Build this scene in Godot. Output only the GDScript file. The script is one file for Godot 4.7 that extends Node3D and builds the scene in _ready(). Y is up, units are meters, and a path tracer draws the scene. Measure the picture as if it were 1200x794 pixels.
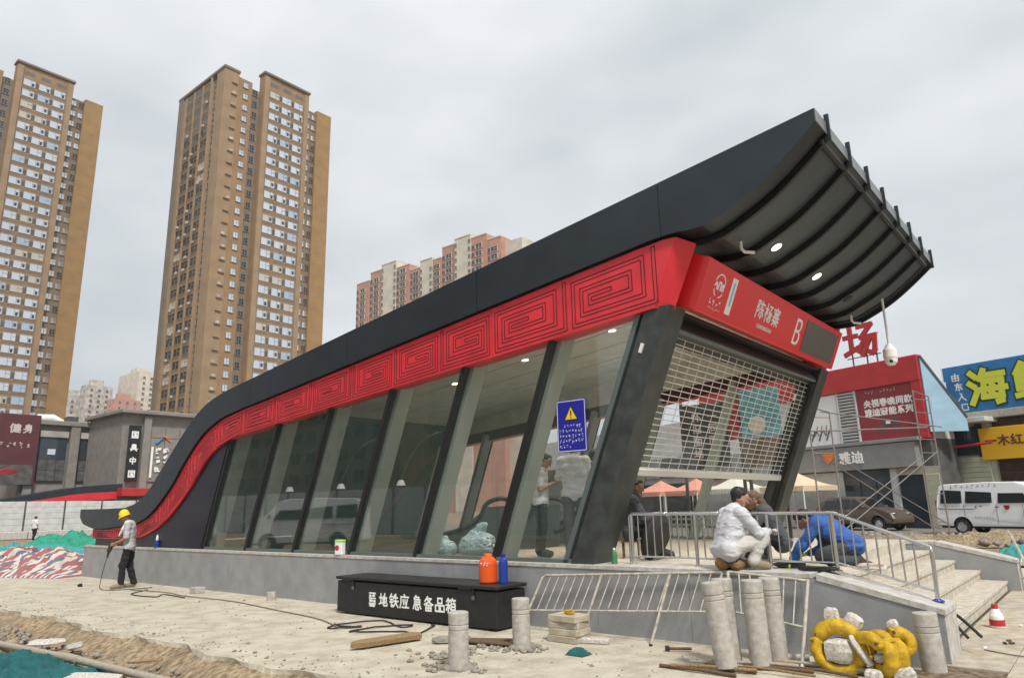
extends Node3D

# ---------------------------------------------------------------- mesh builder
class G:
	var v := PackedVector3Array()
	var n := PackedVector3Array()
	var uv := PackedVector2Array()
	var c := PackedColorArray()
	func tri(a: Vector3, b: Vector3, d: Vector3) -> void:
		var m := (d - a).cross(b - a)
		if m.length_squared() < 1e-18: return
		m = m.normalized()
		v.append(a); v.append(b); v.append(d)
		n.append(m); n.append(m); n.append(m)
	func trin(a: Vector3, b: Vector3, d: Vector3, na: Vector3, nb: Vector3, nd: Vector3) -> void:
		if (d - a).cross(b - a).dot(na + nb + nd) < 0.0:
			v.append(a); v.append(d); v.append(b)
			n.append(na); n.append(nd); n.append(nb)
		else:
			v.append(a); v.append(b); v.append(d)
			n.append(na); n.append(nb); n.append(nd)
	func quad(a: Vector3, b: Vector3, d: Vector3, e: Vector3, out := Vector3.ZERO) -> void:
		if out != Vector3.ZERO and (d - a).cross(b - a).dot(out) < 0.0:
			tri(a, d, b); tri(a, e, d)
		else:
			tri(a, b, d); tri(a, d, e)
	func quadn(a: Vector3, b: Vector3, d: Vector3, e: Vector3, na: Vector3, nb: Vector3, nd: Vector3, ne: Vector3) -> void:
		trin(a, b, d, na, nb, nd); trin(a, d, e, na, nd, ne)
	func box(o: Vector3, s: Vector3, t := Basis(), ch := 0.0) -> G:
		var h := s * 0.5
		var x := t.x; var y := t.y; var z := t.z
		if ch <= 0.0:
			for k in 3:
				var ax: Vector3 = [x, y, z][k]; var bx: Vector3 = [y, z, x][k]; var cx: Vector3 = [z, x, y][k]
				var ha: float = h[k]; var hb: float = h[(k + 1) % 3]; var hc: float = h[(k + 2) % 3]
				for sg in [-1.0, 1.0]:
					var p: Vector3 = o + ax * ha * sg
					quad(p - bx * hb - cx * hc, p + bx * hb - cx * hc, p + bx * hb + cx * hc, p - bx * hb + cx * hc, ax * sg)
			return self
		for k in 3:
			var ax: Vector3 = [x, y, z][k]; var bx: Vector3 = [y, z, x][k]; var cx: Vector3 = [z, x, y][k]
			var ha: float = h[k]; var hb: float = h[(k + 1) % 3]; var hc: float = h[(k + 2) % 3]
			for sg in [-1.0, 1.0]:
				var p: Vector3 = o + ax * ha * sg
				var b2 := bx * (hb - ch); var c2 := cx * (hc - ch)
				quad(p - b2 - c2, p + b2 - c2, p + b2 + c2, p - b2 + c2, ax * sg)
				for sb in [-1.0, 1.0]:
					var q: Vector3 = o + bx * hb * sb
					var e1: Vector3 = p + b2 * sb; var e2: Vector3 = q + ax * (ha - ch) * sg
					quad(e1 - c2, e1 + c2, e2 + c2, e2 - c2, ax * sg + bx * sb)
		for sx in [-1.0, 1.0]:
			for sy in [-1.0, 1.0]:
				for sz in [-1.0, 1.0]:
					var a: Vector3 = o + x * h.x * sx + y * (h.y - ch) * sy + z * (h.z - ch) * sz
					var b: Vector3 = o + x * (h.x - ch) * sx + y * h.y * sy + z * (h.z - ch) * sz
					var d: Vector3 = o + x * (h.x - ch) * sx + y * (h.y - ch) * sy + z * h.z * sz
					if (d - a).cross(b - a).dot(x * sx + y * sy + z * sz) < 0.0: tri(a, d, b)
					else: tri(a, b, d)
		return self
	func bar(a: Vector3, b: Vector3, w: float, hgt: float, up := Vector3.UP, ch := 0.0) -> G:
		var d := (b - a).normalized()
		var s := up.cross(d)
		if s.length() < 0.01: s = Vector3.RIGHT.cross(d)
		s = s.normalized()
		return box((a + b) * 0.5, Vector3(w, hgt, a.distance_to(b)), Basis(s, d.cross(s), d), ch)
	func tube(pts: Array, r: float, sides := 8, r1 := -1.0, caps := true) -> G:
		if r1 < 0.0: r1 = r
		var cnt := pts.size()
		var rings := []
		var side := Vector3.ZERO
		for i in cnt:
			var d: Vector3 = (pts[mini(i + 1, cnt - 1)] - pts[maxi(i - 1, 0)]).normalized()
			if side == Vector3.ZERO:
				side = d.cross(Vector3.UP)
				if side.length() < 0.05: side = d.cross(Vector3.RIGHT)
			side = (side - d * side.dot(d)).normalized()
			var up := d.cross(side)
			var ring := []
			var rr := lerpf(r, r1, float(i) / maxf(1.0, cnt - 1.0))
			for k in sides:
				var a := TAU * k / sides
				var m := side * cos(a) + up * sin(a)
				ring.append([pts[i] + m * rr, m])
			rings.append(ring)
		for i in cnt - 1:
			for k in sides:
				var p = rings[i][k]; var q = rings[i][(k + 1) % sides]; var s2 = rings[i + 1][(k + 1) % sides]; var t = rings[i + 1][k]
				quadn(p[0], q[0], s2[0], t[0], p[1], q[1], s2[1], t[1])
		if caps:
			for e in [0, cnt - 1]:
				var m: Vector3 = (pts[0] - pts[1]).normalized() if e == 0 else (pts[cnt - 1] - pts[cnt - 2]).normalized()
				for k in range(1, sides - 1):
					trin(rings[e][0][0], rings[e][k][0], rings[e][k + 1][0], m, m, m)
		return self
	func cyl(a: Vector3, b: Vector3, r: float, r1 := -1.0, sides := 12) -> G:
		return tube([a, b], r, sides, r1)
	# solid of revolution round the y axis; profile: Vector2(radius, y) from top or bottom
	func lathe(prof: Array, sides := 20, o := Vector3.ZERO, t := Basis(), flat := false) -> G:
		for i in prof.size() - 1:
			var p: Vector2 = prof[i]; var q: Vector2 = prof[i + 1]
			var e := (q - p)
			var m2 := Vector2(e.y, -e.x).normalized()
			if m2.x < -0.001 or (absf(m2.x) < 0.001 and m2.y * (p.y + q.y) < 0.0 and false): m2 = m2
			for k in sides:
				var a := TAU * k / sides; var b := TAU * (k + 1) / sides
				var da := t * Vector3(cos(a), 0, sin(a)); var db := t * Vector3(cos(b), 0, sin(b)); var up := t.y
				var na := da * m2.x + up * m2.y; var nb := db * m2.x + up * m2.y
				var p0 := o + da * p.x + up * p.y; var p1 := o + db * p.x + up * p.y
				var q0 := o + da * q.x + up * q.y; var q1 := o + db * q.x + up * q.y
				if flat:
					quad(p0, p1, q1, q0, na + nb)
				else:
					if p.x > 1e-5: trin(p0, p1, q1, na, nb, nb)
					if q.x > 1e-5: trin(p0, q1, q0, na, nb, na)
		return self
	# polygon (Vector2 list) in the plane of t.x, t.y pushed along t.z by depth
	func prism(poly: PackedVector2Array, t: Transform3D, depth: float) -> G:
		var idx := Geometry2D.triangulate_polygon(poly)
		var zz := t.basis.z * depth
		for i in range(0, idx.size(), 3):
			var a := t * Vector3(poly[idx[i]].x, poly[idx[i]].y, 0)
			var b := t * Vector3(poly[idx[i + 1]].x, poly[idx[i + 1]].y, 0)
			var d := t * Vector3(poly[idx[i + 2]].x, poly[idx[i + 2]].y, 0)
			if (d - a).cross(b - a).dot(zz) > 0.0:
				tri(a, d, b); tri(a + zz, b + zz, d + zz)
			else:
				tri(a, b, d); tri(a + zz, d + zz, b + zz)
		var cw := Geometry2D.is_polygon_clockwise(poly)
		for i in poly.size():
			var p := poly[i]; var q := poly[(i + 1) % poly.size()]
			var e := q - p
			var m := Vector2(e.y, -e.x)
			if cw: m = -m
			var a := t * Vector3(p.x, p.y, 0); var b := t * Vector3(q.x, q.y, 0)
			quad(a, b, b + zz, a + zz, t.basis * Vector3(m.x, m.y, 0))
		return self
	# closed shape between two height lines, both functions of x (arrays of Vector2), pushed from z0 to z1
	func band(lo: Array, hi: Array, z0: float, z1: float) -> G:
		for i in lo.size() - 1:
			var a: Vector2 = lo[i]; var b: Vector2 = lo[i + 1]; var p: Vector2 = hi[i]; var q: Vector2 = hi[i + 1]
			for z in [z0, z1]:
				quad(Vector3(a.x, a.y, z), Vector3(b.x, b.y, z), Vector3(q.x, q.y, z), Vector3(p.x, p.y, z), Vector3(0, 0, 1 if z == maxf(z0, z1) else -1))
			quad(Vector3(a.x, a.y, z0), Vector3(b.x, b.y, z0), Vector3(b.x, b.y, z1), Vector3(a.x, a.y, z1), Vector3.DOWN)
			quad(Vector3(p.x, p.y, z0), Vector3(q.x, q.y, z0), Vector3(q.x, q.y, z1), Vector3(p.x, p.y, z1), Vector3.UP)
		for e in [0, lo.size() - 1]:
			var a: Vector2 = lo[e]; var p: Vector2 = hi[e]
			quad(Vector3(a.x, a.y, z0), Vector3(p.x, p.y, z0), Vector3(p.x, p.y, z1), Vector3(a.x, a.y, z1), Vector3(-1 if e == 0 else 1, 0, 0))
		return self
	func ball(o: Vector3, r: Vector3, seg := 12, t := Basis()) -> G:
		var rows := seg / 2
		for i in rows:
			for k in seg:
				var q := []
				for w in [[i, k], [i, k + 1], [i + 1, k + 1], [i + 1, k]]:
					var th: float = PI * w[0] / rows; var ph: float = TAU * w[1] / seg
					var d := Vector3(sin(th) * cos(ph), cos(th), sin(th) * sin(ph))
					q.append([o + t * (d * r), (t * (d / r)).normalized()])
				trin(q[0][0], q[1][0], q[2][0], q[0][1], q[1][1], q[2][1])
				trin(q[0][0], q[2][0], q[3][0], q[0][1], q[2][1], q[3][1])
		return self
	func mesh() -> ArrayMesh:
		var m := ArrayMesh.new()
		if v.is_empty(): return m
		var a := []
		a.resize(Mesh.ARRAY_MAX)
		a[Mesh.ARRAY_VERTEX] = v
		a[Mesh.ARRAY_NORMAL] = n
		if uv.size() == v.size(): a[Mesh.ARRAY_TEX_UV] = uv
		if c.size() == v.size(): a[Mesh.ARRAY_COLOR] = c
		m.add_surface_from_arrays(Mesh.PRIMITIVE_TRIANGLES, a)
		return m

var M := {}
var rng := RandomNumberGenerator.new()
var taken := {}

func numbered(called: String) -> String:
	var k: int = taken.get(called, 0)
	taken[called] = k + 1
	return called if k == 0 else "%s_%03d" % [called, k]

func thing(called: String, label: String, category: String, at := Vector3.ZERO, turn := 0.0, group := "") -> Node3D:
	var o := Node3D.new()
	o.name = numbered(called)
	add_child(o)
	o.position = at
	o.rotation.y = turn
	tag(o, label, category, group)
	return o

func tag(o: Node, label: String, category: String, group := "") -> void:
	o.set_meta("label", label)
	o.set_meta("category", category)
	if group != "": o.set_meta("group", group)

func part(parent: Node, called: String, g, material: Material, at := Vector3.ZERO, turn := Basis()) -> MeshInstance3D:
	var o := MeshInstance3D.new()
	o.name = called
	o.mesh = g.mesh() if g is G else g
	o.material_override = material
	o.transform = Transform3D(turn, at)
	parent.add_child(o, true)
	return o

func whole(called: String, g, material: Material, label: String, category: String, at := Vector3.ZERO, turn := Basis(), group := "") -> MeshInstance3D:
	var o := part(self, numbered(called), g, material, at, turn)
	tag(o, label, category, group)
	return o

func structure(called: String, g, material: Material, at := Vector3.ZERO) -> MeshInstance3D:
	var o := part(self, numbered(called), g, material, at)
	o.set_meta("kind", "structure")
	return o

func copy(o: Node3D, at: Vector3, turn := 0.0, label := "") -> Node3D:
	var r: Node3D = o.duplicate()
	var base: String = o.name
	r.name = numbered(base.get_slice("_00", 0))
	add_child(r)
	r.position = at
	r.rotation.y = turn
	if label != "": r.set_meta("label", label)
	return r

# ---------------------------------------------------------------- lettering made of strokes on a 100 x 100 square, y down
const GLYPH := {
	"地": ["8 38 38 38", "23 12 23 78", "5 82 40 72", "46 50 86 36 84 66 76 70", "66 8 66 76", "52 28 52 84 58 92 92 92 95 78"],
	"铁": ["24 6 6 34", "16 24 40 24", "12 44 38 44", "8 62 40 62", "24 44 24 92 40 82", "60 12 50 36", "54 30 92 30", "46 54 98 54", "72 6 72 54 62 78 44 94", "73 56 84 80 98 94"],
	"应": ["48 4 54 14", "14 20 94 20", "14 20 14 60 4 94", "36 40 44 70", "56 36 62 64", "82 36 68 86", "28 90 96 90"],
	"急": ["38 4 20 24", "36 14 68 14 60 28", "22 30 78 30 78 60 22 60", "24 45 78 45", "18 72 12 90", "34 70 34 90 42 95 66 95 68 84", "50 68 56 80", "80 70 90 86"],
	"备": ["40 4 14 34", "34 16 76 16 50 40 8 56", "36 22 58 40 94 56", "24 60 24 96", "24 60 76 60 76 96", "24 78 76 78", "24 95 76 95", "50 60 50 95"],
	"品": ["30 8 70 8 70 40 30 40 30 8", "8 54 44 54 44 92 8 92 8 54", "56 54 92 54 92 92 56 92 56 54"],
	"箱": ["24 4 8 24", "18 14 44 14", "30 16 34 24", "64 4 50 24", "58 14 92 14", "74 16 78 24", "4 46 46 46", "25 30 25 96", "25 50 6 78", "27 52 44 68", "54 36 90 36 90 94 54 94 54 36", "54 55 90 55", "54 74 90 74"],
	"场": ["4 36 40 36", "22 10 22 76", "3 84 42 70", "48 12 86 12 54 44 94 44 90 84 82 92 74 87", "68 46 42 80", "82 46 54 92"],
	"海": ["10 10 22 22", "4 38 16 48", "6 92 24 60", "46 6 34 30", "42 20 96 20", "44 36 38 78 88 78", "44 36 90 36 84 92 74 94", "30 58 98 58", "62 42 66 52", "58 63 64 73"],
	"鲜": ["24 4 8 28", "20 14 40 14 32 28", "10 30 44 30 44 68 10 68 10 30", "10 49 44 49", "27 30 27 68", "4 86 48 80", "60 6 66 20", "88 6 80 20", "54 26 96 26", "56 46 94 46", "50 66 98 66", "75 26 75 96"],
	"由": ["12 30 88 30 88 92 12 92 12 30", "50 6 50 92", "12 60 88 60"],
	"东": ["12 20 90 20", "44 4 22 46 84 46", "54 32 54 92 44 86", "30 60 14 84", "74 60 90 82"],
	"入": ["36 6 52 12 46 46 8 94", "50 30 66 66 96 94"],
	"口": ["16 18 84 18 84 88 16 88 16 18"],
	"一": ["4 50 96 50"],
	"木": ["8 30 92 30", "50 4 50 96", "48 32 30 60 6 80", "52 32 72 62 96 82"],
	"红": ["26 6 8 34 28 36 8 64 38 60", "6 88 40 78", "50 20 94 20", "72 20 72 86", "44 88 98 88"],
	"雅": ["6 14 46 14", "16 14 12 44 46 44", "32 14 32 92 24 86", "30 48 6 84", "62 4 48 36", "56 26 56 96", "76 6 80 16", "56 22 96 22", "56 44 94 44", "56 66 94 66", "56 90 98 90", "76 22 76 90"],
	"迪": ["40 24 90 24 90 76 40 76 40 24", "65 6 65 76", "40 50 90 50", "12 8 20 20", "6 38 20 38 12 72", "4 88 20 78 44 90 98 92"],
	"央": ["22 24 78 24 78 54", "22 24 22 54", "6 54 96 54", "50 6 50 54 36 78 8 94", "52 56 68 80 94 94"],
	"视": ["20 4 26 14", "6 24 36 24 6 62", "22 46 22 96", "30 44 38 54", "50 60 50 10 90 10 90 60", "70 22 68 56 40 94", "74 60 74 90 94 90 96 76"],
	"春": ["14 12 86 12", "18 26 82 26", "6 40 94 40", "50 4 36 46 4 66", "58 40 96 64", "30 56 70 56 70 94 30 94 30 56", "30 74 70 74"],
	"晚": ["8 18 34 18 34 82 8 82 8 18", "8 50 34 50", "58 4 42 28", "54 14 80 14 70 28", "48 30 90 30 90 56 48 56 48 30", "68 30 64 64 40 94", "74 60 74 90 94 90 96 78"],
	"同": ["12 96 12 10 88 10 88 90 78 94", "30 30 70 30", "32 48 68 48 68 76 32 76 32 48"],
	"款": ["6 16 46 16", "26 4 26 34", "10 34 42 34", "4 50 48 50", "26 50 26 90 18 86", "14 62 6 82", "36 62 46 78", "62 4 54 34", "60 22 94 22 86 40", "74 36 70 64 50 94", "76 60 94 94"],
	"冠": ["8 24 8 12 92 12 86 26", "14 36 44 36", "8 52 48 52", "22 54 20 78 6 92", "34 54 34 88 50 90 50 78", "54 44 96 44", "80 28 80 90 70 86", "62 60 68 70"],
	"能": ["24 6 10 26 42 24", "34 14 44 30", "12 94 12 40 42 40 42 90 34 94", "12 56 42 56", "12 72 42 72", "60 6 60 38 68 44 92 42 94 32", "88 12 60 26", "60 52 60 86 68 94 92 92 94 80", "88 58 60 72"],
	"系": ["84 6 20 14", "50 14 26 34 60 34 22 58 76 54", "66 44 84 62", "50 58 50 94 42 90", "30 66 14 86", "68 66 88 84"],
	"列": ["4 12 60 12", "32 12 10 54", "26 34 54 34 42 66 8 94", "20 50 34 62", "70 18 70 74", "90 6 90 92 80 88"],
	"健": ["22 4 4 44", "14 30 14 96", "30 14 46 14 34 40 46 40 42 70 26 92", "32 62 50 88 96 92", "52 16 92 16 92 44 52 44", "46 30 98 30", "50 58 94 58", "46 72 98 72", "72 4 72 86"],
	"身": ["48 4 40 14", "26 56 26 16 74 16 74 84 64 90", "26 30 74 30", "26 44 74 44", "8 58 80 58", "72 58 10 94"],
	"陈": ["8 96 8 10 34 10 20 36 34 56 18 64", "44 20 94 20", "62 6 50 48 90 48", "72 34 72 92 62 86", "54 62 42 82", "84 62 94 80"],
	"杨": ["4 30 44 30", "24 4 24 96", "24 32 6 66", "26 36 44 54", "52 12 88 12 58 44 92 44 88 86 78 92", "72 46 48 82", "84 46 58 92"],
	"寨": ["50 2 50 10", "10 26 10 14 90 14 86 26", "20 30 80 30", "34 22 34 50", "66 22 66 50", "24 40 76 40", "8 52 92 52", "36 52 8 74", "64 52 92 74", "20 72 80 72", "50 60 50 96", "44 76 14 94", "56 76 86 94"],
	"典": ["26 66 26 12 74 12 74 66", "42 4 42 66", "58 4 58 66", "22 38 78 38", "4 68 96 68", "34 76 10 94", "66 76 90 94"],
	"中": ["14 26 86 26 86 62 14 62 14 26", "50 4 50 96"],
	"国": ["10 8 90 8 90 94 10 94 10 8", "28 28 72 28", "32 50 68 50", "26 76 74 76", "50 28 50 76", "60 58 66 68"],
	"怀": ["20 4 20 96", "8 28 4 52", "30 26 36 40", "44 14 96 14", "74 14 42 60", "66 40 66 96", "74 46 94 66"],
	"旧": ["14 8 14 94", "38 14 88 14 88 90 38 90 38 14", "38 52 88 52"],
	"面": ["4 10 96 10", "48 10 42 28", "12 28 88 28 88 94 12 94 12 28", "38 28 38 94", "62 28 62 94", "38 50 62 50", "38 72 62 72"],
}

# adds one character; o = top left corner, rt/dn = unit vectors right and down, out = outward
func glyph(g: G, ch, o: Vector3, size: float, rt: Vector3, dn: Vector3, out: Vector3, w := 0.1, thick := 0.006, wide := 1.0) -> void:
	var order := 0
	for s in (GLYPH[ch] if ch is String else ch):
		var f: PackedFloat64Array = s.split_floats(" ")
		for i in range(0, f.size() - 2, 2):
			var a := o + rt * f[i] * 0.01 * size * wide + dn * f[i + 1] * 0.01 * size
			var b := o + rt * f[i + 2] * 0.01 * size * wide + dn * f[i + 3] * 0.01 * size
			var d := (b - a).normalized() * size * w * 0.42
			order += 1
			var k := maxf(thick * 0.012, 0.00015) * order
			g.bar(a - d + out * (thick * 0.5 + k), b + d + out * (thick * 0.5 + k), size * w, thick, out)

# row of characters, each a part of its sign
func lettering(parent: Node, txt: String, o: Vector3, size: float, step: Vector3, rt: Vector3, dn: Vector3, mat: Material, w := 0.1, thick := 0.006, wide := 1.0, called := "character") -> void:
	var out := rt.cross(-dn).normalized()
	for i in txt.length():
		if not GLYPH.has(txt[i]): continue
		var g := G.new()
		glyph(g, txt[i], Vector3.ZERO, size, rt, dn, out, w, thick, wide)
		part(parent, called, g, mat, o + step * i)

# a row of marks too small to read on the photograph
func scribble(g: G, o: Vector3, count: int, size: float, step: float, rt: Vector3, dn: Vector3, thick := 0.004) -> void:
	var out := rt.cross(-dn).normalized()
	for i in count:
		for s in 4:
			var a := Vector2(rng.randf_range(0.0, 0.5), rng.randf_range(0.05, 0.95))
			var b := a + (Vector2(rng.randf_range(0.25, 0.5), 0.0) if s % 2 == 0 else Vector2(0.0, rng.randf_range(-0.5, 0.5)))
			var p := o + rt * (step * i)
			g.bar(p + rt * a.x * size + dn * a.y * size + out * thick * 0.5, p + rt * b.x * size + dn * b.y * size + out * (thick * 0.5 + 0.0003 * s), size * 0.16, thick, out)

# ---------------------------------------------------------------- materials
var T := {}

func noise_tex(called: String, kind: int, freq: float, oct: int, lo: Color, hi: Color, seed_: int, size := 512, mid = null, contrast := 0.35) -> NoiseTexture2D:
	var f := FastNoiseLite.new()
	f.noise_type = kind as FastNoiseLite.NoiseType
	f.frequency = freq
	f.fractal_octaves = oct
	f.seed = seed_
	var t := NoiseTexture2D.new()
	t.width = size; t.height = size
	t.seamless = true
	t.noise = f
	var r := Gradient.new()
	r.set_color(0, lo); r.set_color(1, hi)
	r.set_offset(0, 0.5 - contrast); r.set_offset(1, 0.5 + contrast)
	if mid != null: r.add_point(0.5, mid)
	t.color_ramp = r
	T[called] = t
	return t

func bump_tex(called: String, freq: float, oct: int, strength: float, seed_: int) -> void:
	var f := FastNoiseLite.new()
	f.frequency = freq; f.fractal_octaves = oct; f.seed = seed_
	var t := NoiseTexture2D.new()
	t.width = 512; t.height = 512; t.seamless = true; t.as_normal_map = true; t.bump_strength = strength
	t.noise = f
	T[called] = t

func grey(a: float) -> Color:
	return Color(a, a, a)

# colour in linear values; tex: coarse pattern, fine: second pattern multiplied in, scales in repeats per metre
func mat(called: String, r: float, g: float, b: float, rough := 0.8, metal := 0.0, tex := "", scale := 0.5, fine := "", fscale := 3.0, bump := "", bscale := 1.0, bdepth := 0.4) -> StandardMaterial3D:
	var m := StandardMaterial3D.new()
	m.resource_name = called
	m.albedo_color = Color(r, g, b).linear_to_srgb()
	m.roughness = rough
	m.metallic = metal
	if tex != "":
		m.albedo_texture = T[tex]
		m.uv1_triplanar = true; m.uv1_world_triplanar = true
		m.uv1_scale = Vector3.ONE * scale
	if fine != "":
		m.detail_enabled = true
		m.detail_albedo = T[fine]
		m.detail_blend_mode = BaseMaterial3D.BLEND_MODE_MUL
		m.detail_uv_layer = BaseMaterial3D.DETAIL_UV_2
		m.uv2_triplanar = true; m.uv2_world_triplanar = true
		m.uv2_scale = Vector3.ONE * fscale
	if bump != "":
		m.normal_enabled = true
		m.normal_texture = T[bump]
		m.normal_scale = bdepth
		if tex == "":
			m.uv1_triplanar = true; m.uv1_world_triplanar = true
			m.uv1_scale = Vector3.ONE * bscale
	M[called] = m
	return m

# ---------------------------------------------------------------- camera, sky, light
func setup() -> void:
	rng.seed = 7
	var cam := Camera3D.new()
	cam.name = "camera"
	add_child(cam)
	cam.fov = 51.13
	cam.near = 0.1
	cam.far = 2500.0
	var yaw := deg_to_rad(39.5); var pit := deg_to_rad(13.3); var rol := deg_to_rad(-1.35)
	var f := Vector3(-sin(yaw) * cos(pit), sin(pit), -cos(yaw) * cos(pit))
	var r := Vector3(cos(yaw), 0, -sin(yaw))
	var u := r.cross(f)
	cam.transform = Transform3D(Basis(r * cos(rol) + u * sin(rol), u * cos(rol) - r * sin(rol), -f), Vector3(1.44, 1.6, 8.13))
	cam.current = true

	var env := Environment.new()
	env.background_mode = Environment.BG_SKY
	env.tonemap_mode = Environment.TONE_MAPPER_LINEAR
	env.tonemap_exposure = 2.4
	env.background_energy_multiplier = 1.0
	env.sdfgi_enabled = true
	env.ssao_enabled = true
	env.ssil_enabled = true
	env.fog_enabled = true
	env.fog_density = 0.0003
	env.fog_light_color = Color(0.86, 0.88, 0.9)
	var sky := Sky.new()
	var pan := PanoramaSkyMaterial.new()
	pan.panorama = ImageTexture.create_from_image(cloud_image())
	sky.sky_material = pan
	env.sky = sky
	var we := WorldEnvironment.new()
	we.name = "environment"
	we.environment = env
	add_child(we)

	var sun := DirectionalLight3D.new()
	sun.name = "sun"
	sun.light_energy = 0.5
	sun.light_color = Color(1.0, 0.98, 0.95)
	sun.light_angular_distance = 10.0
	sun.shadow_enabled = true
	add_child(sun)
	sun.look_at_from_position(Vector3(26, 40, 15), Vector3.ZERO)

# an overcast sky: thin layered cloud all round
func cloud_image() -> Image:
	var w := 1024; var h := 512
	var im := Image.create_empty(w, h, false, Image.FORMAT_RGBF)
	var a := FastNoiseLite.new(); a.frequency = 1.1; a.fractal_octaves = 5; a.seed = 37
	var b := FastNoiseLite.new(); b.frequency = 3.2; b.fractal_octaves = 4; b.seed = 5
	for y in h:
		var th := PI * (y + 0.5) / h
		for x in w:
			var ph := TAU * (x + 0.5) / w
			var d := Vector3(sin(th) * sin(ph), cos(th), sin(th) * cos(ph))
			var q := Vector3(d.x, d.y * 2.2, d.z)
			var k := a.get_noise_3dv(q) * 0.75 + b.get_noise_3dv(q) * 0.3
			var l := 0.342 + 0.14 * clampf(k, -0.8, 0.8)
			var c := Vector3(0.90, 0.975, 1.03).lerp(Vector3(0.98, 0.995, 1.03), clampf(k + 0.5, 0.0, 1.0))
			if d.y < 0.0: l = lerpf(l, 0.2, clampf(-d.y * 8.0, 0.0, 1.0))
			im.set_pixel(x, y, Color(c.x * l, c.y * l, c.z * l))
	return im

func materials() -> void:
	var SX := FastNoiseLite.TYPE_SIMPLEX_SMOOTH
	var CE := FastNoiseLite.TYPE_CELLULAR
	var VA := FastNoiseLite.TYPE_VALUE
	noise_tex("fine", VA, 0.22, 3, grey(0.86), grey(1.0), 3)
	noise_tex("blotch", SX, 0.012, 5, grey(0.74), grey(1.0), 4)
	noise_tex("soft", SX, 0.008, 4, grey(0.9), grey(1.0), 6)
	noise_tex("speck", CE, 0.16, 2, grey(0.62), grey(1.0), 8, 512, grey(0.88), 0.45)
	noise_tex("dust", SX, 0.02, 6, Color(0.86, 0.82, 0.75), Color(1, 1, 1), 9)
	noise_tex("earth", SX, 0.02, 6, Color(0.62, 0.55, 0.46), Color(1.0, 0.97, 0.92), 10, 512, Color(0.86, 0.8, 0.7), 0.3)
	noise_tex("slab", SX, 0.009, 6, Color(0.88, 0.855, 0.815), Color(1.0, 0.99, 0.97), 21, 1024, Color(0.955, 0.94, 0.915), 0.3)
	noise_tex("wood", SX, 0.05, 4, Color(0.7, 0.62, 0.52), Color(1, 0.98, 0.94), 12)
	bump_tex("rough", 0.06, 5, 6.0, 13)
	bump_tex("grain", 0.3, 3, 3.0, 14)
	bump_tex("cloth", 0.03, 4, 5.0, 15)
	bump_tex("wave", 0.006, 3, 3.0, 16)

	mat("slab", 0.60, 0.565, 0.475, 0.92, 0.0, "slab", 0.21, "fine", 1.1, "rough", 1.0, 0.25)
	mat("earth", 0.48, 0.415, 0.325, 0.95, 0.0, "earth", 0.9, "blotch", 0.3, "rough", 1.0, 0.8)
	mat("road", 0.27, 0.255, 0.235, 0.9, 0.0, "dust", 0.3, "blotch", 0.6)
	mat("asphalt", 0.12, 0.115, 0.11, 0.9, 0.0, "blotch", 0.2, "fine", 1.5)
	mat("paver", 0.6, 0.55, 0.46, 0.85, 0.0, "dust", 0.4, "fine", 1.4, "grain", 1.0, 0.2)
	mat("paver_b", 0.55, 0.51, 0.44, 0.85, 0.0, "dust", 0.4, "fine", 1.4, "grain", 1.0, 0.2)
	mat("joint", 0.22, 0.19, 0.15, 0.95, 0.0, "earth", 1.0)
	mat("granite", 0.47, 0.475, 0.485, 0.36, 0.0, "speck", 1.6, "soft", 0.5, "grain", 1.0, 0.08)
	mat("granite_b", 0.455, 0.46, 0.475, 0.38, 0.0, "speck", 1.6, "soft", 0.5, "grain", 1.0, 0.08)
	mat("coping", 0.66, 0.66, 0.655, 0.7, 0.0, "dust", 0.7, "fine", 1.6)
	mat("tread", 0.68, 0.65, 0.585, 0.8, 0.0, "dust", 0.6, "fine", 1.6)
	mat("mortar", 0.2, 0.2, 0.2, 0.95)

	mat("fascia", 0.026, 0.036, 0.046, 0.34, 0.25, "soft", 0.3, "", 0.0, "wave", 1.0, 0.06)
	mat("fascia_b", 0.025, 0.035, 0.045, 0.36, 0.25, "soft", 0.3, "", 0.0, "wave", 1.0, 0.06)
	mat("lip", 0.24, 0.26, 0.26, 0.4, 0.4, "soft", 0.5)
	mat("soffit", 0.072, 0.094, 0.106, 0.4, 0.2, "soft", 0.5, "", 0.0, "wave", 1.0, 0.08)
	mat("rib", 0.008, 0.009, 0.010, 0.5)
	mat("red", 0.72, 0.032, 0.046, 0.38, 0.0, "soft", 0.4, "", 0.0, "wave", 1.0, 0.04)
	mat("sign_red", 0.74, 0.026, 0.032, 0.32, 0.0)
	mat("groove_shade", 0.07, 0.008, 0.012, 0.7)  # dark red paints the shade inside the fret grooves
	mat("navy", 0.014, 0.015, 0.030, 0.3, 0.1, "soft", 0.4)
	mat("black", 0.008, 0.008, 0.009, 0.45)
	mat("column", 0.06, 0.068, 0.064, 0.4, 0.15, "blotch", 0.5)
	mat("post", 0.34, 0.38, 0.35, 0.45, 0.2)
	mat("frame", 0.12, 0.15, 0.145, 0.4, 0.3)
	mat("ceiling", 0.74, 0.74, 0.68, 0.6, 0.0, "soft", 0.4)
	mat("grille", 0.68, 0.68, 0.63, 0.45, 0.2)
	mat("white", 0.76, 0.76, 0.75, 0.5)
	mat("white_dirty", 0.66, 0.64, 0.6, 0.7, 0.0, "dust", 2.0, "blotch", 1.5)
	mat("letter_white", 0.82, 0.82, 0.8, 0.6)
	mat("letter_dim", 0.55, 0.5, 0.48, 0.7)
	mat("steel", 0.62, 0.62, 0.62, 0.22, 0.9, "soft", 1.0)
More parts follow.
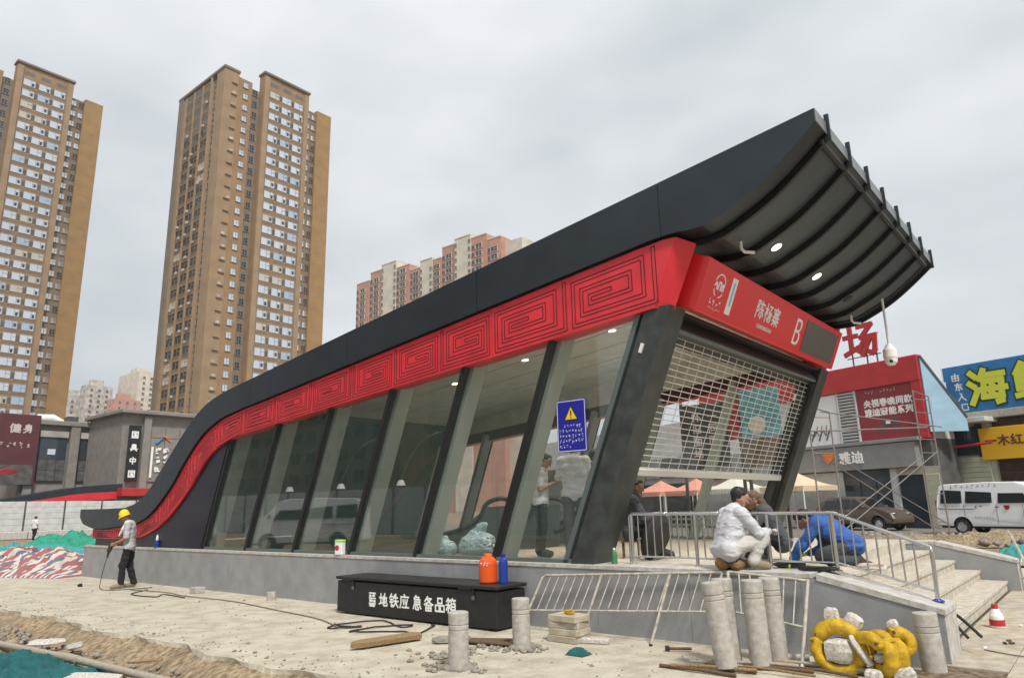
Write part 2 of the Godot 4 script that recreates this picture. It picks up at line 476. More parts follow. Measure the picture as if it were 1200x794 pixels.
	mat("screen", 0.12, 0.115, 0.105, 0.25)
	mat("sky_blue", 0.25, 0.55, 0.62, 0.6)

	mat("tan", 0.37, 0.23, 0.115, 0.85, 0.0, "soft", 0.05, "fine", 0.4)
	mat("tan_pale", 0.40, 0.275, 0.16, 0.85, 0.0, "soft", 0.05, "fine", 0.4)
	mat("tan_grey", 0.25, 0.195, 0.14, 0.85, 0.0, "soft", 0.05, "fine", 0.4)
	mat("window_frame", 0.30, 0.295, 0.285, 0.5, 0.3)
	mat("niche_shade", 0.13, 0.13, 0.128, 0.7, 0.1)  # dark grey stands for the shade in open niches and parapet slots
	mat("tan_gold", 0.40, 0.24, 0.095, 0.85, 0.0, "soft", 0.05, "fine", 0.4)
	mat("salmon", 0.5, 0.26, 0.19, 0.85, 0.0, "soft", 0.05)
	mat("cream", 0.64, 0.58, 0.49, 0.85, 0.0, "soft", 0.05)
	mat("pale_wall", 0.58, 0.54, 0.5, 0.9, 0.0, "blotch", 0.04)
	mat("grey_stone", 0.31, 0.285, 0.26, 0.85, 0.0, "soft", 0.2, "fine", 0.5)
	mat("grey_dark", 0.12, 0.115, 0.11, 0.8, 0.0, "blotch", 0.2)
	mat("window_mirror", 0.70, 0.73, 0.76, 0.08, 0.8)
	mat("window_dark", 0.03, 0.032, 0.035, 0.12, 0.0)
	mat("window_blue", 0.05, 0.065, 0.08, 0.08, 0.3)
	mat("maroon", 0.105, 0.022, 0.028, 0.6, 0.0, "soft", 0.2)
	mat("roof_grey", 0.1, 0.1, 0.1, 0.8, 0.0, "blotch", 0.2)

	mat("bollard", 0.7, 0.69, 0.67, 0.85, 0.0, "speck", 4.0, "dust", 1.2, "grain", 1.0, 0.3)
	mat("wood", 0.42, 0.31, 0.19, 0.85, 0.0, "wood", 1.5, "fine", 3.0)
	mat("wood_dark", 0.2, 0.145, 0.095, 0.9, 0.0, "wood", 1.5, "fine", 3.0)
	mat("box_black", 0.020, 0.020, 0.022, 0.55, 0.0, "dust", 1.2, "blotch", 1.0)
	mat("cable", 0.025, 0.022, 0.02, 0.8)
	mat("cable_pale", 0.2, 0.16, 0.12, 0.8)
	mat("yellow", 0.74, 0.48, 0.012, 0.7, 0.0, "dust", 3.0, "blotch", 1.6, "rough", 1.0, 0.15)
	mat("foam", 0.8, 0.79, 0.77, 0.85, 0.0, "dust", 5.0, "blotch", 4.0)
	mat("orange", 0.72, 0.09, 0.01, 0.25)
	mat("bottle_blue", 0.012, 0.045, 0.28, 0.2)
	mat("bottle_green", 0.06, 0.19, 0.09, 0.25)
	mat("net_teal", 0.015, 0.15, 0.155, 0.9, 0.0, "blotch", 1.5, "fine", 6.0)
	mat("net_green", 0.03, 0.34, 0.22, 0.9, 0.0, "blotch", 1.0)
	mat("net_aqua", 0.06, 0.36, 0.34, 0.9, 0.0, "blotch", 1.0)
	mat("tarp_red", 0.34, 0.13, 0.135, 0.8, 0.0, "dust", 2.0)
	mat("tarp_white", 0.66, 0.58, 0.57, 0.8, 0.0, "dust", 2.0)
	mat("tarp_blue", 0.14, 0.17, 0.27, 0.8, 0.0, "dust", 2.0)
	mat("hoarding", 0.6, 0.62, 0.61, 0.6, 0.0, "soft", 0.3)
	mat("pipe", 0.4, 0.37, 0.32, 0.8, 0.0, "dust", 2.0)
	mat("rust", 0.2, 0.08, 0.045, 0.8, 0.0, "blotch", 2.0)
	mat("scaffold", 0.33, 0.29, 0.26, 0.6, 0.3, "blotch", 2.0)
	mat("stone", 0.42, 0.38, 0.32, 0.95, 0.0, "blotch", 1.5, "fine", 4.0)

	mat("van_white", 0.74, 0.75, 0.76, 0.28, 0.0)
	mat("car_brown", 0.13, 0.112, 0.095, 0.4, 0.2, "dust", 1.0)
	mat("tyre", 0.02, 0.02, 0.02, 0.85)
	mat("chrome", 0.6, 0.6, 0.62, 0.2, 0.9)
	mat("car_glass", 0.018, 0.022, 0.024, 0.06)
	mat("lamp_red", 0.4, 0.01, 0.01, 0.3)
	mat("shop_white", 0.62, 0.62, 0.6, 0.7, 0.0, "soft", 0.4)
	mat("shop_grey", 0.27, 0.265, 0.26, 0.6, 0.0, "soft", 0.3)
	mat("shop_red", 0.5, 0.028, 0.032, 0.5, 0.0, "soft", 0.3)
	mat("poster_red", 0.3, 0.03, 0.038, 0.55, 0.0, "soft", 0.6)
	mat("blue_pale", 0.34, 0.52, 0.66, 0.6, 0.0, "soft", 0.3)
	mat("sign_blue", 0.025, 0.20, 0.48, 0.5, 0.0, "soft", 0.5)
	mat("lime", 0.62, 0.66, 0.06, 0.5)
	mat("lime_edge", 0.015, 0.055, 0.02, 0.6)
	mat("sign_yellow", 0.75, 0.42, 0.01, 0.5)
	mat("brown_text", 0.12, 0.03, 0.015, 0.6)
	mat("shop_cream", 0.47, 0.46, 0.33, 0.7, 0.0, "soft", 0.4)
	mat("brick_dark", 0.085, 0.05, 0.042, 0.9, 0.0, "blotch", 0.6)
	mat("tent_tan", 0.66, 0.52, 0.36, 0.85)
	mat("tent_pink", 0.68, 0.3, 0.22, 0.85)
	mat("tent_white", 0.68, 0.65, 0.55, 0.85)
	mat("heart", 0.75, 0.17, 0.02, 0.5)
	mat("warn_blue", 0.01, 0.012, 0.30, 0.3)
	mat("warn_yellow", 0.8, 0.55, 0.01, 0.4)
	mat("poster_teal", 0.14, 0.42, 0.47, 0.6, 0.0, "blotch", 1.0)
	mat("poster_dark", 0.075, 0.083, 0.08, 0.7, 0.0, "blotch", 0.6)
	mat("poster_grey", 0.22, 0.24, 0.25, 0.7, 0.0, "blotch", 0.8)
	mat("plastic_bag", 0.42, 0.58, 0.6, 0.35, 0.0, "blotch", 3.0)

	mat("skin", 0.42, 0.24, 0.16, 0.6)
	mat("skin_tan", 0.3, 0.16, 0.1, 0.6)
	mat("hair", 0.012, 0.010, 0.009, 0.55)
	mat("hair_brown", 0.12, 0.07, 0.04, 0.6)
	mat("shirt_grey", 0.45, 0.445, 0.46, 0.9, 0.0, "soft", 2.0, "", 0.0, "cloth", 1.0, 0.15)
	mat("shirt_white", 0.72, 0.735, 0.745, 0.9, 0.0, "soft", 2.0, "", 0.0, "cloth", 1.0, 0.15)
	mat("work_white", 0.60, 0.605, 0.64, 0.9, 0.0, "soft", 1.5, "", 0.0, "cloth", 1.0, 0.3)
	mat("work_pale", 0.55, 0.53, 0.49, 0.9, 0.0, "soft", 1.5, "", 0.0, "cloth", 1.0, 0.3)
	mat("work_blue", 0.045, 0.145, 0.48, 0.85, 0.0, "blotch", 2.0, "", 0.0, "cloth", 1.0, 0.3)
	mat("trouser_black", 0.016, 0.016, 0.018, 0.9, 0.0, "blotch", 2.0)
	mat("trouser_grey", 0.07, 0.075, 0.08, 0.9)
	mat("shoe", 0.3, 0.25, 0.18, 0.85, 0.0, "dust", 6.0)
	mat("shoe_dark", 0.03, 0.028, 0.026, 0.8)
	mat("helmet", 0.78, 0.6, 0.01, 0.35)
	mat("glove_white", 0.6, 0.58, 0.54, 0.95)
	mat("tan_bag", 0.3, 0.18, 0.07, 0.9, 0.0, "blotch", 4.0)
	mat("lime_green", 0.28, 0.6, 0.06, 0.7)

	for k in ["fascia", "fascia_b", "red", "navy", "column", "soffit", "box_black"]:
		M[k].roughness_texture = T.dust
		M[k].roughness = minf(1.0, M[k].roughness * 1.12)
	mat("curtain", 0.5, 0.46, 0.4, 0.25)
	mat("window_sky", 0.5, 0.58, 0.66, 0.08, 0.8)
	for spec in [["glass", 0.10, 0.19, 0.15, 0.08], ["glass_clear", 0.1, 0.15, 0.13, 0.04], ["glass_van", 0.02, 0.025, 0.028, 0.6]]:
		var gm := StandardMaterial3D.new()
		gm.resource_name = spec[0]
		gm.transparency = BaseMaterial3D.TRANSPARENCY_ALPHA
		gm.albedo_color = Color(spec[1], spec[2], spec[3]).linear_to_srgb()
		gm.albedo_color.a = spec[4]
		gm.roughness = 0.02
		M[spec[0]] = gm
	var lm := StandardMaterial3D.new()
	lm.resource_name = "lamp_glow"
	lm.albedo_color = Color(0.9, 0.9, 0.85)
	lm.emission_enabled = true
	lm.emission = Color(1.0, 0.97, 0.88)
	lm.emission_energy_multiplier = 1.6
	M["lamp_glow"] = lm
	var ls := lm.duplicate()
	ls.resource_name = "sign_glow"
	ls.emission_energy_multiplier = 0.5
	M["sign_glow"] = ls

func slab_piece(x0: float, x1: float, z0: float, z1: float, y: float, h: float, ch := 0.004) -> G:
	return G.new().box(Vector3((x0 + x1) * 0.5, y - h * 0.5, (z0 + z1) * 0.5), Vector3(absf(x1 - x0), h, absf(z1 - z0)), Basis(), ch)

# ---------------------------------------------------------------- ground
func grounds() -> void:
	var g := G.new()
	g.quad(Vector3(-900, -0.62, -900), Vector3(900, -0.62, -900), Vector3(900, -0.62, 900), Vector3(-900, -0.62, 900), Vector3.UP)
	# the sheet carries the trench side; built as height cells near the work and one flat sheet beyond
	structure("ground", ground_sheet(), M.earth)
	# concrete apron along the entrance
	g = G.new()
	var n := 210
	for i in n:
		for pass_ in 1:
			var xa := -34.0 + 36.5 * i / n; var xb := -34.0 + 36.5 * (i + 1) / n
			var za := edge_z(xa); var zb := edge_z(xb)
			g.quad(Vector3(xa, 0, -12), Vector3(xb, 0, -12), Vector3(xb, 0, zb), Vector3(xa, 0, za), Vector3.UP)
			var k := 0.05 * sin(xa * 5.1); var k2 := 0.05 * sin(xb * 5.1)
			g.quad(Vector3(xa, 0, za), Vector3(xb, 0, zb), Vector3(xb, -0.13, zb + 0.02 + k2), Vector3(xa, -0.13, za + 0.02 + k), Vector3(0, 0.1, 1))
	structure("pavement", g, M.slab)
	# road beyond
	g = G.new()
	g.quad(Vector3(-60, 0.004, -44), Vector3(60, 0.004, -44), Vector3(60, 0.004, -19), Vector3(-60, 0.004, -19), Vector3.UP)
	structure("road", g, M.road)
	# stone pavers before the steps
	var bed := structure("paved_forecourt", slab_piece(-0.185, 9.0, -11.0, 0.66, 0.045, 0.045, 0.0), M.joint)
	var k := 0
	var pv := [slab_piece(-0.297, 0.297, -0.297, 0.297, 0.0, 0.03), slab_piece(-0.297, 0.297, -0.297, 0.297, 0.0, 0.03)]
	var pm := [pv[0].mesh(), pv[1].mesh()]
	for iz in 19:
		for ix in 15:
			var x := 0.15 + 0.6 * ix; var z := 0.35 - 0.6 * iz
			if ix == 0 and iz < 1: continue
			k += 1
			var o := part(bed, "paver", pm[k % 2], M.paver if rng.randf() < 0.6 else M.paver_b, Vector3(x, 0.062 + rng.randf_range(-0.004, 0.004), z), Basis(Vector3.UP, rng.randf_range(-0.008, 0.008)))
			o.rotation.x = rng.randf_range(-0.006, 0.006)

func edge_z(x: float) -> float:
	return 3.52 + 0.07 * sin(x * 1.7) + 0.04 * sin(x * 4.3 + 1.0) + 0.03 * sin(x * 9.7)

func ground_h(x: float, z: float, nz: FastNoiseLite) -> float:
	var e := edge_z(x)
	var d := z - e
	if d < -0.3 or x > 2.4 or x < -33.5: return -0.02 if d < -0.3 else -0.05
	var t := clampf((d + 0.1) / 0.7, 0.0, 1.0)
	t = t * t * (3.0 - 2.0 * t)
	var fade := clampf((2.4 - x) / 1.5, 0.0, 1.0)
	return lerpf(-0.03, -0.24 + 0.14 * nz.get_noise_2d(x * 60.0, z * 60.0) + 0.05 * nz.get_noise_2d(x * 260.0, z * 260.0), t * fade)

func ground_sheet() -> G:
	var g := G.new()
	var nz := FastNoiseLite.new(); nz.frequency = 0.01; nz.fractal_octaves = 4; nz.seed = 31
	var xs := [-900.0, -300.0, -100.0]
	var x := -34.0
	while x < 2.5:
		xs.append(x)
		x += 0.16 if x > -15.0 else 0.6
	xs.append_array([2.5, 10.0, 60.0, 300.0, 900.0])
	var zs := [-900.0, -300.0, -60.0, -12.0, 2.6]
	var z := 3.0
	while z < 8.0:
		zs.append(z)
		z += 0.12
	zs.append_array([8.0, 12.0, 40.0, 120.0, 400.0, 900.0])
	var hh := []
	for i in xs.size():
		var col := PackedFloat32Array()
		for j in zs.size():
			col.append(ground_h(xs[i], zs[j], nz) if zs[j] > 2.5 and zs[j] < 9.0 else (-0.02 if zs[j] < 3.0 else -0.24 * float(xs[i] < 2.0 and xs[i] > -34.0)))
		hh.append(col)
	for i in xs.size() - 1:
		for j in zs.size() - 1:
			var a := Vector3(xs[i], hh[i][j], zs[j]); var b := Vector3(xs[i + 1], hh[i + 1][j], zs[j])
			var c := Vector3(xs[i + 1], hh[i + 1][j + 1], zs[j + 1]); var d := Vector3(xs[i], hh[i][j + 1], zs[j + 1])
			g.quad(a, b, c, d, Vector3.UP)
	return g

# ---------------------------------------------------------------- subway entrance
const UP_LINE := [Vector2(-21.3, 1.80), Vector2(-19.0, 1.795), Vector2(-18.3, 1.81), Vector2(-17.6, 1.95), Vector2(-17.1, 2.19), Vector2(-16.58, 2.60), Vector2(-16.0, 3.08), Vector2(-15.31, 3.62), Vector2(-14.64, 4.02), Vector2(-13.9, 4.235), Vector2(-13.1, 4.36), Vector2(-12.0, 4.51), Vector2(-0.54, 6.07)]
const LO_LINE := [Vector2(-21.3, 1.60), Vector2(-21.1, 1.44), Vector2(-20.73, 1.345), Vector2(-18.7, 1.33), Vector2(-17.69, 1.40), Vector2(-16.92, 1.62), Vector2(-16.31, 1.98), Vector2(-15.86, 2.32), Vector2(-15.3, 2.85), Vector2(-14.7, 3.31), Vector2(-13.9, 3.65), Vector2(-13.1, 3.795), Vector2(-12.3, 3.89), Vector2(-2.75, 5.02), Vector2(-2.45, 5.03), Vector2(-2.21, 5.01), Vector2(-1.95, 5.03), Vector2(-1.68, 5.14), Vector2(-1.25, 5.36), Vector2(-0.82, 5.67), Vector2(-0.54, 5.90)]
const RED_LINE := [Vector2(-20.44, 1.02), Vector2(-18.6, 1.01), Vector2(-17.51, 1.06), Vector2(-16.84, 1.21), Vector2(-16.09, 1.52), Vector2(-15.56, 1.85), Vector2(-15.01, 2.27), Vector2(-14.45, 2.78), Vector2(-13.92, 3.06), Vector2(-13.16, 3.25), Vector2(-12.3, 3.325), Vector2(-2.3, 4.14)]

func line_y(l: Array, x: float) -> float:
	var n := l.size()
	x = clampf(x, l[0].x, l[n - 1].x)
	var i := 0
	while i < n - 2 and l[i + 1].x < x: i += 1
	var p: Vector2 = l[i]; var q: Vector2 = l[i + 1]
	var s := (q.y - p.y) / (q.x - p.x)
	var h := q.x - p.x
	var m0 := s; var m1 := s
	if i > 0: m0 = slope3(l[i - 1], p, q)
	if i < n - 2: m1 = slope3(p, q, l[i + 2])
	if h > 4.0: return lerpf(p.y, q.y, (x - p.x) / h)
	var t := (x - p.x) / h
	var t2 := t * t; var t3 := t2 * t
	return (2 * t3 - 3 * t2 + 1) * p.y + (t3 - 2 * t2 + t) * h * m0 + (-2 * t3 + 3 * t2) * q.y + (t3 - t2) * h * m1

func slope3(a: Vector2, b: Vector2, c: Vector2) -> float:
	var s0 := (b.y - a.y) / (b.x - a.x); var s1 := (c.y - b.y) / (c.x - b.x)
	var h0 := b.x - a.x; var h1 := c.x - b.x
	return (s0 * h1 + s1 * h0) / (h0 + h1)

func curve(l: Array, x0: float, x1: float, dy := 0.0, step := 0.12) -> Array:
	var n := maxi(2, int(ceil((x1 - x0) / step)) + 1)
	var r := []
	for i in n:
		var x := lerpf(x0, x1, float(i) / (n - 1))
		r.append(Vector2(x, line_y(l, x) + dy))
	return r

const FRET := [Vector2(0.97, 0.95), Vector2(0.97, 0.10), Vector2(0.05, 0.10), Vector2(0.05, 0.85), Vector2(0.85, 0.85), Vector2(0.85, 0.25), Vector2(0.15, 0.25), Vector2(0.15, 0.69), Vector2(0.71, 0.69), Vector2(0.71, 0.41), Vector2(0.25, 0.41), Vector2(0.25, 0.54), Vector2(0.50, 0.54)]

# raised dark strips painting the shaded fret grooves between two places along the band
func fret(x0: float, x1: float, z: float, mirrored: bool) -> G:
	var g := G.new()
	var hw := 0.026
	var pts := []
	for p in FRET:
		var a := Vector2((1.0 - p.x) if mirrored else p.x, p.y)
		var x := lerpf(x0, x1, a.x)
		var lo := line_y(RED_LINE, x); var hi := line_y(LO_LINE, x) - 0.03
		pts.append(Vector2(x, lerpf(lo, hi, a.y)))
	for side in [-1.0, 1.0]:
		var q := []
		for i in pts.size():
			var d0: Vector2 = (pts[i] - pts[maxi(i - 1, 0)]).normalized() if i > 0 else (pts[1] - pts[0]).normalized()
			var d1: Vector2 = (pts[mini(i + 1, pts.size() - 1)] - pts[i]).normalized() if i < pts.size() - 1 else d0
			var n0 := Vector2(-d0.y, d0.x); var n1 := Vector2(-d1.y, d1.x)
			var m := (n0 + n1).normalized()
			q.append(pts[i] + m * hw * side / maxf(0.4, m.dot(n0)))
		for i in q.size() - 1:
			var a := Vector3(q[i].x, q[i].y, z); var b := Vector3(q[i + 1].x, q[i + 1].y, z)
			var nseg := maxi(1, int((b - a).length() / 0.25))
			for k in nseg:
				var xa := lerpf(q[i].x, q[i + 1].x, float(k) / nseg); var xb := lerpf(q[i].x, q[i + 1].x, float(k + 1) / nseg)
				var ya := lerpf(q[i].y, q[i + 1].y, float(k) / nseg); var yb := lerpf(q[i].y, q[i + 1].y, float(k + 1) / nseg)
				g.bar(Vector3(xa, ya, z), Vector3(xb, yb, z), 0.013, 0.004, Vector3(0, 0, 1))
		if side < 0.0:
			for e in [0, q.size() - 1]:
				var o: Vector2 = pts[e]
				var w: Vector2 = q[e] - o
				g.bar(Vector3(o.x - w.x, o.y - w.y, z), Vector3(o.x + w.x, o.y + w.y, z), 0.013, 0.004, Vector3(0, 0, 1))
	return g

const MULL := [-14.41, -12.67, -10.94, -9.21, -7.49, -5.78, -4.14]

func tilt_x(y: float, x0: float) -> float:
	return x0 + 0.42 * y

func glazing(st: Node3D, z: float, inward: float, near: bool) -> void:
	# panes between leaning mullions; inward: sign of z towards the hall
	for i in MULL.size():
		var xb: float = MULL[i]
		var yt := 3.3
		for it in 6: yt = line_y(RED_LINE, xb + 0.385 * (yt - 0.84)) + 0.05
		var a := Vector3(xb, 0.835, z + inward * 0.0); var b := Vector3(xb + 0.385 * (yt - 0.84), yt, z)
		part(st, "mullion", G.new().bar(a, b, 0.085, 0.12, Vector3(0, 0, 1), 0.006), M.black)
		if i < MULL.size() - 1:
			var off := Vector3(0.05, 0, inward * 0.23)
			var pst := part(st, "inner_post", G.new().bar(a + off, b + off + Vector3(0.04, 0.1, 0), 0.11, 0.3, Vector3(0, 0, 1), 0.008), M.post)
			part(pst, "bracket", G.new().box(b - Vector3(0.10, 0.16, -inward * 0.1), Vector3(0.03, 0.05, 0.12), Basis(), 0.004), M.frame)
			var xc: float = MULL[i + 1]
			var poly := PackedVector2Array()
			poly.append(Vector2(xb + 0.04, 0.845)); poly.append(Vector2(xc - 0.04, 0.845))
			var yt2 := 3.3
			for it in 6: yt2 = line_y(RED_LINE, xc + 0.385 * (yt2 - 0.84)) + 0.04
			poly.append(Vector2(xc + 0.385 * (yt2 - 0.84) - 0.04, yt2))
			var x0: float = xb + 0.385 * (yt - 0.84); var x1: float = xc + 0.385 * (yt2 - 0.84)
			for k in range(1, 6): 
				var x := lerpf(x1, x0, k / 6.0)
				poly.append(Vector2(x, line_y(RED_LINE, x) + 0.04))
			poly.append(Vector2(x0 + 0.04, yt - 0.01))
			part(st, "window_pane", G.new().prism(poly, Transform3D(Basis(), Vector3(0, 0, z - 0.004)), 0.008), M.glass if near else M.glass_clear)
			if near and i < 4: part(st, "added_pane", G.new().prism(poly, Transform3D(Basis(), Vector3(0, 0, z - 0.034)), 0.008), M.glass_clear)  # added pane, strengthens the mirror image in the first windows
	part(st, "bottom_rail", G.new().bar(Vector3(-14.4, 0.86, z), Vector3(-4.1, 0.86, z), 0.05, 0.1, Vector3(0, 0, 1), 0.004), M.frame)

func station() -> void:
	var st := thing("subway_entrance", "black and red subway entrance pavilion with swooping roof, leaning glass walls and fret band", "subway entrance")
	# ---- dark fascia, in panels with open joints, both sides
	var cuts := [-21.3, -16.4, -12.6, -9.25, -5.93, -2.62, -0.54]
	for sd in 2:
		var z0: float = [0.06, -6.95][sd]; var z1: float = [-0.30, -6.59][sd]
		for i in cuts.size() - 1:
			var xa: float = cuts[i] + (0.004 if i > 0 else 0.0); var xb: float = cuts[i + 1] - (0.004 if i < cuts.size() - 2 else 0.0)
			part(st, "fascia_panel", G.new().band(curve(LO_LINE, xa, xb), curve(UP_LINE, xa, xb), z0, z1), [M.fascia, M.fascia_b][i % 2])
	part(st, "fascia_core", G.new().band(curve(LO_LINE, -21.2, -0.7, 0.03), curve(UP_LINE, -21.2, -0.7, -0.03), 0.05, -0.25), M.black)
	# ---- roof deck between the fascias
	part(st, "roof_deck", G.new().band(curve(UP_LINE, -21.25, -0.56, -0.16), curve(UP_LINE, -21.25, -0.56, -0.02), -0.30, -6.59), M.fascia_b)
	part(st, "roof_lip", G.new().box(Vector3(-0.535, 5.985, -3.445), Vector3(0.012, 0.165, 7.0), Basis(), 0.002), M.lip)
	part(st, "tail_soffit", G.new().band(curve(LO_LINE, -21.1, -13.4, 0.03), curve(LO_LINE, -21.1, -13.4, 0.07), -0.30, -6.59), M.fascia_b)
	# ---- front soffit: panels and ribs
	var rib_z := []
	for i in 8: rib_z.append(-0.38 - 0.92 * i)
	for i in 8:
		var z: float = rib_z[i]
		var rb := part(st, "soffit_rib", G.new().band(curve(LO_LINE, -2.72, -0.545, -0.075), curve(LO_LINE, -2.72, -0.545, 0.04), z - 0.03, z + 0.03), M.rib)
		part(rb, "rib_end", G.new().box(Vector3(-0.52, 5.99, z), Vector3(0.055, 0.36, 0.04), Basis(), 0.004), M.fascia)
		if i < 7:
			part(st, "soffit_panel", G.new().band(curve(LO_LINE, -2.72, -0.55, 0.02), curve(LO_LINE, -2.72, -0.55, 0.05), z - 0.034, maxf(rib_z[i + 1] + 0.034, -6.587)), M.soffit)
	part(st, "edge_beam", G.new().box(Vector3(-0.60, 5.815, -3.445), Vector3(0.05, 0.06, 6.28), Basis(), 0.004), M.rib)
	# ---- red band with fret motifs
	var seams := [-20.44, -16.35, -12.9, -9.15, -5.67, -2.62]
	for sd in 2:
		var zf: float = [0.0, -6.89][sd]; var zb: float = [-0.30, -6.59][sd]
		for i in seams.size() - 1:
			var xa: float = seams[i] + 0.003; var xb: float = seams[i + 1] - 0.003
			var panel: MeshInstance3D
			if i < seams.size() - 2:
				panel = part(st, "red_panel", G.new().band(curve(RED_LINE, xa, xb), curve(LO_LINE, xa, xb, -0.028), zf, zb), M.red)
			else:
				var poly := PackedVector2Array()
				for p in curve(RED_LINE, xa, -2.83, 0.0, 0.4): poly.append(p)
				poly.append(Vector2(-2.44, 4.99))
				var hi := curve(LO_LINE, xa, -2.62, -0.028, 0.4)
				hi.reverse()
				for p in hi: poly.append(p)
				panel = part(st, "red_panel", G.new().prism(poly, Transform3D(Basis(), Vector3(0, 0, minf(zf, zb))), 0.30), M.red)
				# bevelled nose of the band
				var g := G.new()
				var s := 1.0 if sd == 0 else -1.0
				var a := Vector3(-2.828, 4.097, zf); var b := Vector3(-2.438, 4.99, zf)
				var a2 := Vector3(-2.64, 4.065, zf - 0.20 * s); var b2 := Vector3(-2.25, 4.90, zf - 0.20 * s)
				var a3 := Vector3(-2.90, 4.13, zf - 0.5 * s); var b3 := Vector3(-2.51, 4.90, zf - 0.5 * s)
				g.quad(a, a2, b2, b, Vector3(1, 0, s)); g.quad(a2, a3, b3, b2, Vector3(1, 0, -s)); g.quad(b, b2, b3, b, Vector3.UP); g.quad(a, a2, a3, a, Vector3.DOWN)
				part(panel, "bevelled_end", g, M.red)
			if sd == 0:
				var cnt: int = [3, 3, 3, 3, 2][i]
				var xr := xb if i < 4 else -2.72
				for k in cnt:
					part(panel, "fret_shade", fret(lerpf(xa, xr, float(k) / cnt) + 0.02, lerpf(xa, xr, float(k + 1) / cnt) - 0.02, zf + 0.002, i % 2 == 1), M.groove_shade)
		part(st, "band_core", G.new().band(curve(RED_LINE, -20.3, -3.0, 0.03), curve(LO_LINE, -20.3, -3.0, 0.0), -0.02 if sd == 0 else -6.87, zb), M.black)
	# ---- dark end panel under the sweep, near and far
	for zz in [-0.08, -6.81]:
		var poly := PackedVector2Array()
		poly.append(Vector2(-20.3, 0.84)); poly.append(Vector2(-14.47, 0.84))
		var yt := 3.0
		for it in 6: yt = line_y(RED_LINE, -14.47 + 0.385 * (yt - 0.84)) + 0.02
		poly.append(Vector2(-14.47 + 0.385 * (yt - 0.84), yt))
		var hi := curve(RED_LINE, -20.3, -13.7, 0.03, 0.25)
		hi.reverse()
		for p in hi: poly.append(p)
		part(st, "end_panel", G.new().prism(poly, Transform3D(Basis(), Vector3(0, 0, zz - 0.03)), 0.06), M.navy)
	part(st, "back_wall", G.new().box(Vector3(-20.25, 1.2, -3.445), Vector3(0.1, 0.75, 6.5), Basis(), 0.0), M.navy)
	# ---- glazing
	glazing(st, -0.12, -1.0, true)
	glazing(st, -6.77, 1.0, false)
	# ---- front columns
	for sd in 2:
		var z0: float = [-0.04, -6.40][sd]
		var poly := PackedVector2Array([Vector2(-4.36, 0.83), Vector2(-4.0, 0.83), Vector2(tilt_x(4.12, -4.35), 4.12), Vector2(tilt_x(4.12, -4.71), 4.12)])
		var col := part(st, "front_column", G.new().prism(poly, Transform3D(Basis(), Vector3(0, 0, z0 - 0.46)), 0.46), M.column)
		var strip := PackedVector2Array([Vector2(-4.42, 0.83), Vector2(-4.375, 0.83), Vector2(tilt_x(4.1, -4.72), 4.1), Vector2(tilt_x(4.1, -4.765), 4.1)])
		part(col, "shadow_gap", G.new().prism(strip, Transform3D(Basis(), Vector3(0, 0, z0 - 0.3)), 0.24), M.black)
		part(col, "sensor", G.new().box(Vector3(-3.07 if sd == 0 else -3.2, 3.6, z0 + 0.01), Vector3(0.045, 0.13, 0.04), Basis(Vector3(0, 0, 1), -0.4), 0.005), M.white)
	var fr := PackedVector2Array([Vector2(-4.52, 0.83), Vector2(-4.44, 0.83), Vector2(tilt_x(4.1, -4.785), 4.1), Vector2(tilt_x(4.1, -4.865), 4.1)])
	part(st, "edge_frame", G.new().prism(fr, Transform3D(Basis(), Vector3(0, 0, -0.2)), 0.13), M.frame)
	# ---- head beam and rolling grille
	part(st, "head_beam", G.new().bar(Vector3(-2.93, 3.93, -0.5), Vector3(-2.93, 3.93, -6.4), 0.34, 0.22, Vector3(-0.42, 1, 0).normalized(), 0.01), M.black)
	part(st, "gap_shade", G.new().bar(Vector3(-2.88, 4.08, -0.47), Vector3(-2.88, 4.08, -6.42), 0.42, 0.05, Vector3(-0.1, 1, 0).normalized(), 0.004), M.black)  # added black panel paints the dark of the open gap
	part(st, "shutter_box", G.new().bar(Vector3(-2.78, 3.88, -0.48), Vector3(-2.78, 3.88, -6.42), 0.06, 0.05, Vector3.UP, 0.006), M.frame)
	for zz in [-0.53, -6.36]:
		part(st, "guide_rail", G.new().bar(Vector3(tilt_x(0.84, -4.5), 0.84, zz), Vector3(tilt_x(3.9, -4.5), 3.9, zz), 0.09, 0.05, Vector3(0, 0, 1), 0.004), M.black)
	var gr := part(st, "rolling_grille", G.new().bar(Vector3(tilt_x(2.03, -4.5), 2.03, -0.53), Vector3(tilt_x(2.03, -4.5), 2.03, -6.36), 0.05, 0.10, Vector3(0.42, 1, 0).normalized(), 0.008), M.grille)
	var links := G.new()
	var rows := 22
	var rod := G.new().cyl(Vector3(0, 0, -2.915), Vector3(0, 0, 2.915), 0.007, -1.0, 6).mesh()
	for i in rows:
		var y := 2.09 + 0.083 * i
		part(gr, "rod", rod, M.grille, Vector3(tilt_x(y, -4.5), y, -3.445))
		if i == rows - 1: break
		var y2 := y + 0.083
		var z := -0.68
		while z > -6.34:
			links.bar(Vector3(tilt_x(y, -4.492), y, z), Vector3(tilt_x(y2, -4.492), y2, z), 0.012, 0.005, Vector3(1, 0, 0))
			z -= 0.305
	part(gr, "links", links, M.grille).set_meta("kind", "stuff")
	# ---- lining above the far windows
	part(st, "red_lining", G.new().band(curve(RED_LINE, -13.0, -2.95, 0.0, 0.5), curve(RED_LINE, -13.0, -2.95, 0.26, 0.5), -6.55, -6.58), M.maroon)
	part(st, "white_lining", G.new().band(curve(RED_LINE, -13.0, -2.95, 0.265, 0.5), curve(LO_LINE, -13.0, -2.95, 0.08, 0.5), -6.55, -6.58), M.ceiling)
	# ---- ceiling of long panels with open joints
	var zc := -0.36
	var strip_w := 0.885
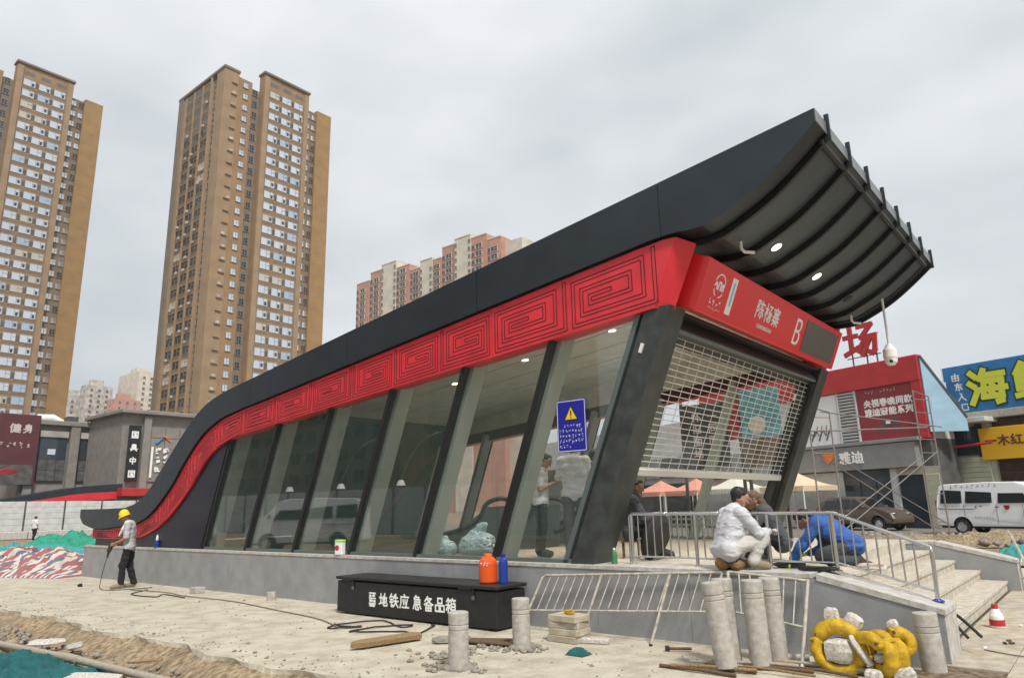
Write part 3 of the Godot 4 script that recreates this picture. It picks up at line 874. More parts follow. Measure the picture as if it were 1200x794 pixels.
	for k in 7:
		for seg in 5:
			var xa := -12.9 + 2.02 * seg; var xb := xa + 2.0
			part(st, "ceiling_panel", G.new().band(curve(LO_LINE, xa, xb, 0.05, 0.5), curve(LO_LINE, xa, xb, 0.075, 0.5), zc - 0.02, zc - strip_w + 0.02), M.ceiling)
		zc -= strip_w
	part(st, "ceiling_void", G.new().band(curve(LO_LINE, -13.3, -2.7, 0.12, 0.5), curve(LO_LINE, -13.3, -2.7, 0.14, 0.5), -0.30, -6.59), M.black)
	for p in [[-3.6, -1.25], [-3.6, -3.0], [-3.6, -4.8], [-5.3, -1.25], [-5.3, -3.0], [-5.3, -4.8], [-7.4, -1.3], [-7.4, -3.0], [-9.4, -1.3], [-9.4, -3.0], [-11.4, -1.3]]:
		var y := line_y(LO_LINE, p[0]) + 0.045
		downlight(st, Vector3(p[0], y, p[1]), Vector3(0.118, -1, 0).normalized(), 0.075, 1.3)
	# downlights in the front soffit
	for p in [[-1.72, -1.72, true], [-1.72, -3.55, true], [-1.72, -5.35, false]]:
		var y := line_y(LO_LINE, p[0]) + 0.016
		var nrm := Vector3(0.47, -1, 0).normalized()
		if p[2]: downlight(st, Vector3(p[0], y, p[1]), nrm, 0.08, 0.3)
		else: part(st, "downlight", disc(0.09, 0.012, nrm), M.rib, Vector3(p[0], y, p[1]))
	# bent conduits hanging from the soffit
	for z in [-0.92, -6.3]:
		var y := line_y(LO_LINE, -1.95) + 0.02
		part(st, "conduit", G.new().tube([Vector3(-1.93, y, z), Vector3(-1.93, y - 0.11, z), Vector3(-1.90, y - 0.15, z - 0.03), Vector3(-1.80, y - 0.16, z - 0.12)], 0.022, 8), M.white)
	# ---- entrance sign
	entrance_sign()
	# ---- little arm lamps on the inner posts
	for i in [1, 2, 3]:
		var xb: float = MULL[i] + 0.14
		var arm := part(st, "lamp_arm", G.new().tube(arc3([Vector3(xb + 0.75, 2.1, -0.5), Vector3(xb + 0.95, 2.5, -0.55), Vector3(xb + 1.25, 2.78, -0.6), Vector3(xb + 1.6, 2.9, -0.65)]), 0.022, 6), M.black)
		part(arm, "lamp_head", G.new().lathe([Vector2(0.0, 0.05), Vector2(0.05, 0.04), Vector2(0.085, -0.05), Vector2(0.0, -0.05)], 12, Vector3(xb + 0.75, 2.06, -0.5)), M.white)

func disc(r: float, t: float, nrm: Vector3) -> G:
	var s := nrm.cross(Vector3(0, 0, 1)).normalized()
	var b := Basis(s, nrm, s.cross(nrm))
	return G.new().lathe([Vector2(0, t), Vector2(r * 0.96, t), Vector2(r, t * 0.6), Vector2(r, 0), Vector2(0, 0)], 20, Vector3.ZERO, b)

func downlight(parent: Node, at: Vector3, nrm: Vector3, r: float, energy: float) -> void:
	var ring := part(parent, "downlight", disc(r * 1.18, 0.008, nrm), M.frame, at)
	part(ring, "lamp_lens", disc(r, 0.014, nrm), M.lamp_glow)
	var l := SpotLight3D.new()
	l.name = "downlight_lamp"
	l.light_energy = energy
	l.light_color = Color(1.0, 0.96, 0.88)
	l.spot_angle = 70.0
	l.spot_range = 12.0
	l.light_size = r
	l.shadow_enabled = true
	ring.add_child(l, true)
	l.transform = Transform3D(Basis.looking_at(nrm, Vector3(0, 0, 1)), nrm * 0.03)

func arc3(p: Array, n := 6) -> Array:
	var out := []
	for i in p.size() - 1:
		var a: Vector3 = p[maxi(i - 1, 0)]; var b: Vector3 = p[i]; var c: Vector3 = p[i + 1]; var d: Vector3 = p[mini(i + 2, p.size() - 1)]
		for k in n: out.append(b.cubic_interpolate(c, a, d, float(k) / n))
	out.append(p[p.size() - 1])
	return out

func entrance_sign() -> void:
	var nrm := Vector3(1, -0.42, 0).normalized()
	var upv := Vector3(0.42, 1, 0).normalized()
	var s := thing("station_sign", "tilted red sign box with white station name and letter B above the grille", "sign", Vector3(-2.15, 4.75, -0.37))
	# local frame: origin top edge at the near end, right = -z, down = -upv
	var rt := Vector3(0, 0, -1)
	var hgt := 0.74
	var len := 6.05
	part(s, "case", G.new().box(-upv * hgt * 0.5 + rt * len * 0.5 - nrm * 0.17, Vector3(0.34, hgt, len), Basis(nrm, upv, nrm.cross(upv)), 0.012), M.sign_red)
	part(s, "display", G.new().box(-upv * 0.38 + rt * 4.95 + nrm * 0.004, Vector3(0.012, 0.56, 1.75), Basis(nrm, upv, nrm.cross(upv)), 0.002), M.screen)
	var dn := -upv
	var out := nrm
	# round metro emblem: broken ring with a gate in it
	var g := G.new()
	var c := rt * 0.50 + dn * 0.30 + out * 0.004
	for seg in [[200, 340], [35, 65], [115, 145]]:
		var a: float = seg[0]
		while a < seg[1]:
			var p := c + (rt * cos(deg_to_rad(a)) + dn * sin(deg_to_rad(a))) * 0.16
			var q := c + (rt * cos(deg_to_rad(a + 14)) + dn * sin(deg_to_rad(a + 14))) * 0.16
			g.bar(p, q, 0.018, 0.006, out)
			a += 14
	for st in [[-0.15, 0.02, -0.11, -0.04], [-0.11, -0.04, -0.07, 0.02], [-0.07, 0.02, -0.07, 0.06], [-0.03, 0.06, -0.03, -0.05], [-0.03, -0.05, 0.04, -0.05], [0.04, -0.05, 0.04, 0.06], [0.08, 0.06, 0.08, -0.03], [0.08, -0.03, 0.15, -0.03], [0.12, -0.03, 0.13, 0.06]]:
		g.bar(c + rt * st[0] + dn * st[1], c + rt * st[2] + dn * st[3] + out * 0.0004, 0.03, 0.006, out)
	part(s, "emblem", g, M.letter_white)
	g = G.new()
	scribble(g, rt * 0.32 + dn * 0.50 + out * 0.002, 4, 0.085, 0.10, rt, dn)
	scribble(g, rt * 0.32 + dn * 0.61 + out * 0.002, 8, 0.035, 0.05, rt, dn)
	part(s, "small_print", g, M.letter_white)
	var stk := part(s, "sticker", G.new().box(rt * 0.93 + dn * 0.36 + out * 0.003, Vector3(0.006, 0.52, 0.17), Basis(nrm, upv, nrm.cross(upv)), 0.001), M.letter_white)
	part(stk, "sticker_print", G.new().box(rt * 0.93 + dn * 0.33 + out * 0.0075, Vector3(0.002, 0.34, 0.05), Basis(nrm, upv, nrm.cross(upv))), M.sky_blue)
	lettering(s, "陈杨寨", rt * 1.85 + dn * 0.18 + out * 0.002, 0.30, rt * 0.33, rt, dn, M.letter_white, 0.09)
	text_part(s, "CHENYANGZHAI", 0.085, rt * 2.32 + dn * 0.575, Basis(rt, upv, nrm), M.letter_white, "station_name")
	text_part(s, "B", 0.62, rt * 3.72 + dn * 0.39, Basis(rt, upv, nrm), M.letter_white, "exit_letter")

func text_part(parent: Node, txt: String, height: float, centre: Vector3, b: Basis, m: Material, called := "lettering", serif := false, depth := 0.006) -> MeshInstance3D:
	var t := TextMesh.new()
	var f := SystemFont.new()
	f.font_names = PackedStringArray(["Droid Serif" if serif else "Droid Sans"])
	t.font = f
	t.text = txt
	t.font_size = 64
	t.pixel_size = height / 64.0
	t.depth = depth
	var o := MeshInstance3D.new()
	o.name = called
	o.mesh = t
	o.material_override = m
	o.transform = Transform3D(b, centre + b.z * (depth * 0.5 + 0.001))
	parent.add_child(o, true)
	return o

# ---------------------------------------------------------------- granite base with steps
const STEP := [[-1.62, 0.825], [-1.26, 0.68], [-0.90, 0.525], [-0.55, 0.37], [-0.19, 0.215]]

func wall_top(x: float) -> float:
	return 0.83 if x < -1.15 else lerpf(0.81, 0.545, (x + 1.15) / 1.15)

func plinth() -> void:
	var pl := thing("granite_plinth", "grey speckled granite base wall with landing and steps under the subway entrance", "plinth")
	var core := G.new()
	core.box(Vector3(-12.4, 0.385, -0.2), Vector3(16.8, 0.77, 0.34))
	core.box(Vector3(-12.4, 0.385, -6.69), Vector3(16.8, 0.77, 0.34))
	core.box(Vector3(-20.8, 0.385, -3.4), Vector3(0.1, 0.77, 6.4))
	core.box(Vector3(-5.1, 0.385, -3.4), Vector3(6.8, 0.77, 6.2))
	part(pl, "core", core, M.mortar)
	# side panels, each a slab with open joints
	for sd in 2:
		var zf: float = [0.0, -6.60][sd]   # the face seen from the near side
		var zt: float = [-0.03, -6.63][sd]
		if sd == 1: zf = -6.62
		var x := -20.9
		var k := 0
		while x < -0.01:
			var xe := minf(x + 1.305, 0.0)
			if sd == 1 and x < -5.0:
				x = xe; continue
			var poly := PackedVector2Array([Vector2(x + 0.002, -0.02), Vector2(xe - 0.002, -0.02), Vector2(xe - 0.002, wall_top(xe) - 0.05), Vector2(x + 0.002, wall_top(x) - 0.05)])
			if x < -1.15 and xe > -1.15: poly.insert(3, Vector2(-1.15, 0.78))
			part(pl, "side_slab", G.new().prism(poly, Transform3D(Basis(), Vector3(0, 0, zf - 0.03 - rng.randf_range(0, 0.0015))), 0.03), [M.granite, M.granite_b][k % 2])
			k += 1
			x = xe
	# copings
	for sd in 2:
		var z0: float = [0.012, -6.61][sd]; var z1: float = [-0.62, -7.1][sd]
		var x := -20.9
		while x < -1.2:
			var xe := minf(x + 1.97, -1.15)
			part(pl, "coping", slab_piece(x + 0.002, xe - 0.002, z0, z1 if x > -6.0 else (z0 - 0.36), 0.832, 0.052), M.coping)
			x = xe
		var lo := [Vector2(-1.148, 0.765), Vector2(0.012, 0.497)]; var hi := [Vector2(-1.148, 0.83), Vector2(0.012, 0.548)]
		part(pl, "coping", G.new().band(lo, hi, z0, z1), M.coping)
		var lo2 := [Vector2(-1.7, 0.0), Vector2(-1.15, 0.0), Vector2(-0.03, 0.0)]; var hi2 := [Vector2(-1.7, 0.75), Vector2(-1.15, 0.75), Vector2(-0.03, 0.49)]
		part(pl, "cheek_core", G.new().band(lo2, hi2, z0 - 0.045, z1 + 0.02), M.mortar)
		part(pl, "end_slab", G.new().box(Vector3(-0.015, 0.24, (z0 + z1) * 0.5), Vector3(0.03, 0.51, absf(z1 - z0) - 0.03), Basis(), 0.003), M.coping)
		part(pl, "inner_slab", G.new().band([Vector2(-1.7, 0.0), Vector2(-1.15, 0.0), Vector2(-0.04, 0.0)], [Vector2(-1.7, 0.77), Vector2(-1.15, 0.765), Vector2(-0.04, 0.5)], (z1 + 0.018) if sd == 0 else (z0 - 0.018), (z1 - 0.004) if sd == 0 else (z0 - 0.043)), M.granite)
	part(pl, "end_slab", G.new().box(Vector3(-20.905, 0.37, -0.2), Vector3(0.03, 0.8, 0.36), Basis(), 0.003), M.granite)
	# landing paving
	for ix in 9:
		for iz in 10:
			var x0 := -1.62 - 0.6 * (ix + 1); var z0 := -0.63 - 0.598 * iz
			part(pl, "landing_tile", slab_piece(x0 + 0.0015, x0 + 0.5985, z0 - 0.0015, z0 - 0.5965, 0.826 + rng.randf_range(-0.001, 0.001), 0.05, 0.002), M.tread)
	# steps
	for i in STEP.size():
		var xa: float = STEP[i][0]; var y: float = STEP[i][1]
		var xprev: float = -1.62 if i == 0 else STEP[i - 1][0]
		if i > 0:
			for k in 5:
				var z0 := -0.64 - 1.192 * k
				part(pl, "step_tread", slab_piece(xprev - 0.02, xa + 0.02, z0 - 0.001, z0 - 1.19, y, 0.045, 0.004), M.tread)
		part(pl, "step_riser", G.new().box(Vector3(xa - 0.012, y - 0.1, -3.62), Vector3(0.024, 0.12, 5.95), Basis(), 0.002), M.tread)
	part(pl, "step_core", G.new().band([Vector2(-1.7, 0.0), Vector2(-0.22, 0.0)], [Vector2(-1.7, 0.64), Vector2(-0.22, 0.04)], -0.66, -6.58), M.mortar)
	# floor of the stair well behind the landing
	part(pl, "well_floor", slab_piece(-20.6, -7.1, -0.4, -6.5, 0.10, 0.1, 0.0), M.grey_dark)

# ---------------------------------------------------------------- far buildings
func box_part(parent: Node, called: String, x0: float, x1: float, y0: float, y1: float, z0: float, z1: float, m: Material, ch := 0.0) -> MeshInstance3D:
	return part(parent, called, G.new().box(Vector3((x0 + x1) * 0.5, (y0 + y1) * 0.5, (z0 + z1) * 0.5), Vector3(absf(x1 - x0), absf(y1 - y0), absf(z1 - z0)), Basis(), ch), m)

# frame of a window facing +x; the pane is set back in it
func frame_mesh(w: float, h: float, bar_at := 0.62, d := 0.16, t := 0.09) -> ArrayMesh:
	var g := G.new()
	g.box(Vector3(d * 0.5, h * 0.5, 0), Vector3(d, t, w + t)); g.box(Vector3(d * 0.5, -h * 0.5, 0), Vector3(d + 0.1, t, w + t + 0.1))
	g.box(Vector3(d * 0.5, 0, w * 0.5), Vector3(d, h - t, t)); g.box(Vector3(d * 0.5, 0, -w * 0.5), Vector3(d, h - t, t))
	if bar_at > 0.0:
		g.box(Vector3(d * 0.4, 0, w * (0.5 - bar_at)), Vector3(d * 0.7, h - t, 0.07))
		g.box(Vector3(d * 0.4, h * 0.08, w * (0.5 - bar_at) * 0.5 - w * 0.25), Vector3(d * 0.7, 0.07, w * (1 - bar_at)))
	return g.mesh()

func pane_mesh(w: float, h: float) -> ArrayMesh:
	return G.new().box(Vector3(0.03, 0, 0), Vector3(0.04, h, w)).mesh()

func tower(o: Vector3, hgt: float, label: String) -> Node3D:
	var t := thing("apartment_tower", label, "tower block", o, 0.0, "tan residential towers")
	var fl := 3.0
	var n := int(hgt / fl)
	box_part(t, "core_wall", -23.0, -1.2, 0, hgt - 1.0, -30.4, -0.9, M.tan)
	# +x side
	box_part(t, "corner_pier", -3.8, 0.0, 0, hgt + 0.8, -3.7, 0.0, M.tan_pale, 0.05)
	box_part(t, "wall_strip", -1.3, -0.35, 0, hgt, -7.4, -3.7, M.tan, 0.03)
	box_part(t, "recess_wall", -1.3, -1.1, 0, hgt - 2.0, -9.8, -7.4, M.tan_grey)
	var bay := box_part(t, "bay_wall", -1.3, 1.0, 0, hgt + 3.2, -22.6, -9.8, M.tan, 0.05)
	for z in [-10.5, -21.9]:
		box_part(t, "bay_pier", 0.9, 1.35, 0, hgt + 2.6, z - 0.65, z + 0.65, M.tan_pale, 0.05)
	box_part(t, "recess_wall", -1.3, -0.7, 0, hgt, -26.0, -22.6, M.tan_grey, 0.03)
	var gold := box_part(t, "tile_wall", -1.3, 0.0, 0, hgt + 0.6, -30.5, -26.0, M.tan_gold, 0.04)
	box_part(t, "cornice", -23.2, 0.2, hgt + 0.6, hgt + 1.3, -3.9, 0.2, M.tan_grey, 0.05)
	box_part(t, "cornice", -1.5, 1.5, hgt + 3.2, hgt + 3.8, -22.9, -9.5, M.tan_grey, 0.05)
	for z in [-12.6, -16.2, -19.8]:
		box_part(bay, "slot_shade", 0.99, 1.05, hgt + 0.7, hgt + 1.6, z - 1.1, z + 1.1, M.niche_shade, 0.01)  # dark boxes paint the shade of the open parapet slots
	var fr := frame_mesh(2.65, 1.95); var pn := pane_mesh(2.55, 1.85)
	var fr_s := frame_mesh(1.25, 1.5, 0.5); var pn_s := pane_mesh(1.15, 1.4)
	var fr_z := frame_mesh(3.3, 1.95, 0.5, 0.14); var pn_z := pane_mesh(3.2, 1.85)
	var lv := G.new()  # slats added in place of the open, shaded niches
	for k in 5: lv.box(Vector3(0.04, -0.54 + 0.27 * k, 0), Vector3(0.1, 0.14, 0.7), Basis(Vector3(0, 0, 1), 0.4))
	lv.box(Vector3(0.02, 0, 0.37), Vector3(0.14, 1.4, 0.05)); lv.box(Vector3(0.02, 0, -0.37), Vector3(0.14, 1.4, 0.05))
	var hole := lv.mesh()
	var casement := G.new().box(Vector3(0.10, 0, 0), Vector3(0.03, 0.85, 0.5)).mesh()
	var ac := G.new().box(Vector3.ZERO, Vector3(0.4, 0.6, 0.8), Basis(), 0.03).mesh()
	var ledge := G.new().box(Vector3.ZERO, Vector3(0.5, 0.12, 1.5), Basis(), 0.02).mesh()
	var first := maxi(1, n - 33)
	var to_z := Basis(Vector3.UP, -PI / 2)
	for i in range(first, n):
		var y := i * fl + 1.6
		# bay
		for k in 3:
			var z := -12.75 - 3.45 * k
			var w := part(t, "window", fr, M.window_frame, Vector3(0.98, y, z))
			var rr := rng.randf()
			part(w, "pane", pn, M.window_mirror if rr < 0.72 else (M.window_sky if rr < 0.88 else M.curtain), Vector3.ZERO)
			if rng.randf() < 0.75: part(w, "casement", casement, M.window_dark, Vector3(0, -0.3 + 0.3 * float(rng.randf() < 0.5), -0.78))
			if k > 0: part(t, "niche_shade", hole, M.niche_shade, Vector3(1.0, y - 0.1, z + 1.72))
		box_part(bay, "floor_band", 1.0, 1.08, y - 1.45, y - 1.05, -21.2, -11.2, M.tan_pale)
		part(t, "ledge", ledge, M.tan_pale, Vector3(0.1, y - 1.0, -2.6))
		if rng.randf() < 0.5: part(t, "air_unit", ac, M.pale_wall, Vector3(0.12, y - 0.62, -2.6 + rng.randf_range(-0.3, 0.3)))
		# column beside the corner pier
		var w2 := part(t, "window", fr_s, M.window_frame, Vector3(-0.36, y, -5.7))
		part(w2, "pane", pn_s, M.window_mirror)
		part(t, "small_window", fr_s, M.window_frame, Vector3(-1.12, y - 0.4, -8.6)).add_child(pane_of(pn_s, M.window_dark))
		part(t, "small_window", fr_s, M.tan_pale, Vector3(-0.72, y, -23.6)).add_child(pane_of(pn_s, M.window_mirror))
		part(t, "small_window", fr_s, M.tan_pale, Vector3(-0.72, y, -25.4)).add_child(pane_of(pn_s, M.window_mirror if rng.randf() < 0.5 else M.window_dark))
		# tile courses
		box_part(gold, "tile_course", -0.01, 0.015, y + 1.36, y + 1.42, -30.4, -26.1, M.tan_grey)
		# +z side: same glass, toned dark to paint its missing sky reflection
		for k in 3:
			var w := part(t, "window", fr_z, M.tan_pale, Vector3(-8.2 - 4.3 * k, y, -0.12), to_z)
			var rz := rng.randf()
			part(w, "pane", pn_z, (M.window_dark if rz < 0.7 else (M.window_blue if rz < 0.9 else M.curtain)) if i < n - 5 else (M.window_blue if rz < 0.6 else M.tan_grey))
			if rng.randf() < 0.35: part(w, "air_unit", ac, M.pale_wall, Vector3(0.35, -1.2, rng.randf_range(-0.9, 0.9)))
		part(t, "small_window", fr_s, M.window_frame, Vector3(-4.7, y, -0.5), to_z).add_child(pane_of(pn_s, M.window_dark))
		box_part(t, "floor_band", -19.8, -6.2, y - 1.4, y - 1.05, -0.2, -0.02, M.tan_pale)
	box_part(t, "side_wall", -20.6, -5.9, 0, hgt, -0.95, -0.12, M.tan_pale, 0.03)
	for x in [-6.25, -10.35, -14.65, -18.95]:
		box_part(t, "side_rib", x - 0.22, x + 0.22, 0, hgt, -0.12, 0.16, M.tan_pale, 0.03)
	box_part(t, "side_recess", -5.9, -3.8, 0, hgt - 1.0, -0.95, -0.5, M.tan)
	box_part(t, "side_pier", -23.0, -20.6, 0, hgt + 0.6, -3.0, 0.12, M.tan_grey, 0.04)
	box_part(t, "side_pier", -6.6, -5.8, 0, hgt + 0.6, -0.9, 0.12, M.tan_pale, 0.03)
	return t

func pane_of(m: ArrayMesh, mt: Material) -> MeshInstance3D:
	var o := MeshInstance3D.new()
	o.name = "pane"
	o.mesh = m
	o.material_override = mt
	return o

func skyline() -> void:
	tower(Vector3(-145.9, 0, -64.86), 105.2, "tall tan tower block rising behind the low curve of the black roof")
	tower(Vector3(-195.5, 0, -25.4), 111.0, "tall tan tower block standing behind the maroon billboard")
	# salmon and cream slab block
	var s := thing("apartment_slab", "salmon and cream apartment slab with stepped roofline behind the black roof", "apartment block", Vector3(-157, 0, -178.5))
	var secs := [[-83.3, -74.6, 98.0, 0], [-74.6, -66.2, 101.4, 1], [-66.2, -57.0, 102.6, 2], [-57.0, -49.0, 99.4, 0], [-49.0, -42.3, 96.6, 1], [-42.3, -35.4, 98.6, 2], [-35.4, -30.6, 97.6, 0], [-30.6, -23.0, 101.6, 1], [-23.0, -14.4, 102.8, 2], [-14.4, -6.6, 101.2, 0], [-6.6, 0.0, 98.6, 1]]
	var sw := frame_mesh(1.4, 1.5, 0.5); var sp := pane_mesh(1.3, 1.4)
	var bw := frame_mesh(3.2, 2.0, 0.5, 0.3); var bp := pane_mesh(3.1, 1.9)
	var to_z := Basis(Vector3.UP, -PI / 2)
	for c in secs:
		var x0: float = c[0]; var x1: float = c[1]; var h: float = c[2]
		var white: bool = c[3] == 2
		var zf := -0.5 if c[3] == 1 else (0.4 if white else 0.0)
		box_part(s, "wall_section", x0 + 0.02, x1 - 0.02, 0, h, -11.5, zf, M.cream if white else M.salmon, 0.05)
		box_part(s, "parapet", x0, x1, h, h + 0.5, -11.6, zf + 0.15, M.cream, 0.05)
		var i := int(h / 3.0) - 1
		while i > int(h / 3.0) - 14:
			var y := i * 3.0 + 1.4
			if white:
				for xx in [x0 + 0.7, x1 - 0.7]:
					part(s, "window", sw, M.cream, Vector3(xx, y, zf), to_z).add_child(pane_of(sp, M.window_dark))
			else:
				part(s, "balcony_window", bw, M.cream, Vector3((x0 + x1) * 0.5, y, zf), to_z).add_child(pane_of(bp, M.window_blue))
				part(s, "window", sw, M.window_frame, Vector3(x0 + 0.9, y, zf), to_z).add_child(pane_of(sp, M.window_dark))
			i -= 1
	box_part(s, "end_wall", -0.1, 8.0, 0, 97.0, -12.0, -3.0, M.cream, 0.05)
	box_part(s, "roof_house", -64.0, -60.0, 102.6, 105.0, -8, -4, M.cream)
	box_part(s, "roof_house", -21.0, -17.0, 102.8, 105.2, -8, -4, M.cream)
	# pale far block between the towers
	for b in [[-452.0, -437.0, -134, 68.0, "pale_wall", "grey windowed apartment block far off between the towers"], [-436.0, -428.0, -140.0, 73.0, "pale_wall", "slim pale apartment block far off between the towers"], [-432.0, -405.0, -158.0, 80.0, "cream", "cream slab block standing farthest between the towers"], [-413.0, -404.0, -146.0, 63.0, "salmon", "small salmon block far off before the cream slab"]]:
		var z0: float = b[2]
		var q := thing("distant_block", b[5], "apartment block", Vector3(b[0], 0, z0), 0.0, "far blocks between the towers")
		var wd: float = b[1] - b[0]
		box_part(q, "wall", 0, wd, 0, b[3], -14.0, 0, M[b[4]])
		box_part(q, "roof_house", wd * 0.3, wd * 0.6, b[3], b[3] + 3.5, -10.0, -3.0, M[b[4]])
		var k := 0
		for i in range(8, int(b[3] / 3.0)):
			for z in [-3.0, -7.0, -11.0]:
				part(q, "window", sw, M.cream, Vector3(wd, i * 3.0 + 1.2, z)).add_child(pane_of(sp, M.window_dark))
			if b[4] != "cream":
				var x := 2.0
				while x < wd - 1.0:
					part(q, "window", sw, M.cream, Vector3(x, i * 3.0 + 1.2, 0.0), to_z).add_child(pane_of(sp, M.window_dark if (i + k) % 3 else M.window_blue))
					x += 3.4
					k += 1

# ---------------------------------------------------------------- street side behind the left end
func left_street() -> void:
	# shopping centre with two dark window bays
	var b := thing("shopping_centre", "grey stone shopping centre with two dark window bays behind the white hoarding", "building", Vector3(-85, 0, -17.3))
	box_part(b, "wall", -14, -0.4, 0, 11.2, -10.4, 0.6, M.grey_stone)
	box_part(b, "cornice", -14.2, 0.35, 11.2, 11.7, -10.6, 0.8, M.grey_stone, 0.05)
	for p in [[-0.3, 0.5], [-4.3, -3.4], [-8.9, -7.9]]:
		box_part(b, "pier", -0.4, 0.25, 0, 11.2, p[0], p[1], M.grey_stone, 0.04)
	for bay in [[-0.55, -3.25], [-4.45, -7.7]]:
		var wz: float = (bay[0] + bay[1]) * 0.5
		var ww: float = absf(bay[1] - bay[0])
		var win := box_part(b, "window_bay", -0.42, -0.2, 5.3, 9.9, bay[0] - 0.1, bay[1] + 0.1, M.window_dark)
		for r in 4:
			for c in 3:
				box_part(win, "pane", -0.2, -0.17, 5.36 + 1.13 * r, 6.43 + 1.13 * r, bay[0] - 0.14 - c * ww / 3.0 * 0.94, bay[0] - 0.14 - (c + 0.96) * ww / 3.0 * 0.94, M.window_blue if r > 1 else M.grey_dark)
		box_part(win, "open_pane", -0.1, -0.05, 8.1, 8.7, wz + 0.5, wz - 0.25, M.window_mirror)
		box_part(b, "lintel", -0.4, 0.0, 9.95, 10.6, bay[0], bay[1], M.pale_wall)
	var rg := thing("rooftop_unit", "white rooftop duct on the grey shopping centre roof", "duct", Vector3(-88, 11.7, -19.2))
	part(rg, "duct", G.new().tube([Vector3(0, 0.5, 1.0), Vector3(0, 0.6, -0.5), Vector3(0, 0.1, -1.4)], 0.45, 10), M.white)
	part(rg, "fan_box", G.new().box(Vector3(0, 0.45, -2.4), Vector3(1.2, 0.9, 1.1), Basis(), 0.05), M.roof_grey)
	# grey block with vertical sign
	var t := thing("corner_block", "grey stone corner block with black vertical sign and panelled wall", "building", Vector3(-76, 0, -22.5))
	box_part(t, "wall", -9, -0.2, 0, 11.9, -11.0, 0, M.grey_stone)
	box_part(t, "cornice", -9.4, 0.6, 11.9, 12.35, -11.4, 0.5, M.grey_stone, 0.08)
	box_part(t, "pier", -0.3, 0.25, 0, 11.7, -2.75, -2.0, M.grey_stone, 0.04)
	for r in 5:
		for c in 3:
			box_part(t, "wall_panel", -0.2, -0.05, 5.0 + 1.14 * r, 6.1 + 1.14 * r, -2.85 - 1.55 * c, -4.35 - 1.55 * c, M.grey_stone, 0.02)
	box_part(t, "awning", -0.2, 1.2, 3.5, 4.3, -6.0, 0.0, M.shop_red, 0.03)
	var vs := thing("vertical_sign", "black vertical sign with four white characters on the grey corner block", "sign", Vector3(-75.75, 0, -23.6))
	box_part(vs, "board", -0.1, 0.05, 5.0, 10.7, -0.6, 0.6, M.black, 0.01)
	lettering(vs, "国典中国", Vector3(0.056, 10.1, 0.36), 0.72, Vector3(0, -1.33, 0), Vector3(0, 0, -1), Vector3(0, -1, 0), M.letter_white, 0.15, 0.03)
	var lg := thing("wall_logo", "white lettering with blue and orange swoosh on the panelled grey wall", "sign", Vector3(-76.0, 0, -26.7))
	var g := G.new()
	for a in [[M.sign_blue, 9.2, 0.8, -0.35], [M.heart, 9.5, 0.1, 0.25]]:
		g = G.new()
		var pts := []
		for k in 9:
			var x := k / 8.0
			pts.append(Vector3(0.03, a[1] + 0.25 * sin(x * 4.0 + a[3] * 4.0), a[2] - x * 0.9))
		g.tube(pts, 0.12, 6, 0.03)
		part(lg, "swoosh", g, a[0])
	for r in 3:
		g = G.new()
		for c in 2:
			scribble(g, Vector3(0.0, 8.7 - r * 1.05, 0.75 - c * 0.85), 1, 0.8, 1.0, Vector3(0, 0, -1), Vector3(0, -1, 0), 0.05)
			scribble(g, Vector3(0.0, 8.7 - r * 1.05, 0.75 - c * 0.85), 1, 0.8, 1.0, Vector3(0, 0, -1), Vector3(0, -1, 0), 0.05)
		part(lg, "character", g, M.letter_white)
	part(lg, "side_bar", G.new().box(Vector3(0.03, 7.0, 1.1), Vector3(0.05, 3.2, 0.22)), M.letter_white)
	# maroon billboard
	var mb := thing("billboard", "maroon billboard with faded white characters and red flame shape beside the shopping centre", "billboard", Vector3(-84.5, 0, -13.5))
	box_part(mb, "panel", -0.5, 0.0, 4.9, 12.1, -4.1, 5.0, M.maroon, 0.03)
	box_part(mb, "lower_panel", -0.4, 0.03, 4.9, 6.9, -3.9, 5.0, M.grey_dark, 0.02)
	box_part(mb, "support", -1.2, -0.5, 0, 12.0, -3.6, -3.0, M.roof_grey)
	box_part(mb, "support", -1.2, -0.5, 0, 12.0, 2.0, 2.6, M.roof_grey)
	lettering(mb, "健身", Vector3(0.004, 11.1, -1.4), 0.95, Vector3(0, 0, -1.15), Vector3(0, 0, -1), Vector3(0, -1, 0), M.letter_dim, 0.13, 0.02)
	g = G.new()
	scribble(g, Vector3(0.004, 9.2, -0.1), 6, 0.5, 0.58, Vector3(0, 0, -1), Vector3(0, -1, 0), 0.01)
	part(mb, "small_lettering", g, M.letter_dim)
	g = G.new()
	for k in 6:
		g.tube([Vector3(0.04, 5.5 + 0.1 * k, 1.0 - 0.3 * k), Vector3(0.04, 5.9 + 0.12 * k, -0.5 - 0.2 * k), Vector3(0.04, 6.0 + 0.06 * k, -2.2 - 0.1 * k)], 0.09, 5, 0.02)
	part(mb, "flame_shape", g, M.shop_red)
	# second entrance of the same kind, far side of the hoarding
	var e := thing("far_entrance", "distant black and red entrance roof rising behind the white hoarding", "subway entrance", Vector3(-80, 0, -17))
	var lo := []; var hi := []; var rl := []
	for k in 13:
		var x := -8.0 + 14.0 * k / 12.0
		var base := 4.45 - 0.17 * (x + 8.0) - 0.035 * maxf(0.0, -x - 4.0) * 3.0
		lo.append(Vector2(x, base)); hi.append(Vector2(x, base + 0.75 - 0.02 * (x + 8.0))); rl.append(Vector2(x, base - 0.72))
	var tb := Basis(Vector3(0, 0, 1), Vector3.UP, Vector3(-1, 0, 0))
	part(e, "fascia", G.new().band(lo, hi, 0.0, -4.0), M.fascia, Vector3(0, 0, 2.0), tb)
	part(e, "red_band", G.new().band(rl, lo, 0.05, -3.9), M.red, Vector3(0.1, 0, 2.0), tb)
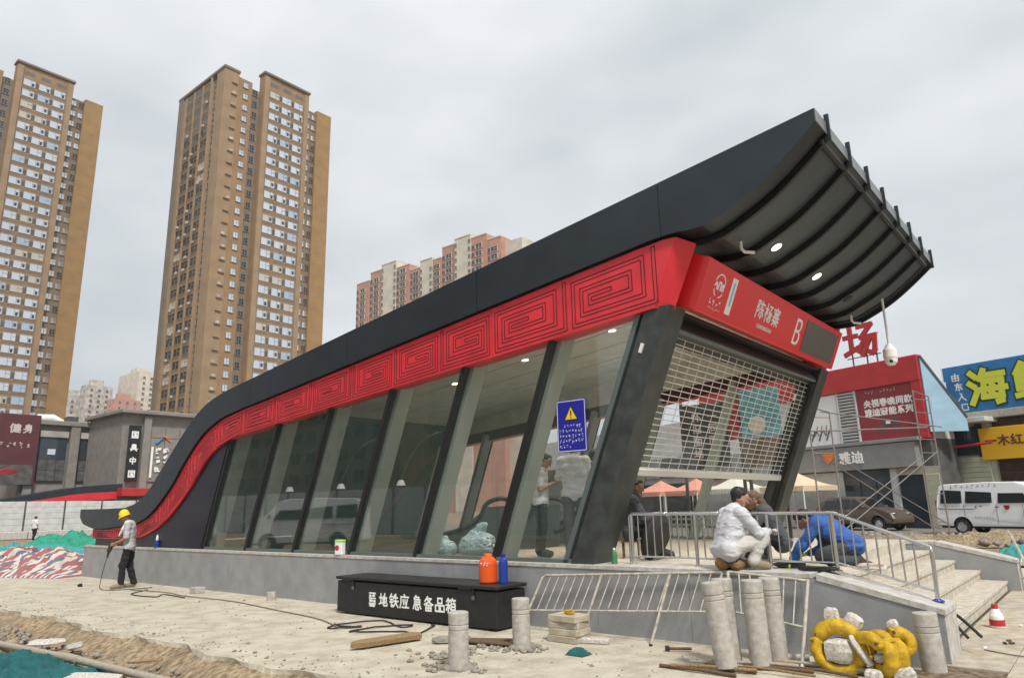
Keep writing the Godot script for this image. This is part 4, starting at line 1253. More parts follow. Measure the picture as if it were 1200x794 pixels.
	part(e, "window_pane", G.new().box(Vector3(0.0, 1.9, 1.0), Vector3(0.1, 2.6, 11.0)), M.window_blue)
	for k in 6:
		part(e, "mullion", G.new().bar(Vector3(0.1, 0.5, 6.0 - 2.0 * k), Vector3(0.1, 3.3, 5.2 - 2.0 * k), 0.12, 0.12), M.post)
	box_part(e, "front_beam", -4.0, 0.3, 3.4, 4.0, -6.3, -5.2, M.white, 0.05)
	# shop front under the corner block
	var sf := thing("shop_row", "dark shop fronts with red awning at the foot of the corner block", "shop front", Vector3(-79, 0, -21))
	box_part(sf, "front", -0.3, 0.0, 0, 3.6, -9.0, 1.0, M.window_dark)
	box_part(sf, "awning", -0.2, 0.7, 3.6, 4.4, -9.0, 1.0, M.shop_red, 0.05)
	for k in 4: box_part(sf, "door_frame", 0.0, 0.08, 0, 3.5, -1.0 - 2.4 * k, -1.12 - 2.4 * k, M.grey_stone)
	# hoarding of ribbed sheets
	hoarding(Vector3(-72, 0, 2), 14, PI / 2, "site hoarding of pale ribbed sheets before the shopping centre")
	# low kerb wall
	var kb := thing("barrier_kerb", "low pale concrete kerb at the foot of the white hoarding", "kerb", Vector3(-64, 0, -14))
	for k in 8: part(kb, "kerb_block", G.new().box(Vector3(0, 0.3, 7.0 - 3.0 * k), Vector3(0.5, 0.6, 2.95), Basis(), 0.04), M.coping)

func hoarding(o: Vector3, count: int, turn: float, label: String) -> void:
	var h := thing("hoarding", label, "hoarding", o, turn)
	var rib := G.new()
	for r in 6: rib.box(Vector3(1.55, 0.26 + 0.5 * r, 0.0), Vector3(3.0, 0.485, 0.05), Basis(), 0.008)
	var rm := rib.mesh()
	for k in count:
		part(h, "sheet", rm, M.hoarding, Vector3(3.1 * k, 0, 0))
		part(h, "post", G.new().box(Vector3(0, 1.55, -0.02), Vector3(0.14, 3.1, 0.14), Basis(), 0.01), M.roof_grey, Vector3(3.1 * k, 0, 0))

# ---------------------------------------------------------------- shops on the right
func right_street() -> void:
	var L := Vector3(-0.94, 0, -0.342).normalized(); var N := Vector3(-0.342, 0, 0.94).normalized()
	# frames: local x runs to the viewer's right along the fronts, z towards the viewer
	var turn := atan2(-(-L).z, (-L).x)
	var s := thing("red_shop", "shop with red parapet, red poster, louvres and grey sign band beside the scaffold", "shop", Vector3(-5.6, 0, -34.5), turn)
	box_part(s, "upper_wall", -16, 0.0, 4.6, 7.7, -2.5, -0.05, M.shop_white)
	box_part(s, "parapet", -16, 0.1, 7.65, 9.05, -0.3, 0.15, M.shop_red, 0.03)
	box_part(s, "parapet", -0.45, 0.1, 4.6, 7.65, -0.3, 0.12, M.shop_red, 0.02)
	var ps := box_part(s, "poster", -3.72, -0.5, 4.7, 8.0, -0.05, 0.02, M.poster_red)
	lettering(ps, "央视春晚同款", Vector3(-3.35, 7.0, 0.022), 0.44, Vector3(0.475, 0, 0), Vector3.RIGHT, Vector3.DOWN, M.letter_white, 0.14, 0.008)
	lettering(ps, "雅迪冠能系列", Vector3(-3.35, 6.48, 0.022), 0.44, Vector3(0.475, 0, 0), Vector3.RIGHT, Vector3.DOWN, M.letter_white, 0.14, 0.008)
	var sc := G.new()
	scribble(sc, Vector3(-3.2, 7.5, 0.022), 3, 0.16, 0.2, Vector3.RIGHT, Vector3.DOWN)
	scribble(sc, Vector3(-2.3, 7.5, 0.022), 5, 0.16, 0.2, Vector3.RIGHT, Vector3.DOWN)
	part(ps, "small_lettering", sc, M.letter_dim)
	# scooter printed on the poster
	sc = G.new()
	for wx in [-2.5, -1.6]:
		for k in 12:
			var a := TAU * k / 12; var a2 := TAU * (k + 1) / 12
			sc.bar(Vector3(wx + 0.2 * cos(a), 5.3 + 0.2 * sin(a), 0.024), Vector3(wx + 0.2 * cos(a2), 5.3 + 0.2 * sin(a2), 0.024), 0.07, 0.006, Vector3(0, 0, 1))
	for q in [[-2.5, 5.3, -2.25, 5.95], [-2.25, 5.95, -2.4, 6.1], [-2.35, 5.45, -1.75, 5.45], [-1.75, 5.45, -1.45, 5.8], [-1.45, 5.8, -1.95, 5.85]]:
		sc.bar(Vector3(q[0], q[1], 0.024), Vector3(q[2], q[3], 0.0245), 0.12, 0.006, Vector3(0, 0, 1))
	part(ps, "scooter_print", sc, M.grey_dark)
	part(ps, "scooter_print", G.new().box(Vector3(-2.05, 5.66, 0.028), Vector3(0.26, 0.2, 0.006)), M.letter_white)
	# louvre strip
	var lv := box_part(s, "louvre_frame", -4.98, -3.82, 4.7, 8.2, -0.05, 0.0, M.roof_grey)
	for k in 19: part(lv, "slat", G.new().box(Vector3(-4.4, 4.85 + 0.18 * k, 0.04), Vector3(1.1, 0.09, 0.05), Basis(Vector3.RIGHT, 0.5), 0.0), M.shop_white)
	for x in [-4.98, -3.82]: box_part(lv, "stile", x - 0.05, x + 0.05, 4.7, 8.2, 0.0, 0.09, M.shop_white, 0.01)
	# banner with dark marks left of the louvres
	var bn := box_part(s, "banner", -8.0, -5.1, 4.7, 7.6, -0.05, 0.02, M.white)
	sc = G.new()
	for k in 4:
		sc.tube(arc3([Vector3(-7.5 + 0.5 * k, 5.0, 0.03), Vector3(-7.2 + 0.5 * k, 5.6, 0.03), Vector3(-6.8 + 0.4 * k, 5.3, 0.03), Vector3(-6.5 + 0.3 * k, 5.9, 0.03)]), 0.05, 5, 0.02)
	part(bn, "ink_print", sc, M.grey_dark)
	box_part(s, "ledge", -16, -0.3, 4.5, 4.7, -0.1, 0.5, M.shop_grey, 0.02)
	var sb := box_part(s, "sign_band", -16, -0.55, 3.15, 4.47, -0.1, 0.42, M.shop_grey, 0.02)
	lettering(sb, "雅迪", Vector3(-5.02, 4.18, 0.425), 0.68, Vector3(0.78, 0, 0), Vector3.RIGHT, Vector3.DOWN, M.letter_white, 0.13, 0.05)
	var hp := PackedVector2Array()
	for k in 24:
		var a := TAU * k / 24.0
		hp.append(Vector2(0.023 * 16.0 * pow(sin(a), 3), 0.023 * (13.0 * cos(a) - 5.0 * cos(2 * a) - 2.0 * cos(3 * a) - cos(4 * a))))
	part(sb, "heart", G.new().prism(hp, Transform3D(Basis(), Vector3(-5.75, 3.92, 0.425)), 0.05), M.heart)
	# ground floor
	box_part(s, "back_wall", -16, 0.0, 0, 4.6, -2.5, -0.12, M.grey_dark)
	box_part(s, "front_glass", -5.2, -2.3, 0, 3.1, -0.1, -0.06, M.window_dark)
	for k in 3: box_part(s, "glass_door", -5.15 + 0.97 * k, -4.25 + 0.97 * k, 0.1, 2.7, -0.06, -0.02, M.window_blue)
	box_part(s, "pillar", -2.35, -1.95, 0, 3.15, -0.1, 0.1, M.shop_white, 0.02)
	box_part(s, "glass_door", -1.9, -0.55, 0.05, 2.75, -0.1, -0.02, M.window_blue)
	box_part(s, "door_head", -1.95, 0.3, 2.76, 3.14, -0.1, 0.05, M.shop_cream)
	box_part(s, "pillar", -0.55, 0.3, 0, 2.76, -0.1, 0.08, M.shop_cream, 0.02)
	box_part(s, "shop_wall", -16, -5.25, 0, 3.1, -0.1, 0.0, M.shop_white)
	# pale blue side wall with sloping top
	var poly := PackedVector2Array([Vector2(0, 4.9), Vector2(0, 8.9), Vector2(2.0, 5.6), Vector2(2.0, 4.9)])
	part(s, "side_wall", G.new().prism(poly, Transform3D(Basis(Vector3(0.5, 0, -0.86), Vector3.UP, Vector3(0.86, 0, 0.5)), Vector3(0.11, 0, -0.02)), 0.1), M.blue_pale)
	part(s, "wall_edge", G.new().bar(Vector3(0.16, 8.95, 0.0), Vector3(1.16, 5.6, -1.74), 0.2, 0.1), M.roof_grey)
	# rooftop character
	var rc := thing("rooftop_character", "big red character on posts on the red parapet roof", "sign", Vector3(-5.6, 0, -34.5) + N * -0.3, turn)
	lettering(rc, "场", Vector3(-4.25, 11.6, 0), 2.1, Vector3.ZERO, Vector3.RIGHT, Vector3.DOWN, M.shop_red, 0.13, 0.12)
	for x in [-3.9, -3.0, -2.4]: part(rc, "post", G.new().box(Vector3(x, 9.7, -0.1), Vector3(0.06, 1.6, 0.06)), M.roof_grey)
	for y in [9.6, 10.8]: part(rc, "rail", G.new().box(Vector3(-3.2, y, -0.1), Vector3(2.1, 0.05, 0.05)), M.roof_grey)
	# annex with dark window and cream shutter
	var ax := thing("annex_shop", "narrow annex with dark window and cream roller shutter between the red and brick shops", "shop", Vector3(-4.6, 0, -37.2), turn)
	box_part(ax, "wall", -2.2, 1.6, 0, 5.6, -4, -0.1, M.shop_cream)
	box_part(ax, "canopy", -1.6, 1.9, 5.35, 5.6, -0.5, 0.9, M.shop_white, 0.02)
	var wn := box_part(ax, "window", -1.3, 0.9, 3.7, 5.2, -0.1, -0.04, M.window_blue)
	box_part(wn, "frame", -1.4, -1.3, 3.6, 5.3, -0.1, 0.02, M.roof_grey); box_part(wn, "frame", 0.9, 1.2, 3.6, 5.3, -0.1, 0.02, M.black)
	var shu := box_part(ax, "shutter", -1.5, 1.35, 0, 3.6, -0.1, 0.0, M.shop_cream)
	for k in 13: box_part(shu, "shutter_slat", -1.5, 1.35, 0.2 + 0.26 * k, 0.42 + 0.26 * k, 0.0, 0.025, M.shop_cream, 0.006)
	part(ax, "red_pipe", G.new().cyl(Vector3(-1.9, 4.05, 0.6), Vector3(1.9, 4.25, 0.6), 0.07), M.shop_red)
	# brick shop with blue and yellow signs
	var bs := thing("brick_shop", "dark brick shop with arched entrance beside the cream shutter", "shop", Vector3(-4.6, 0, -37.5), turn)
	box_part(bs, "wall", 1.15, 14, 0, 8.2, -5, -0.05, M.brick_dark)
	for k in 9:
		box_part(bs, "brick_course", 1.16, 12.0, 0.3 + 0.6 * k, 0.34 + 0.6 * k, -0.05, -0.02, M.rust)
	var arch := PackedVector2Array()
	for k in 13:
		var a := PI * k / 12.0
		arch.append(Vector2(4.6 + 1.6 * cos(a), 1.9 + 1.3 * sin(a)))
	arch.append(Vector2(3.0, 0)); arch.append(Vector2(6.2, 0))
	part(bs, "archway", G.new().prism(arch, Transform3D(Basis(), Vector3(0, 0, -0.05)), 0.04), M.black)
	box_part(bs, "white_panel", 0.95, 1.3, 2.3, 4.6, -0.04, 0.25, M.white_dirty, 0.02)
	box_part(bs, "ledge", 0.1, 14, 5.55, 5.95, -0.1, 0.35, M.white_dirty, 0.02)
	var sg := thing("seafood_sign", "blue shop sign with big lime green characters above the brick shop", "sign", Vector3(-4.6, 0, -37.5), turn)
	box_part(sg, "board", -0.2, 9.0, 5.95, 8.55, -0.05, 0.3, M.sign_blue, 0.02)
	box_part(sg, "rim", -0.26, -0.2, 5.9, 8.6, -0.05, 0.32, M.white, 0.005)
	for side in 2:
		lettering(sg, "海鲜", Vector3(1.05, 8.2, 0.31 + 0.025 * side), 1.95, Vector3(2.25, 0, 0), Vector3.RIGHT, Vector3.DOWN, [M.lime_edge, M.lime][side], [0.25, 0.155][side], 0.02, 0.95, ["outline", "character"][side])
	lettering(sg, "由东入口", Vector3(0.22, 8.15, 0.305), 0.44, Vector3(0.09, -0.55, 0), Vector3.RIGHT, Vector3.DOWN, M.letter_white, 0.12, 0.01)
	var yl := thing("yellow_sign", "yellow shop sign with brown characters on the brick shop", "sign", Vector3(-4.6, 0, -37.5), turn)
	box_part(yl, "board", 1.15, 9.0, 3.4, 5.05, 0.05, 0.35, M.sign_yellow, 0.02)
	lettering(yl, "一木红", Vector3(1.42, 4.65, 0.36), 0.56, Vector3(0.62, 0.0, 0), Vector3.RIGHT, Vector3.DOWN, M.brown_text, 0.14, 0.01)
	# tents
	for q in [[-6.7, 2.2, "tent_tan", "tan peaked canopy tent beside the brown car"], [-11.0, 2.6, "tent_white", "cream peaked canopy tent seen under the grille"], [-14.4, 2.6, "tent_pink", "pink peaked canopy tent seen under the grille"], [-17.9, 2.6, "tent_pink", "pink canopy tent partly behind the seated person"]]:
		tent(Vector3(-5.6, 0, -34.5) - L * q[0] + N * q[1], turn, M[q[2]], q[3])
	# more of the row behind the station
	var rw := thing("shop_front_row", "long dark shop front row seen through the entrance hall", "shop", Vector3(-5.6, 0, -34.5) + L * 16.0 - N * 0.3, turn)
	box_part(rw, "wall", -26, -0.05, 0, 7.5, -3, -0.1, M.shop_white)
	for k in 6:
		box_part(rw, "shop_window", -25.6 + 4.2 * k, -21.9 + 4.2 * k, 0.1, 3.0, -0.1, 0.0, M.window_dark)
		box_part(rw, "sign_board", -25.7 + 4.2 * k, -21.8 + 4.2 * k, 3.4, 4.9, -0.1, 0.3, [M.shop_grey, M.poster_dark, M.shop_red, M.poster_grey][k % 4], 0.02)

func tent(o: Vector3, turn: float, m: Material, label: String) -> void:
	var t := thing("canopy_tent", label, "tent", o, turn, "market canopy tents")
	var g := G.new()
	var pk := Vector3(0, 3.15, 0)
	var w := 1.5; var y := 2.35
	var cs := [Vector3(-w, y, -w), Vector3(w, y, -w), Vector3(w, y, w), Vector3(-w, y, w)]
	for i in 4:
		var a: Vector3 = cs[i]; var b: Vector3 = cs[(i + 1) % 4]
		var n := 6
		for k in n:
			var t0 := float(k) / n; var t1 := float(k + 1) / n
			var f0 := pow(t0, 1.5); var f1 := pow(t1, 1.5)
			# roof sags between peak and eaves
			var p0 := a.lerp(pk, t0); p0.y = lerpf(y, pk.y, f0)
			var p1 := b.lerp(pk, t0); p1.y = p0.y
			var q0 := a.lerp(pk, t1); q0.y = lerpf(y, pk.y, f1)
			var q1 := b.lerp(pk, t1); q1.y = q0.y
			g.quad(p0, p1, q1, q0, Vector3.UP)
	part(t, "roof", g, m)
	for i in 4:
		var a: Vector3 = cs[i]; var b: Vector3 = cs[(i + 1) % 4]
		var v := part(t, "valance", G.new().bar(a - Vector3(0, 0.15, 0), b - Vector3(0, 0.15, 0), 0.01, 0.30), m)
		if i == 2:
			var sc := G.new()
			scribble(sc, Vector3(-1.2, y - 0.1, w + 0.008), 9, 0.16, 0.27, Vector3.RIGHT, Vector3.DOWN)
			part(v, "small_lettering", sc, M.grey_dark)
		part(t, "leg", G.new().box(Vector3(a.x, y * 0.5 - 0.1, a.z), Vector3(0.05, y - 0.2, 0.05)), M.white)

# ---------------------------------------------------------------- things around the entrance
func rough_block(s: Vector3, seed_: int, amp := 0.18) -> G:
	# an uneven lump: ball pushed in and out
	var g := G.new()
	var f := FastNoiseLite.new(); f.frequency = 1.4; f.seed = seed_
	var n := 8; var m := 6
	var p := []
	for i in m + 1:
		var row := []
		for k in n:
			var th := PI * i / m; var a := TAU * k / n
			var d := Vector3(sin(th) * cos(a), cos(th), sin(th) * sin(a))
			var e := Vector3(signf(d.x) * pow(absf(d.x), 0.6), signf(d.y) * pow(absf(d.y), 0.6), signf(d.z) * pow(absf(d.z), 0.6))
			row.append(e * s * 0.5 * (1.0 + amp * f.get_noise_3dv(d * 1.3) * 2.0))
		p.append(row)
	for i in m:
		for k in n:
			g.quad(p[i][k], p[i][(k + 1) % n], p[i + 1][(k + 1) % n], p[i + 1][k], p[i][k] + p[i + 1][(k + 1) % n])
	return g

func cloth_heap(size: Vector3, seed_: int, nx: int, nz: int, folds := 1.0, plan := 0.0) -> Array:
	# heights of a crumpled sheet on the ground; returns rows of points
	var f := FastNoiseLite.new(); f.frequency = 0.9; f.fractal_octaves = 3; f.seed = seed_
	var rows := []
	for i in nx + 1:
		var row := []
		for k in nz + 1:
			var u := float(i) / nx; var w := float(k) / nz
			var e := pow(clampf(sin(PI * u) * sin(PI * w), 0.0, 1.0), 0.5)
			var x := (u - 0.5) * size.x; var z := (w - 0.5) * size.z
			var r := f.get_noise_2d(x * folds, z * folds * 0.6)
			var rd := 1.0 - absf(f.get_noise_2d((x + z * 0.5) * folds * 2.6 + 9.0, (z - x * 0.3) * folds * 0.7)) * 2.2
			var y := size.y * e * (0.55 + 0.5 * r + 0.28 * rd)
			row.append(Vector3(x + 0.25 * size.y * f.get_noise_2d(x * 2.0 + 40.0, z * 2.0) * e, maxf(y, 0.005), z + 0.25 * size.y * f.get_noise_2d(x * 2.0, z * 2.0 + 70.0) * e))
		rows.append(row)
	return rows

func sheet_of(rows: Array, i0 := 0, i1 := -1) -> G:
	var g := G.new()
	if i1 < 0: i1 = rows.size() - 1
	var nz: int = rows[0].size() - 1
	var nm := []
	for i in rows.size():
		var r := []
		for k in nz + 1:
			var a: Vector3 = rows[mini(i + 1, rows.size() - 1)][k] - rows[maxi(i - 1, 0)][k]
			var b: Vector3 = rows[i][mini(k + 1, nz)] - rows[i][maxi(k - 1, 0)]
			r.append(b.cross(a).normalized())
		nm.append(r)
	for i in range(i0, i1):
		for k in nz:
			g.quadn(rows[i][k], rows[i + 1][k], rows[i + 1][k + 1], rows[i][k + 1], nm[i][k], nm[i + 1][k], nm[i + 1][k + 1], nm[i][k + 1])
	return g

func bollard_mesh(h: float) -> G:
	var r := 0.105
	return G.new().lathe([Vector2(0, h), Vector2(r - 0.012, h), Vector2(r - 0.004, h - 0.004), Vector2(r, h - 0.014), Vector2(r, h - 0.115), Vector2(r - 0.007, h - 0.12), Vector2(r - 0.007, h - 0.128), Vector2(r, h - 0.133), Vector2(r, h - 0.165), Vector2(r - 0.007, h - 0.17), Vector2(r - 0.007, h - 0.178), Vector2(r, h - 0.183), Vector2(r, 0.0), Vector2(0, 0)], 24)

func bollards() -> void:
	var grp := "pale concrete bollards"
	var specs := [[Vector3(-4.02, 0, 2.49), 0.55, 0.0, 0.0, "upright pale concrete bollard set in rubble beside the broken plank"], [Vector3(-4.15, 0, 1.3), 0.55, 0.01, 0.0, "upright pale concrete bollard beside the right end of the black box"], [Vector3(-1.73, 0.04, 1.13), 0.79, 0.1, 0.03, "leaning loose concrete bollard in the front of the cluster by the white barrier"], [Vector3(-1.80, 0.04, 0.85), 0.79, 0.05, 0.0, "loose concrete bollard standing behind the leaning one"], [Vector3(-1.50, 0.04, 0.84), 0.79, 0.03, 0.0, "straight loose concrete bollard in the cluster nearest the steps"], [Vector3(-1.44, 0.04, 0.56), 0.79, 0.02, 0.0, "loose concrete bollard standing close to the wall behind the cluster"], [Vector3(-0.10, 0, 0.27), 0.55, 0.04, 0.0, "concrete bollard against the end of the granite wall by the yellow clamps"]]
	for q in specs:
		var b := thing("bollard", q[4], "bollard", q[0], rng.randf() * 6.0, grp)
		part(b, "post", bollard_mesh(q[1]), M.bollard, Vector3.ZERO, Basis(Vector3(0, 0, 1).rotated(Vector3.UP, -b.rotation.y), q[2]) * Basis(Vector3(1, 0, 0).rotated(Vector3.UP, -b.rotation.y), q[3]))
		if q[1] < 0.7 and q[0].x < -1.0: part(b, "footing", G.new().lathe([Vector2(0.0, 0.05), Vector2(0.12, 0.045), Vector2(0.16, 0.02), Vector2(0.17, -0.02), Vector2(0, -0.02)], 14), M.stone)

func supply_box() -> void:
	var b := thing("supply_box", "long black metal supply box with white lettering against the granite wall", "storage box", Vector3(-6.8, 0, 0.36))
	part(b, "body", G.new().box(Vector3(0, 0.265, 0), Vector3(3.42, 0.47, 0.60), Basis(), 0.008), M.box_black)
	part(b, "lid", G.new().box(Vector3(0, 0.545, 0), Vector3(3.47, 0.045, 0.65), Basis(), 0.008), M.box_black)
	for x in [-1.3, 1.3]:
		part(b, "foot", G.new().box(Vector3(x, 0.018, 0), Vector3(0.5, 0.036, 0.5)), M.black)
		var h := part(b, "hasp", G.new().box(Vector3(x, 0.47, 0.307), Vector3(0.035, 0.1, 0.016), Basis(), 0.003), M.black)
		part(h, "padlock", G.new().box(Vector3(x, 0.40, 0.315), Vector3(0.05, 0.05, 0.02), Basis(), 0.006), M.frame)
		part(b, "hinge_plate", G.new().box(Vector3(x - 0.15, 0.515, 0.318), Vector3(0.25, 0.025, 0.02), Basis(), 0.003), M.black)
	part(b, "lettering_emblem", emblem(), M.letter_white, Vector3(-0.83, 0.16, 0.301))
	var xs := [-0.675, -0.435, -0.20, 0.075, 0.315, 0.545, 0.765]
	var tx := "地铁应急备品箱"
	for i in 7:
		lettering(b, tx[i], Vector3(xs[i], 0.375, 0.301), 0.205, Vector3.ZERO, Vector3.RIGHT, Vector3.DOWN, M.letter_white, 0.115, 0.002)
	# bottles on the lid
	var j := thing("detergent_jug", "orange jug with white label print on the black box lid", "jug", Vector3(-5.50, 0.568, 0.36), 0.3)
	part(j, "body", G.new().lathe([Vector2(0, 0), Vector2(0.115, 0.0), Vector2(0.13, 0.02), Vector2(0.13, 0.26), Vector2(0.118, 0.31), Vector2(0.08, 0.35), Vector2(0.05, 0.36)], 18), M.orange)
	part(j, "cap", G.new().lathe([Vector2(0.055, 0.355), Vector2(0.055, 0.395), Vector2(0, 0.395)], 14), M.heart)
	var sc := G.new()
	scribble(sc, Vector3(-0.06, 0.29, 0.131), 3, 0.05, 0.045, Vector3.RIGHT, Vector3.DOWN)
	part(j, "label_print", sc, M.letter_white)
	var k := thing("blue_bottle", "dark blue bottle beside the orange jug on the box lid", "bottle", Vector3(-5.27, 0.568, 0.30))
	part(k, "body", G.new().lathe([Vector2(0, 0), Vector2(0.06, 0.0), Vector2(0.065, 0.015), Vector2(0.065, 0.28), Vector2(0.055, 0.32), Vector2(0.03, 0.35)], 16), M.bottle_blue)
	part(k, "cap", G.new().lathe([Vector2(0.034, 0.345), Vector2(0.034, 0.39), Vector2(0, 0.39)], 12), M.warn_blue)

func emblem() -> G:
	var g := G.new()
	for k in 3: g.box(Vector3(0.0, 0.19 - 0.0 - k * 0.075, 0.001), Vector3(0.16, 0.02, 0.003))
	for p in [[-0.05, 0.15, 0.05], [0.03, 0.155, 0.06], [-0.03, 0.08, 0.08], [0.05, 0.075, 0.05], [0.0, 0.01, 0.13], [-0.06, 0.03, 0.03]]: g.box(Vector3(p[0], p[1], 0.0015), Vector3(p[2], 0.035, 0.003))
	return g

func barriers() -> void:
	# white crowd barriers thrown against the wall
	var b := thing("white_barrier", "white tube barrier leaning sideways against the granite wall behind the paver stack", "barrier", Vector3(0, 0, 0), 0.0, "white tube barriers")
	var tl := Vector3(-4.71, 0.68, 0.12); var tr := Vector3(-2.17, 0.81, 0.06); var bl := Vector3(-4.83, 0.25, 0.31); var br := Vector3(-2.26, 0.40, 0.24)
	part(b, "frame", G.new().tube([bl, tl - (tl - bl) * 0.06, tl + (tr - tl) * 0.02, tr], 0.017, 8), M.white_dirty)
	part(b, "bottom_rail", G.new().tube([bl, br], 0.013, 8), M.white_dirty)
	part(b, "end_post", G.new().tube([tr, br], 0.015, 8), M.white_dirty)
	for i in range(1, 19): part(b, "bar", G.new().cyl(bl.lerp(br, i / 19.0), tl.lerp(tr, i / 19.0 + 0.0), 0.0085, -1.0, 6), M.white_dirty)
	for q in [[Vector3(-3.78, 0.735, 0.10), Vector3(-3.93, 0.01, 0.42)], [Vector3(-2.82, 0.785, 0.075), Vector3(-2.96, 0.02, 0.40)]]:
		var l := part(b, "leg", G.new().tube([q[0], q[1]], 0.017, 8), M.white_dirty)
		part(l, "foot_cap", G.new().cyl(q[1], q[1] + (q[1] - q[0]).normalized() * 0.03, 0.02, -1.0, 8), M.black)
	b = thing("white_barrier", "white tube barrier leaning upright against the wall behind the loose bollards", "barrier", Vector3(0, 0, 0), 0.0, "white tube barriers")
	tl = Vector3(-2.1, 0.82, 0.06); tr = Vector3(-1.21, 0.765, 0.09); bl = Vector3(-1.97, 0.44, 0.36); br = Vector3(-1.19, 0.35, 0.42)
	part(b, "top_rail", G.new().tube([tl, tr], 0.016, 8), M.white_dirty)
	part(b, "bottom_rail", G.new().tube([bl, br], 0.013, 8), M.white_dirty)
	for i in range(0, 7): part(b, "bar", G.new().cyl(bl.lerp(br, i / 7.0), tl.lerp(tr, i / 7.0), 0.0085, -1.0, 6), M.white_dirty)
	part(b, "leg", G.new().tube([tr + (tr - Vector3(-1.16, 0.0, 0.70)) * 0.01, Vector3(-1.16, 0.01, 0.70)], 0.019, 8), M.white_dirty)
	part(b, "leg", G.new().tube([tl, Vector3(-1.9, 0.01, 0.69)], 0.017, 8), M.white_dirty)
	# steel railing on the coping
	var r := thing("steel_railing", "stainless steel railing with upright bars along the granite landing and steps", "railing", Vector3(0, 0, -0.35))
	var a0 := Vector3(-3.6, 0.85, 0); var top := [Vector3(-3.6, 0.85, 0), Vector3(-3.6, 1.42, 0), Vector3(-3.585, 1.455, 0), Vector3(-3.55, 1.467, 0), Vector3(-1.0, 1.45, 0), Vector3(-0.1, 1.10, 0), Vector3(-0.09, 1.05, 0), Vector3(-0.10, 0.58, 0)]
	part(r, "top_rail", G.new().tube(top, 0.021, 10), M.steel)
	part(r, "bottom_rail", G.new().tube([Vector3(-3.55, 0.93, 0), Vector3(-1.0, 0.92, 0), Vector3(-0.12, 0.68, 0)], 0.013, 8), M.steel)
	for x in [-3.57, -2.66, -1.75, -1.02]:
		var p := part(r, "post", G.new().cyl(Vector3(x, 0.832, 0), Vector3(x, 1.45, 0), 0.022, -1.0, 10), M.steel)
		part(p, "base_flange", G.new().lathe([Vector2(0.05, 0.0), Vector2(0.05, 0.012), Vector2(0.025, 0.02), Vector2(0, 0.02)], 14, Vector3(x, 0.832, 0)), M.steel)
	part(r, "base_flange", G.new().lathe([Vector2(0.06, 0.0), Vector2(0.06, 0.012), Vector2(0.025, 0.03), Vector2(0, 0.03)], 14, Vector3(-0.10, 0.575, 0)), M.bottle_blue)
	var x := -3.47
	while x < -0.15:
		var yt := 1.455 if x < -1.0 else lerpf(1.45, 1.10, (x + 1.0) / 0.9)
		var yb := 0.925 if x < -1.0 else lerpf(0.92, 0.68, (x + 1.0) / 0.88)
		part(r, "bar", G.new().cyl(Vector3(x, yb, 0), Vector3(x, yt, 0), 0.0095, -1.0, 6), M.steel)
		x += 0.115

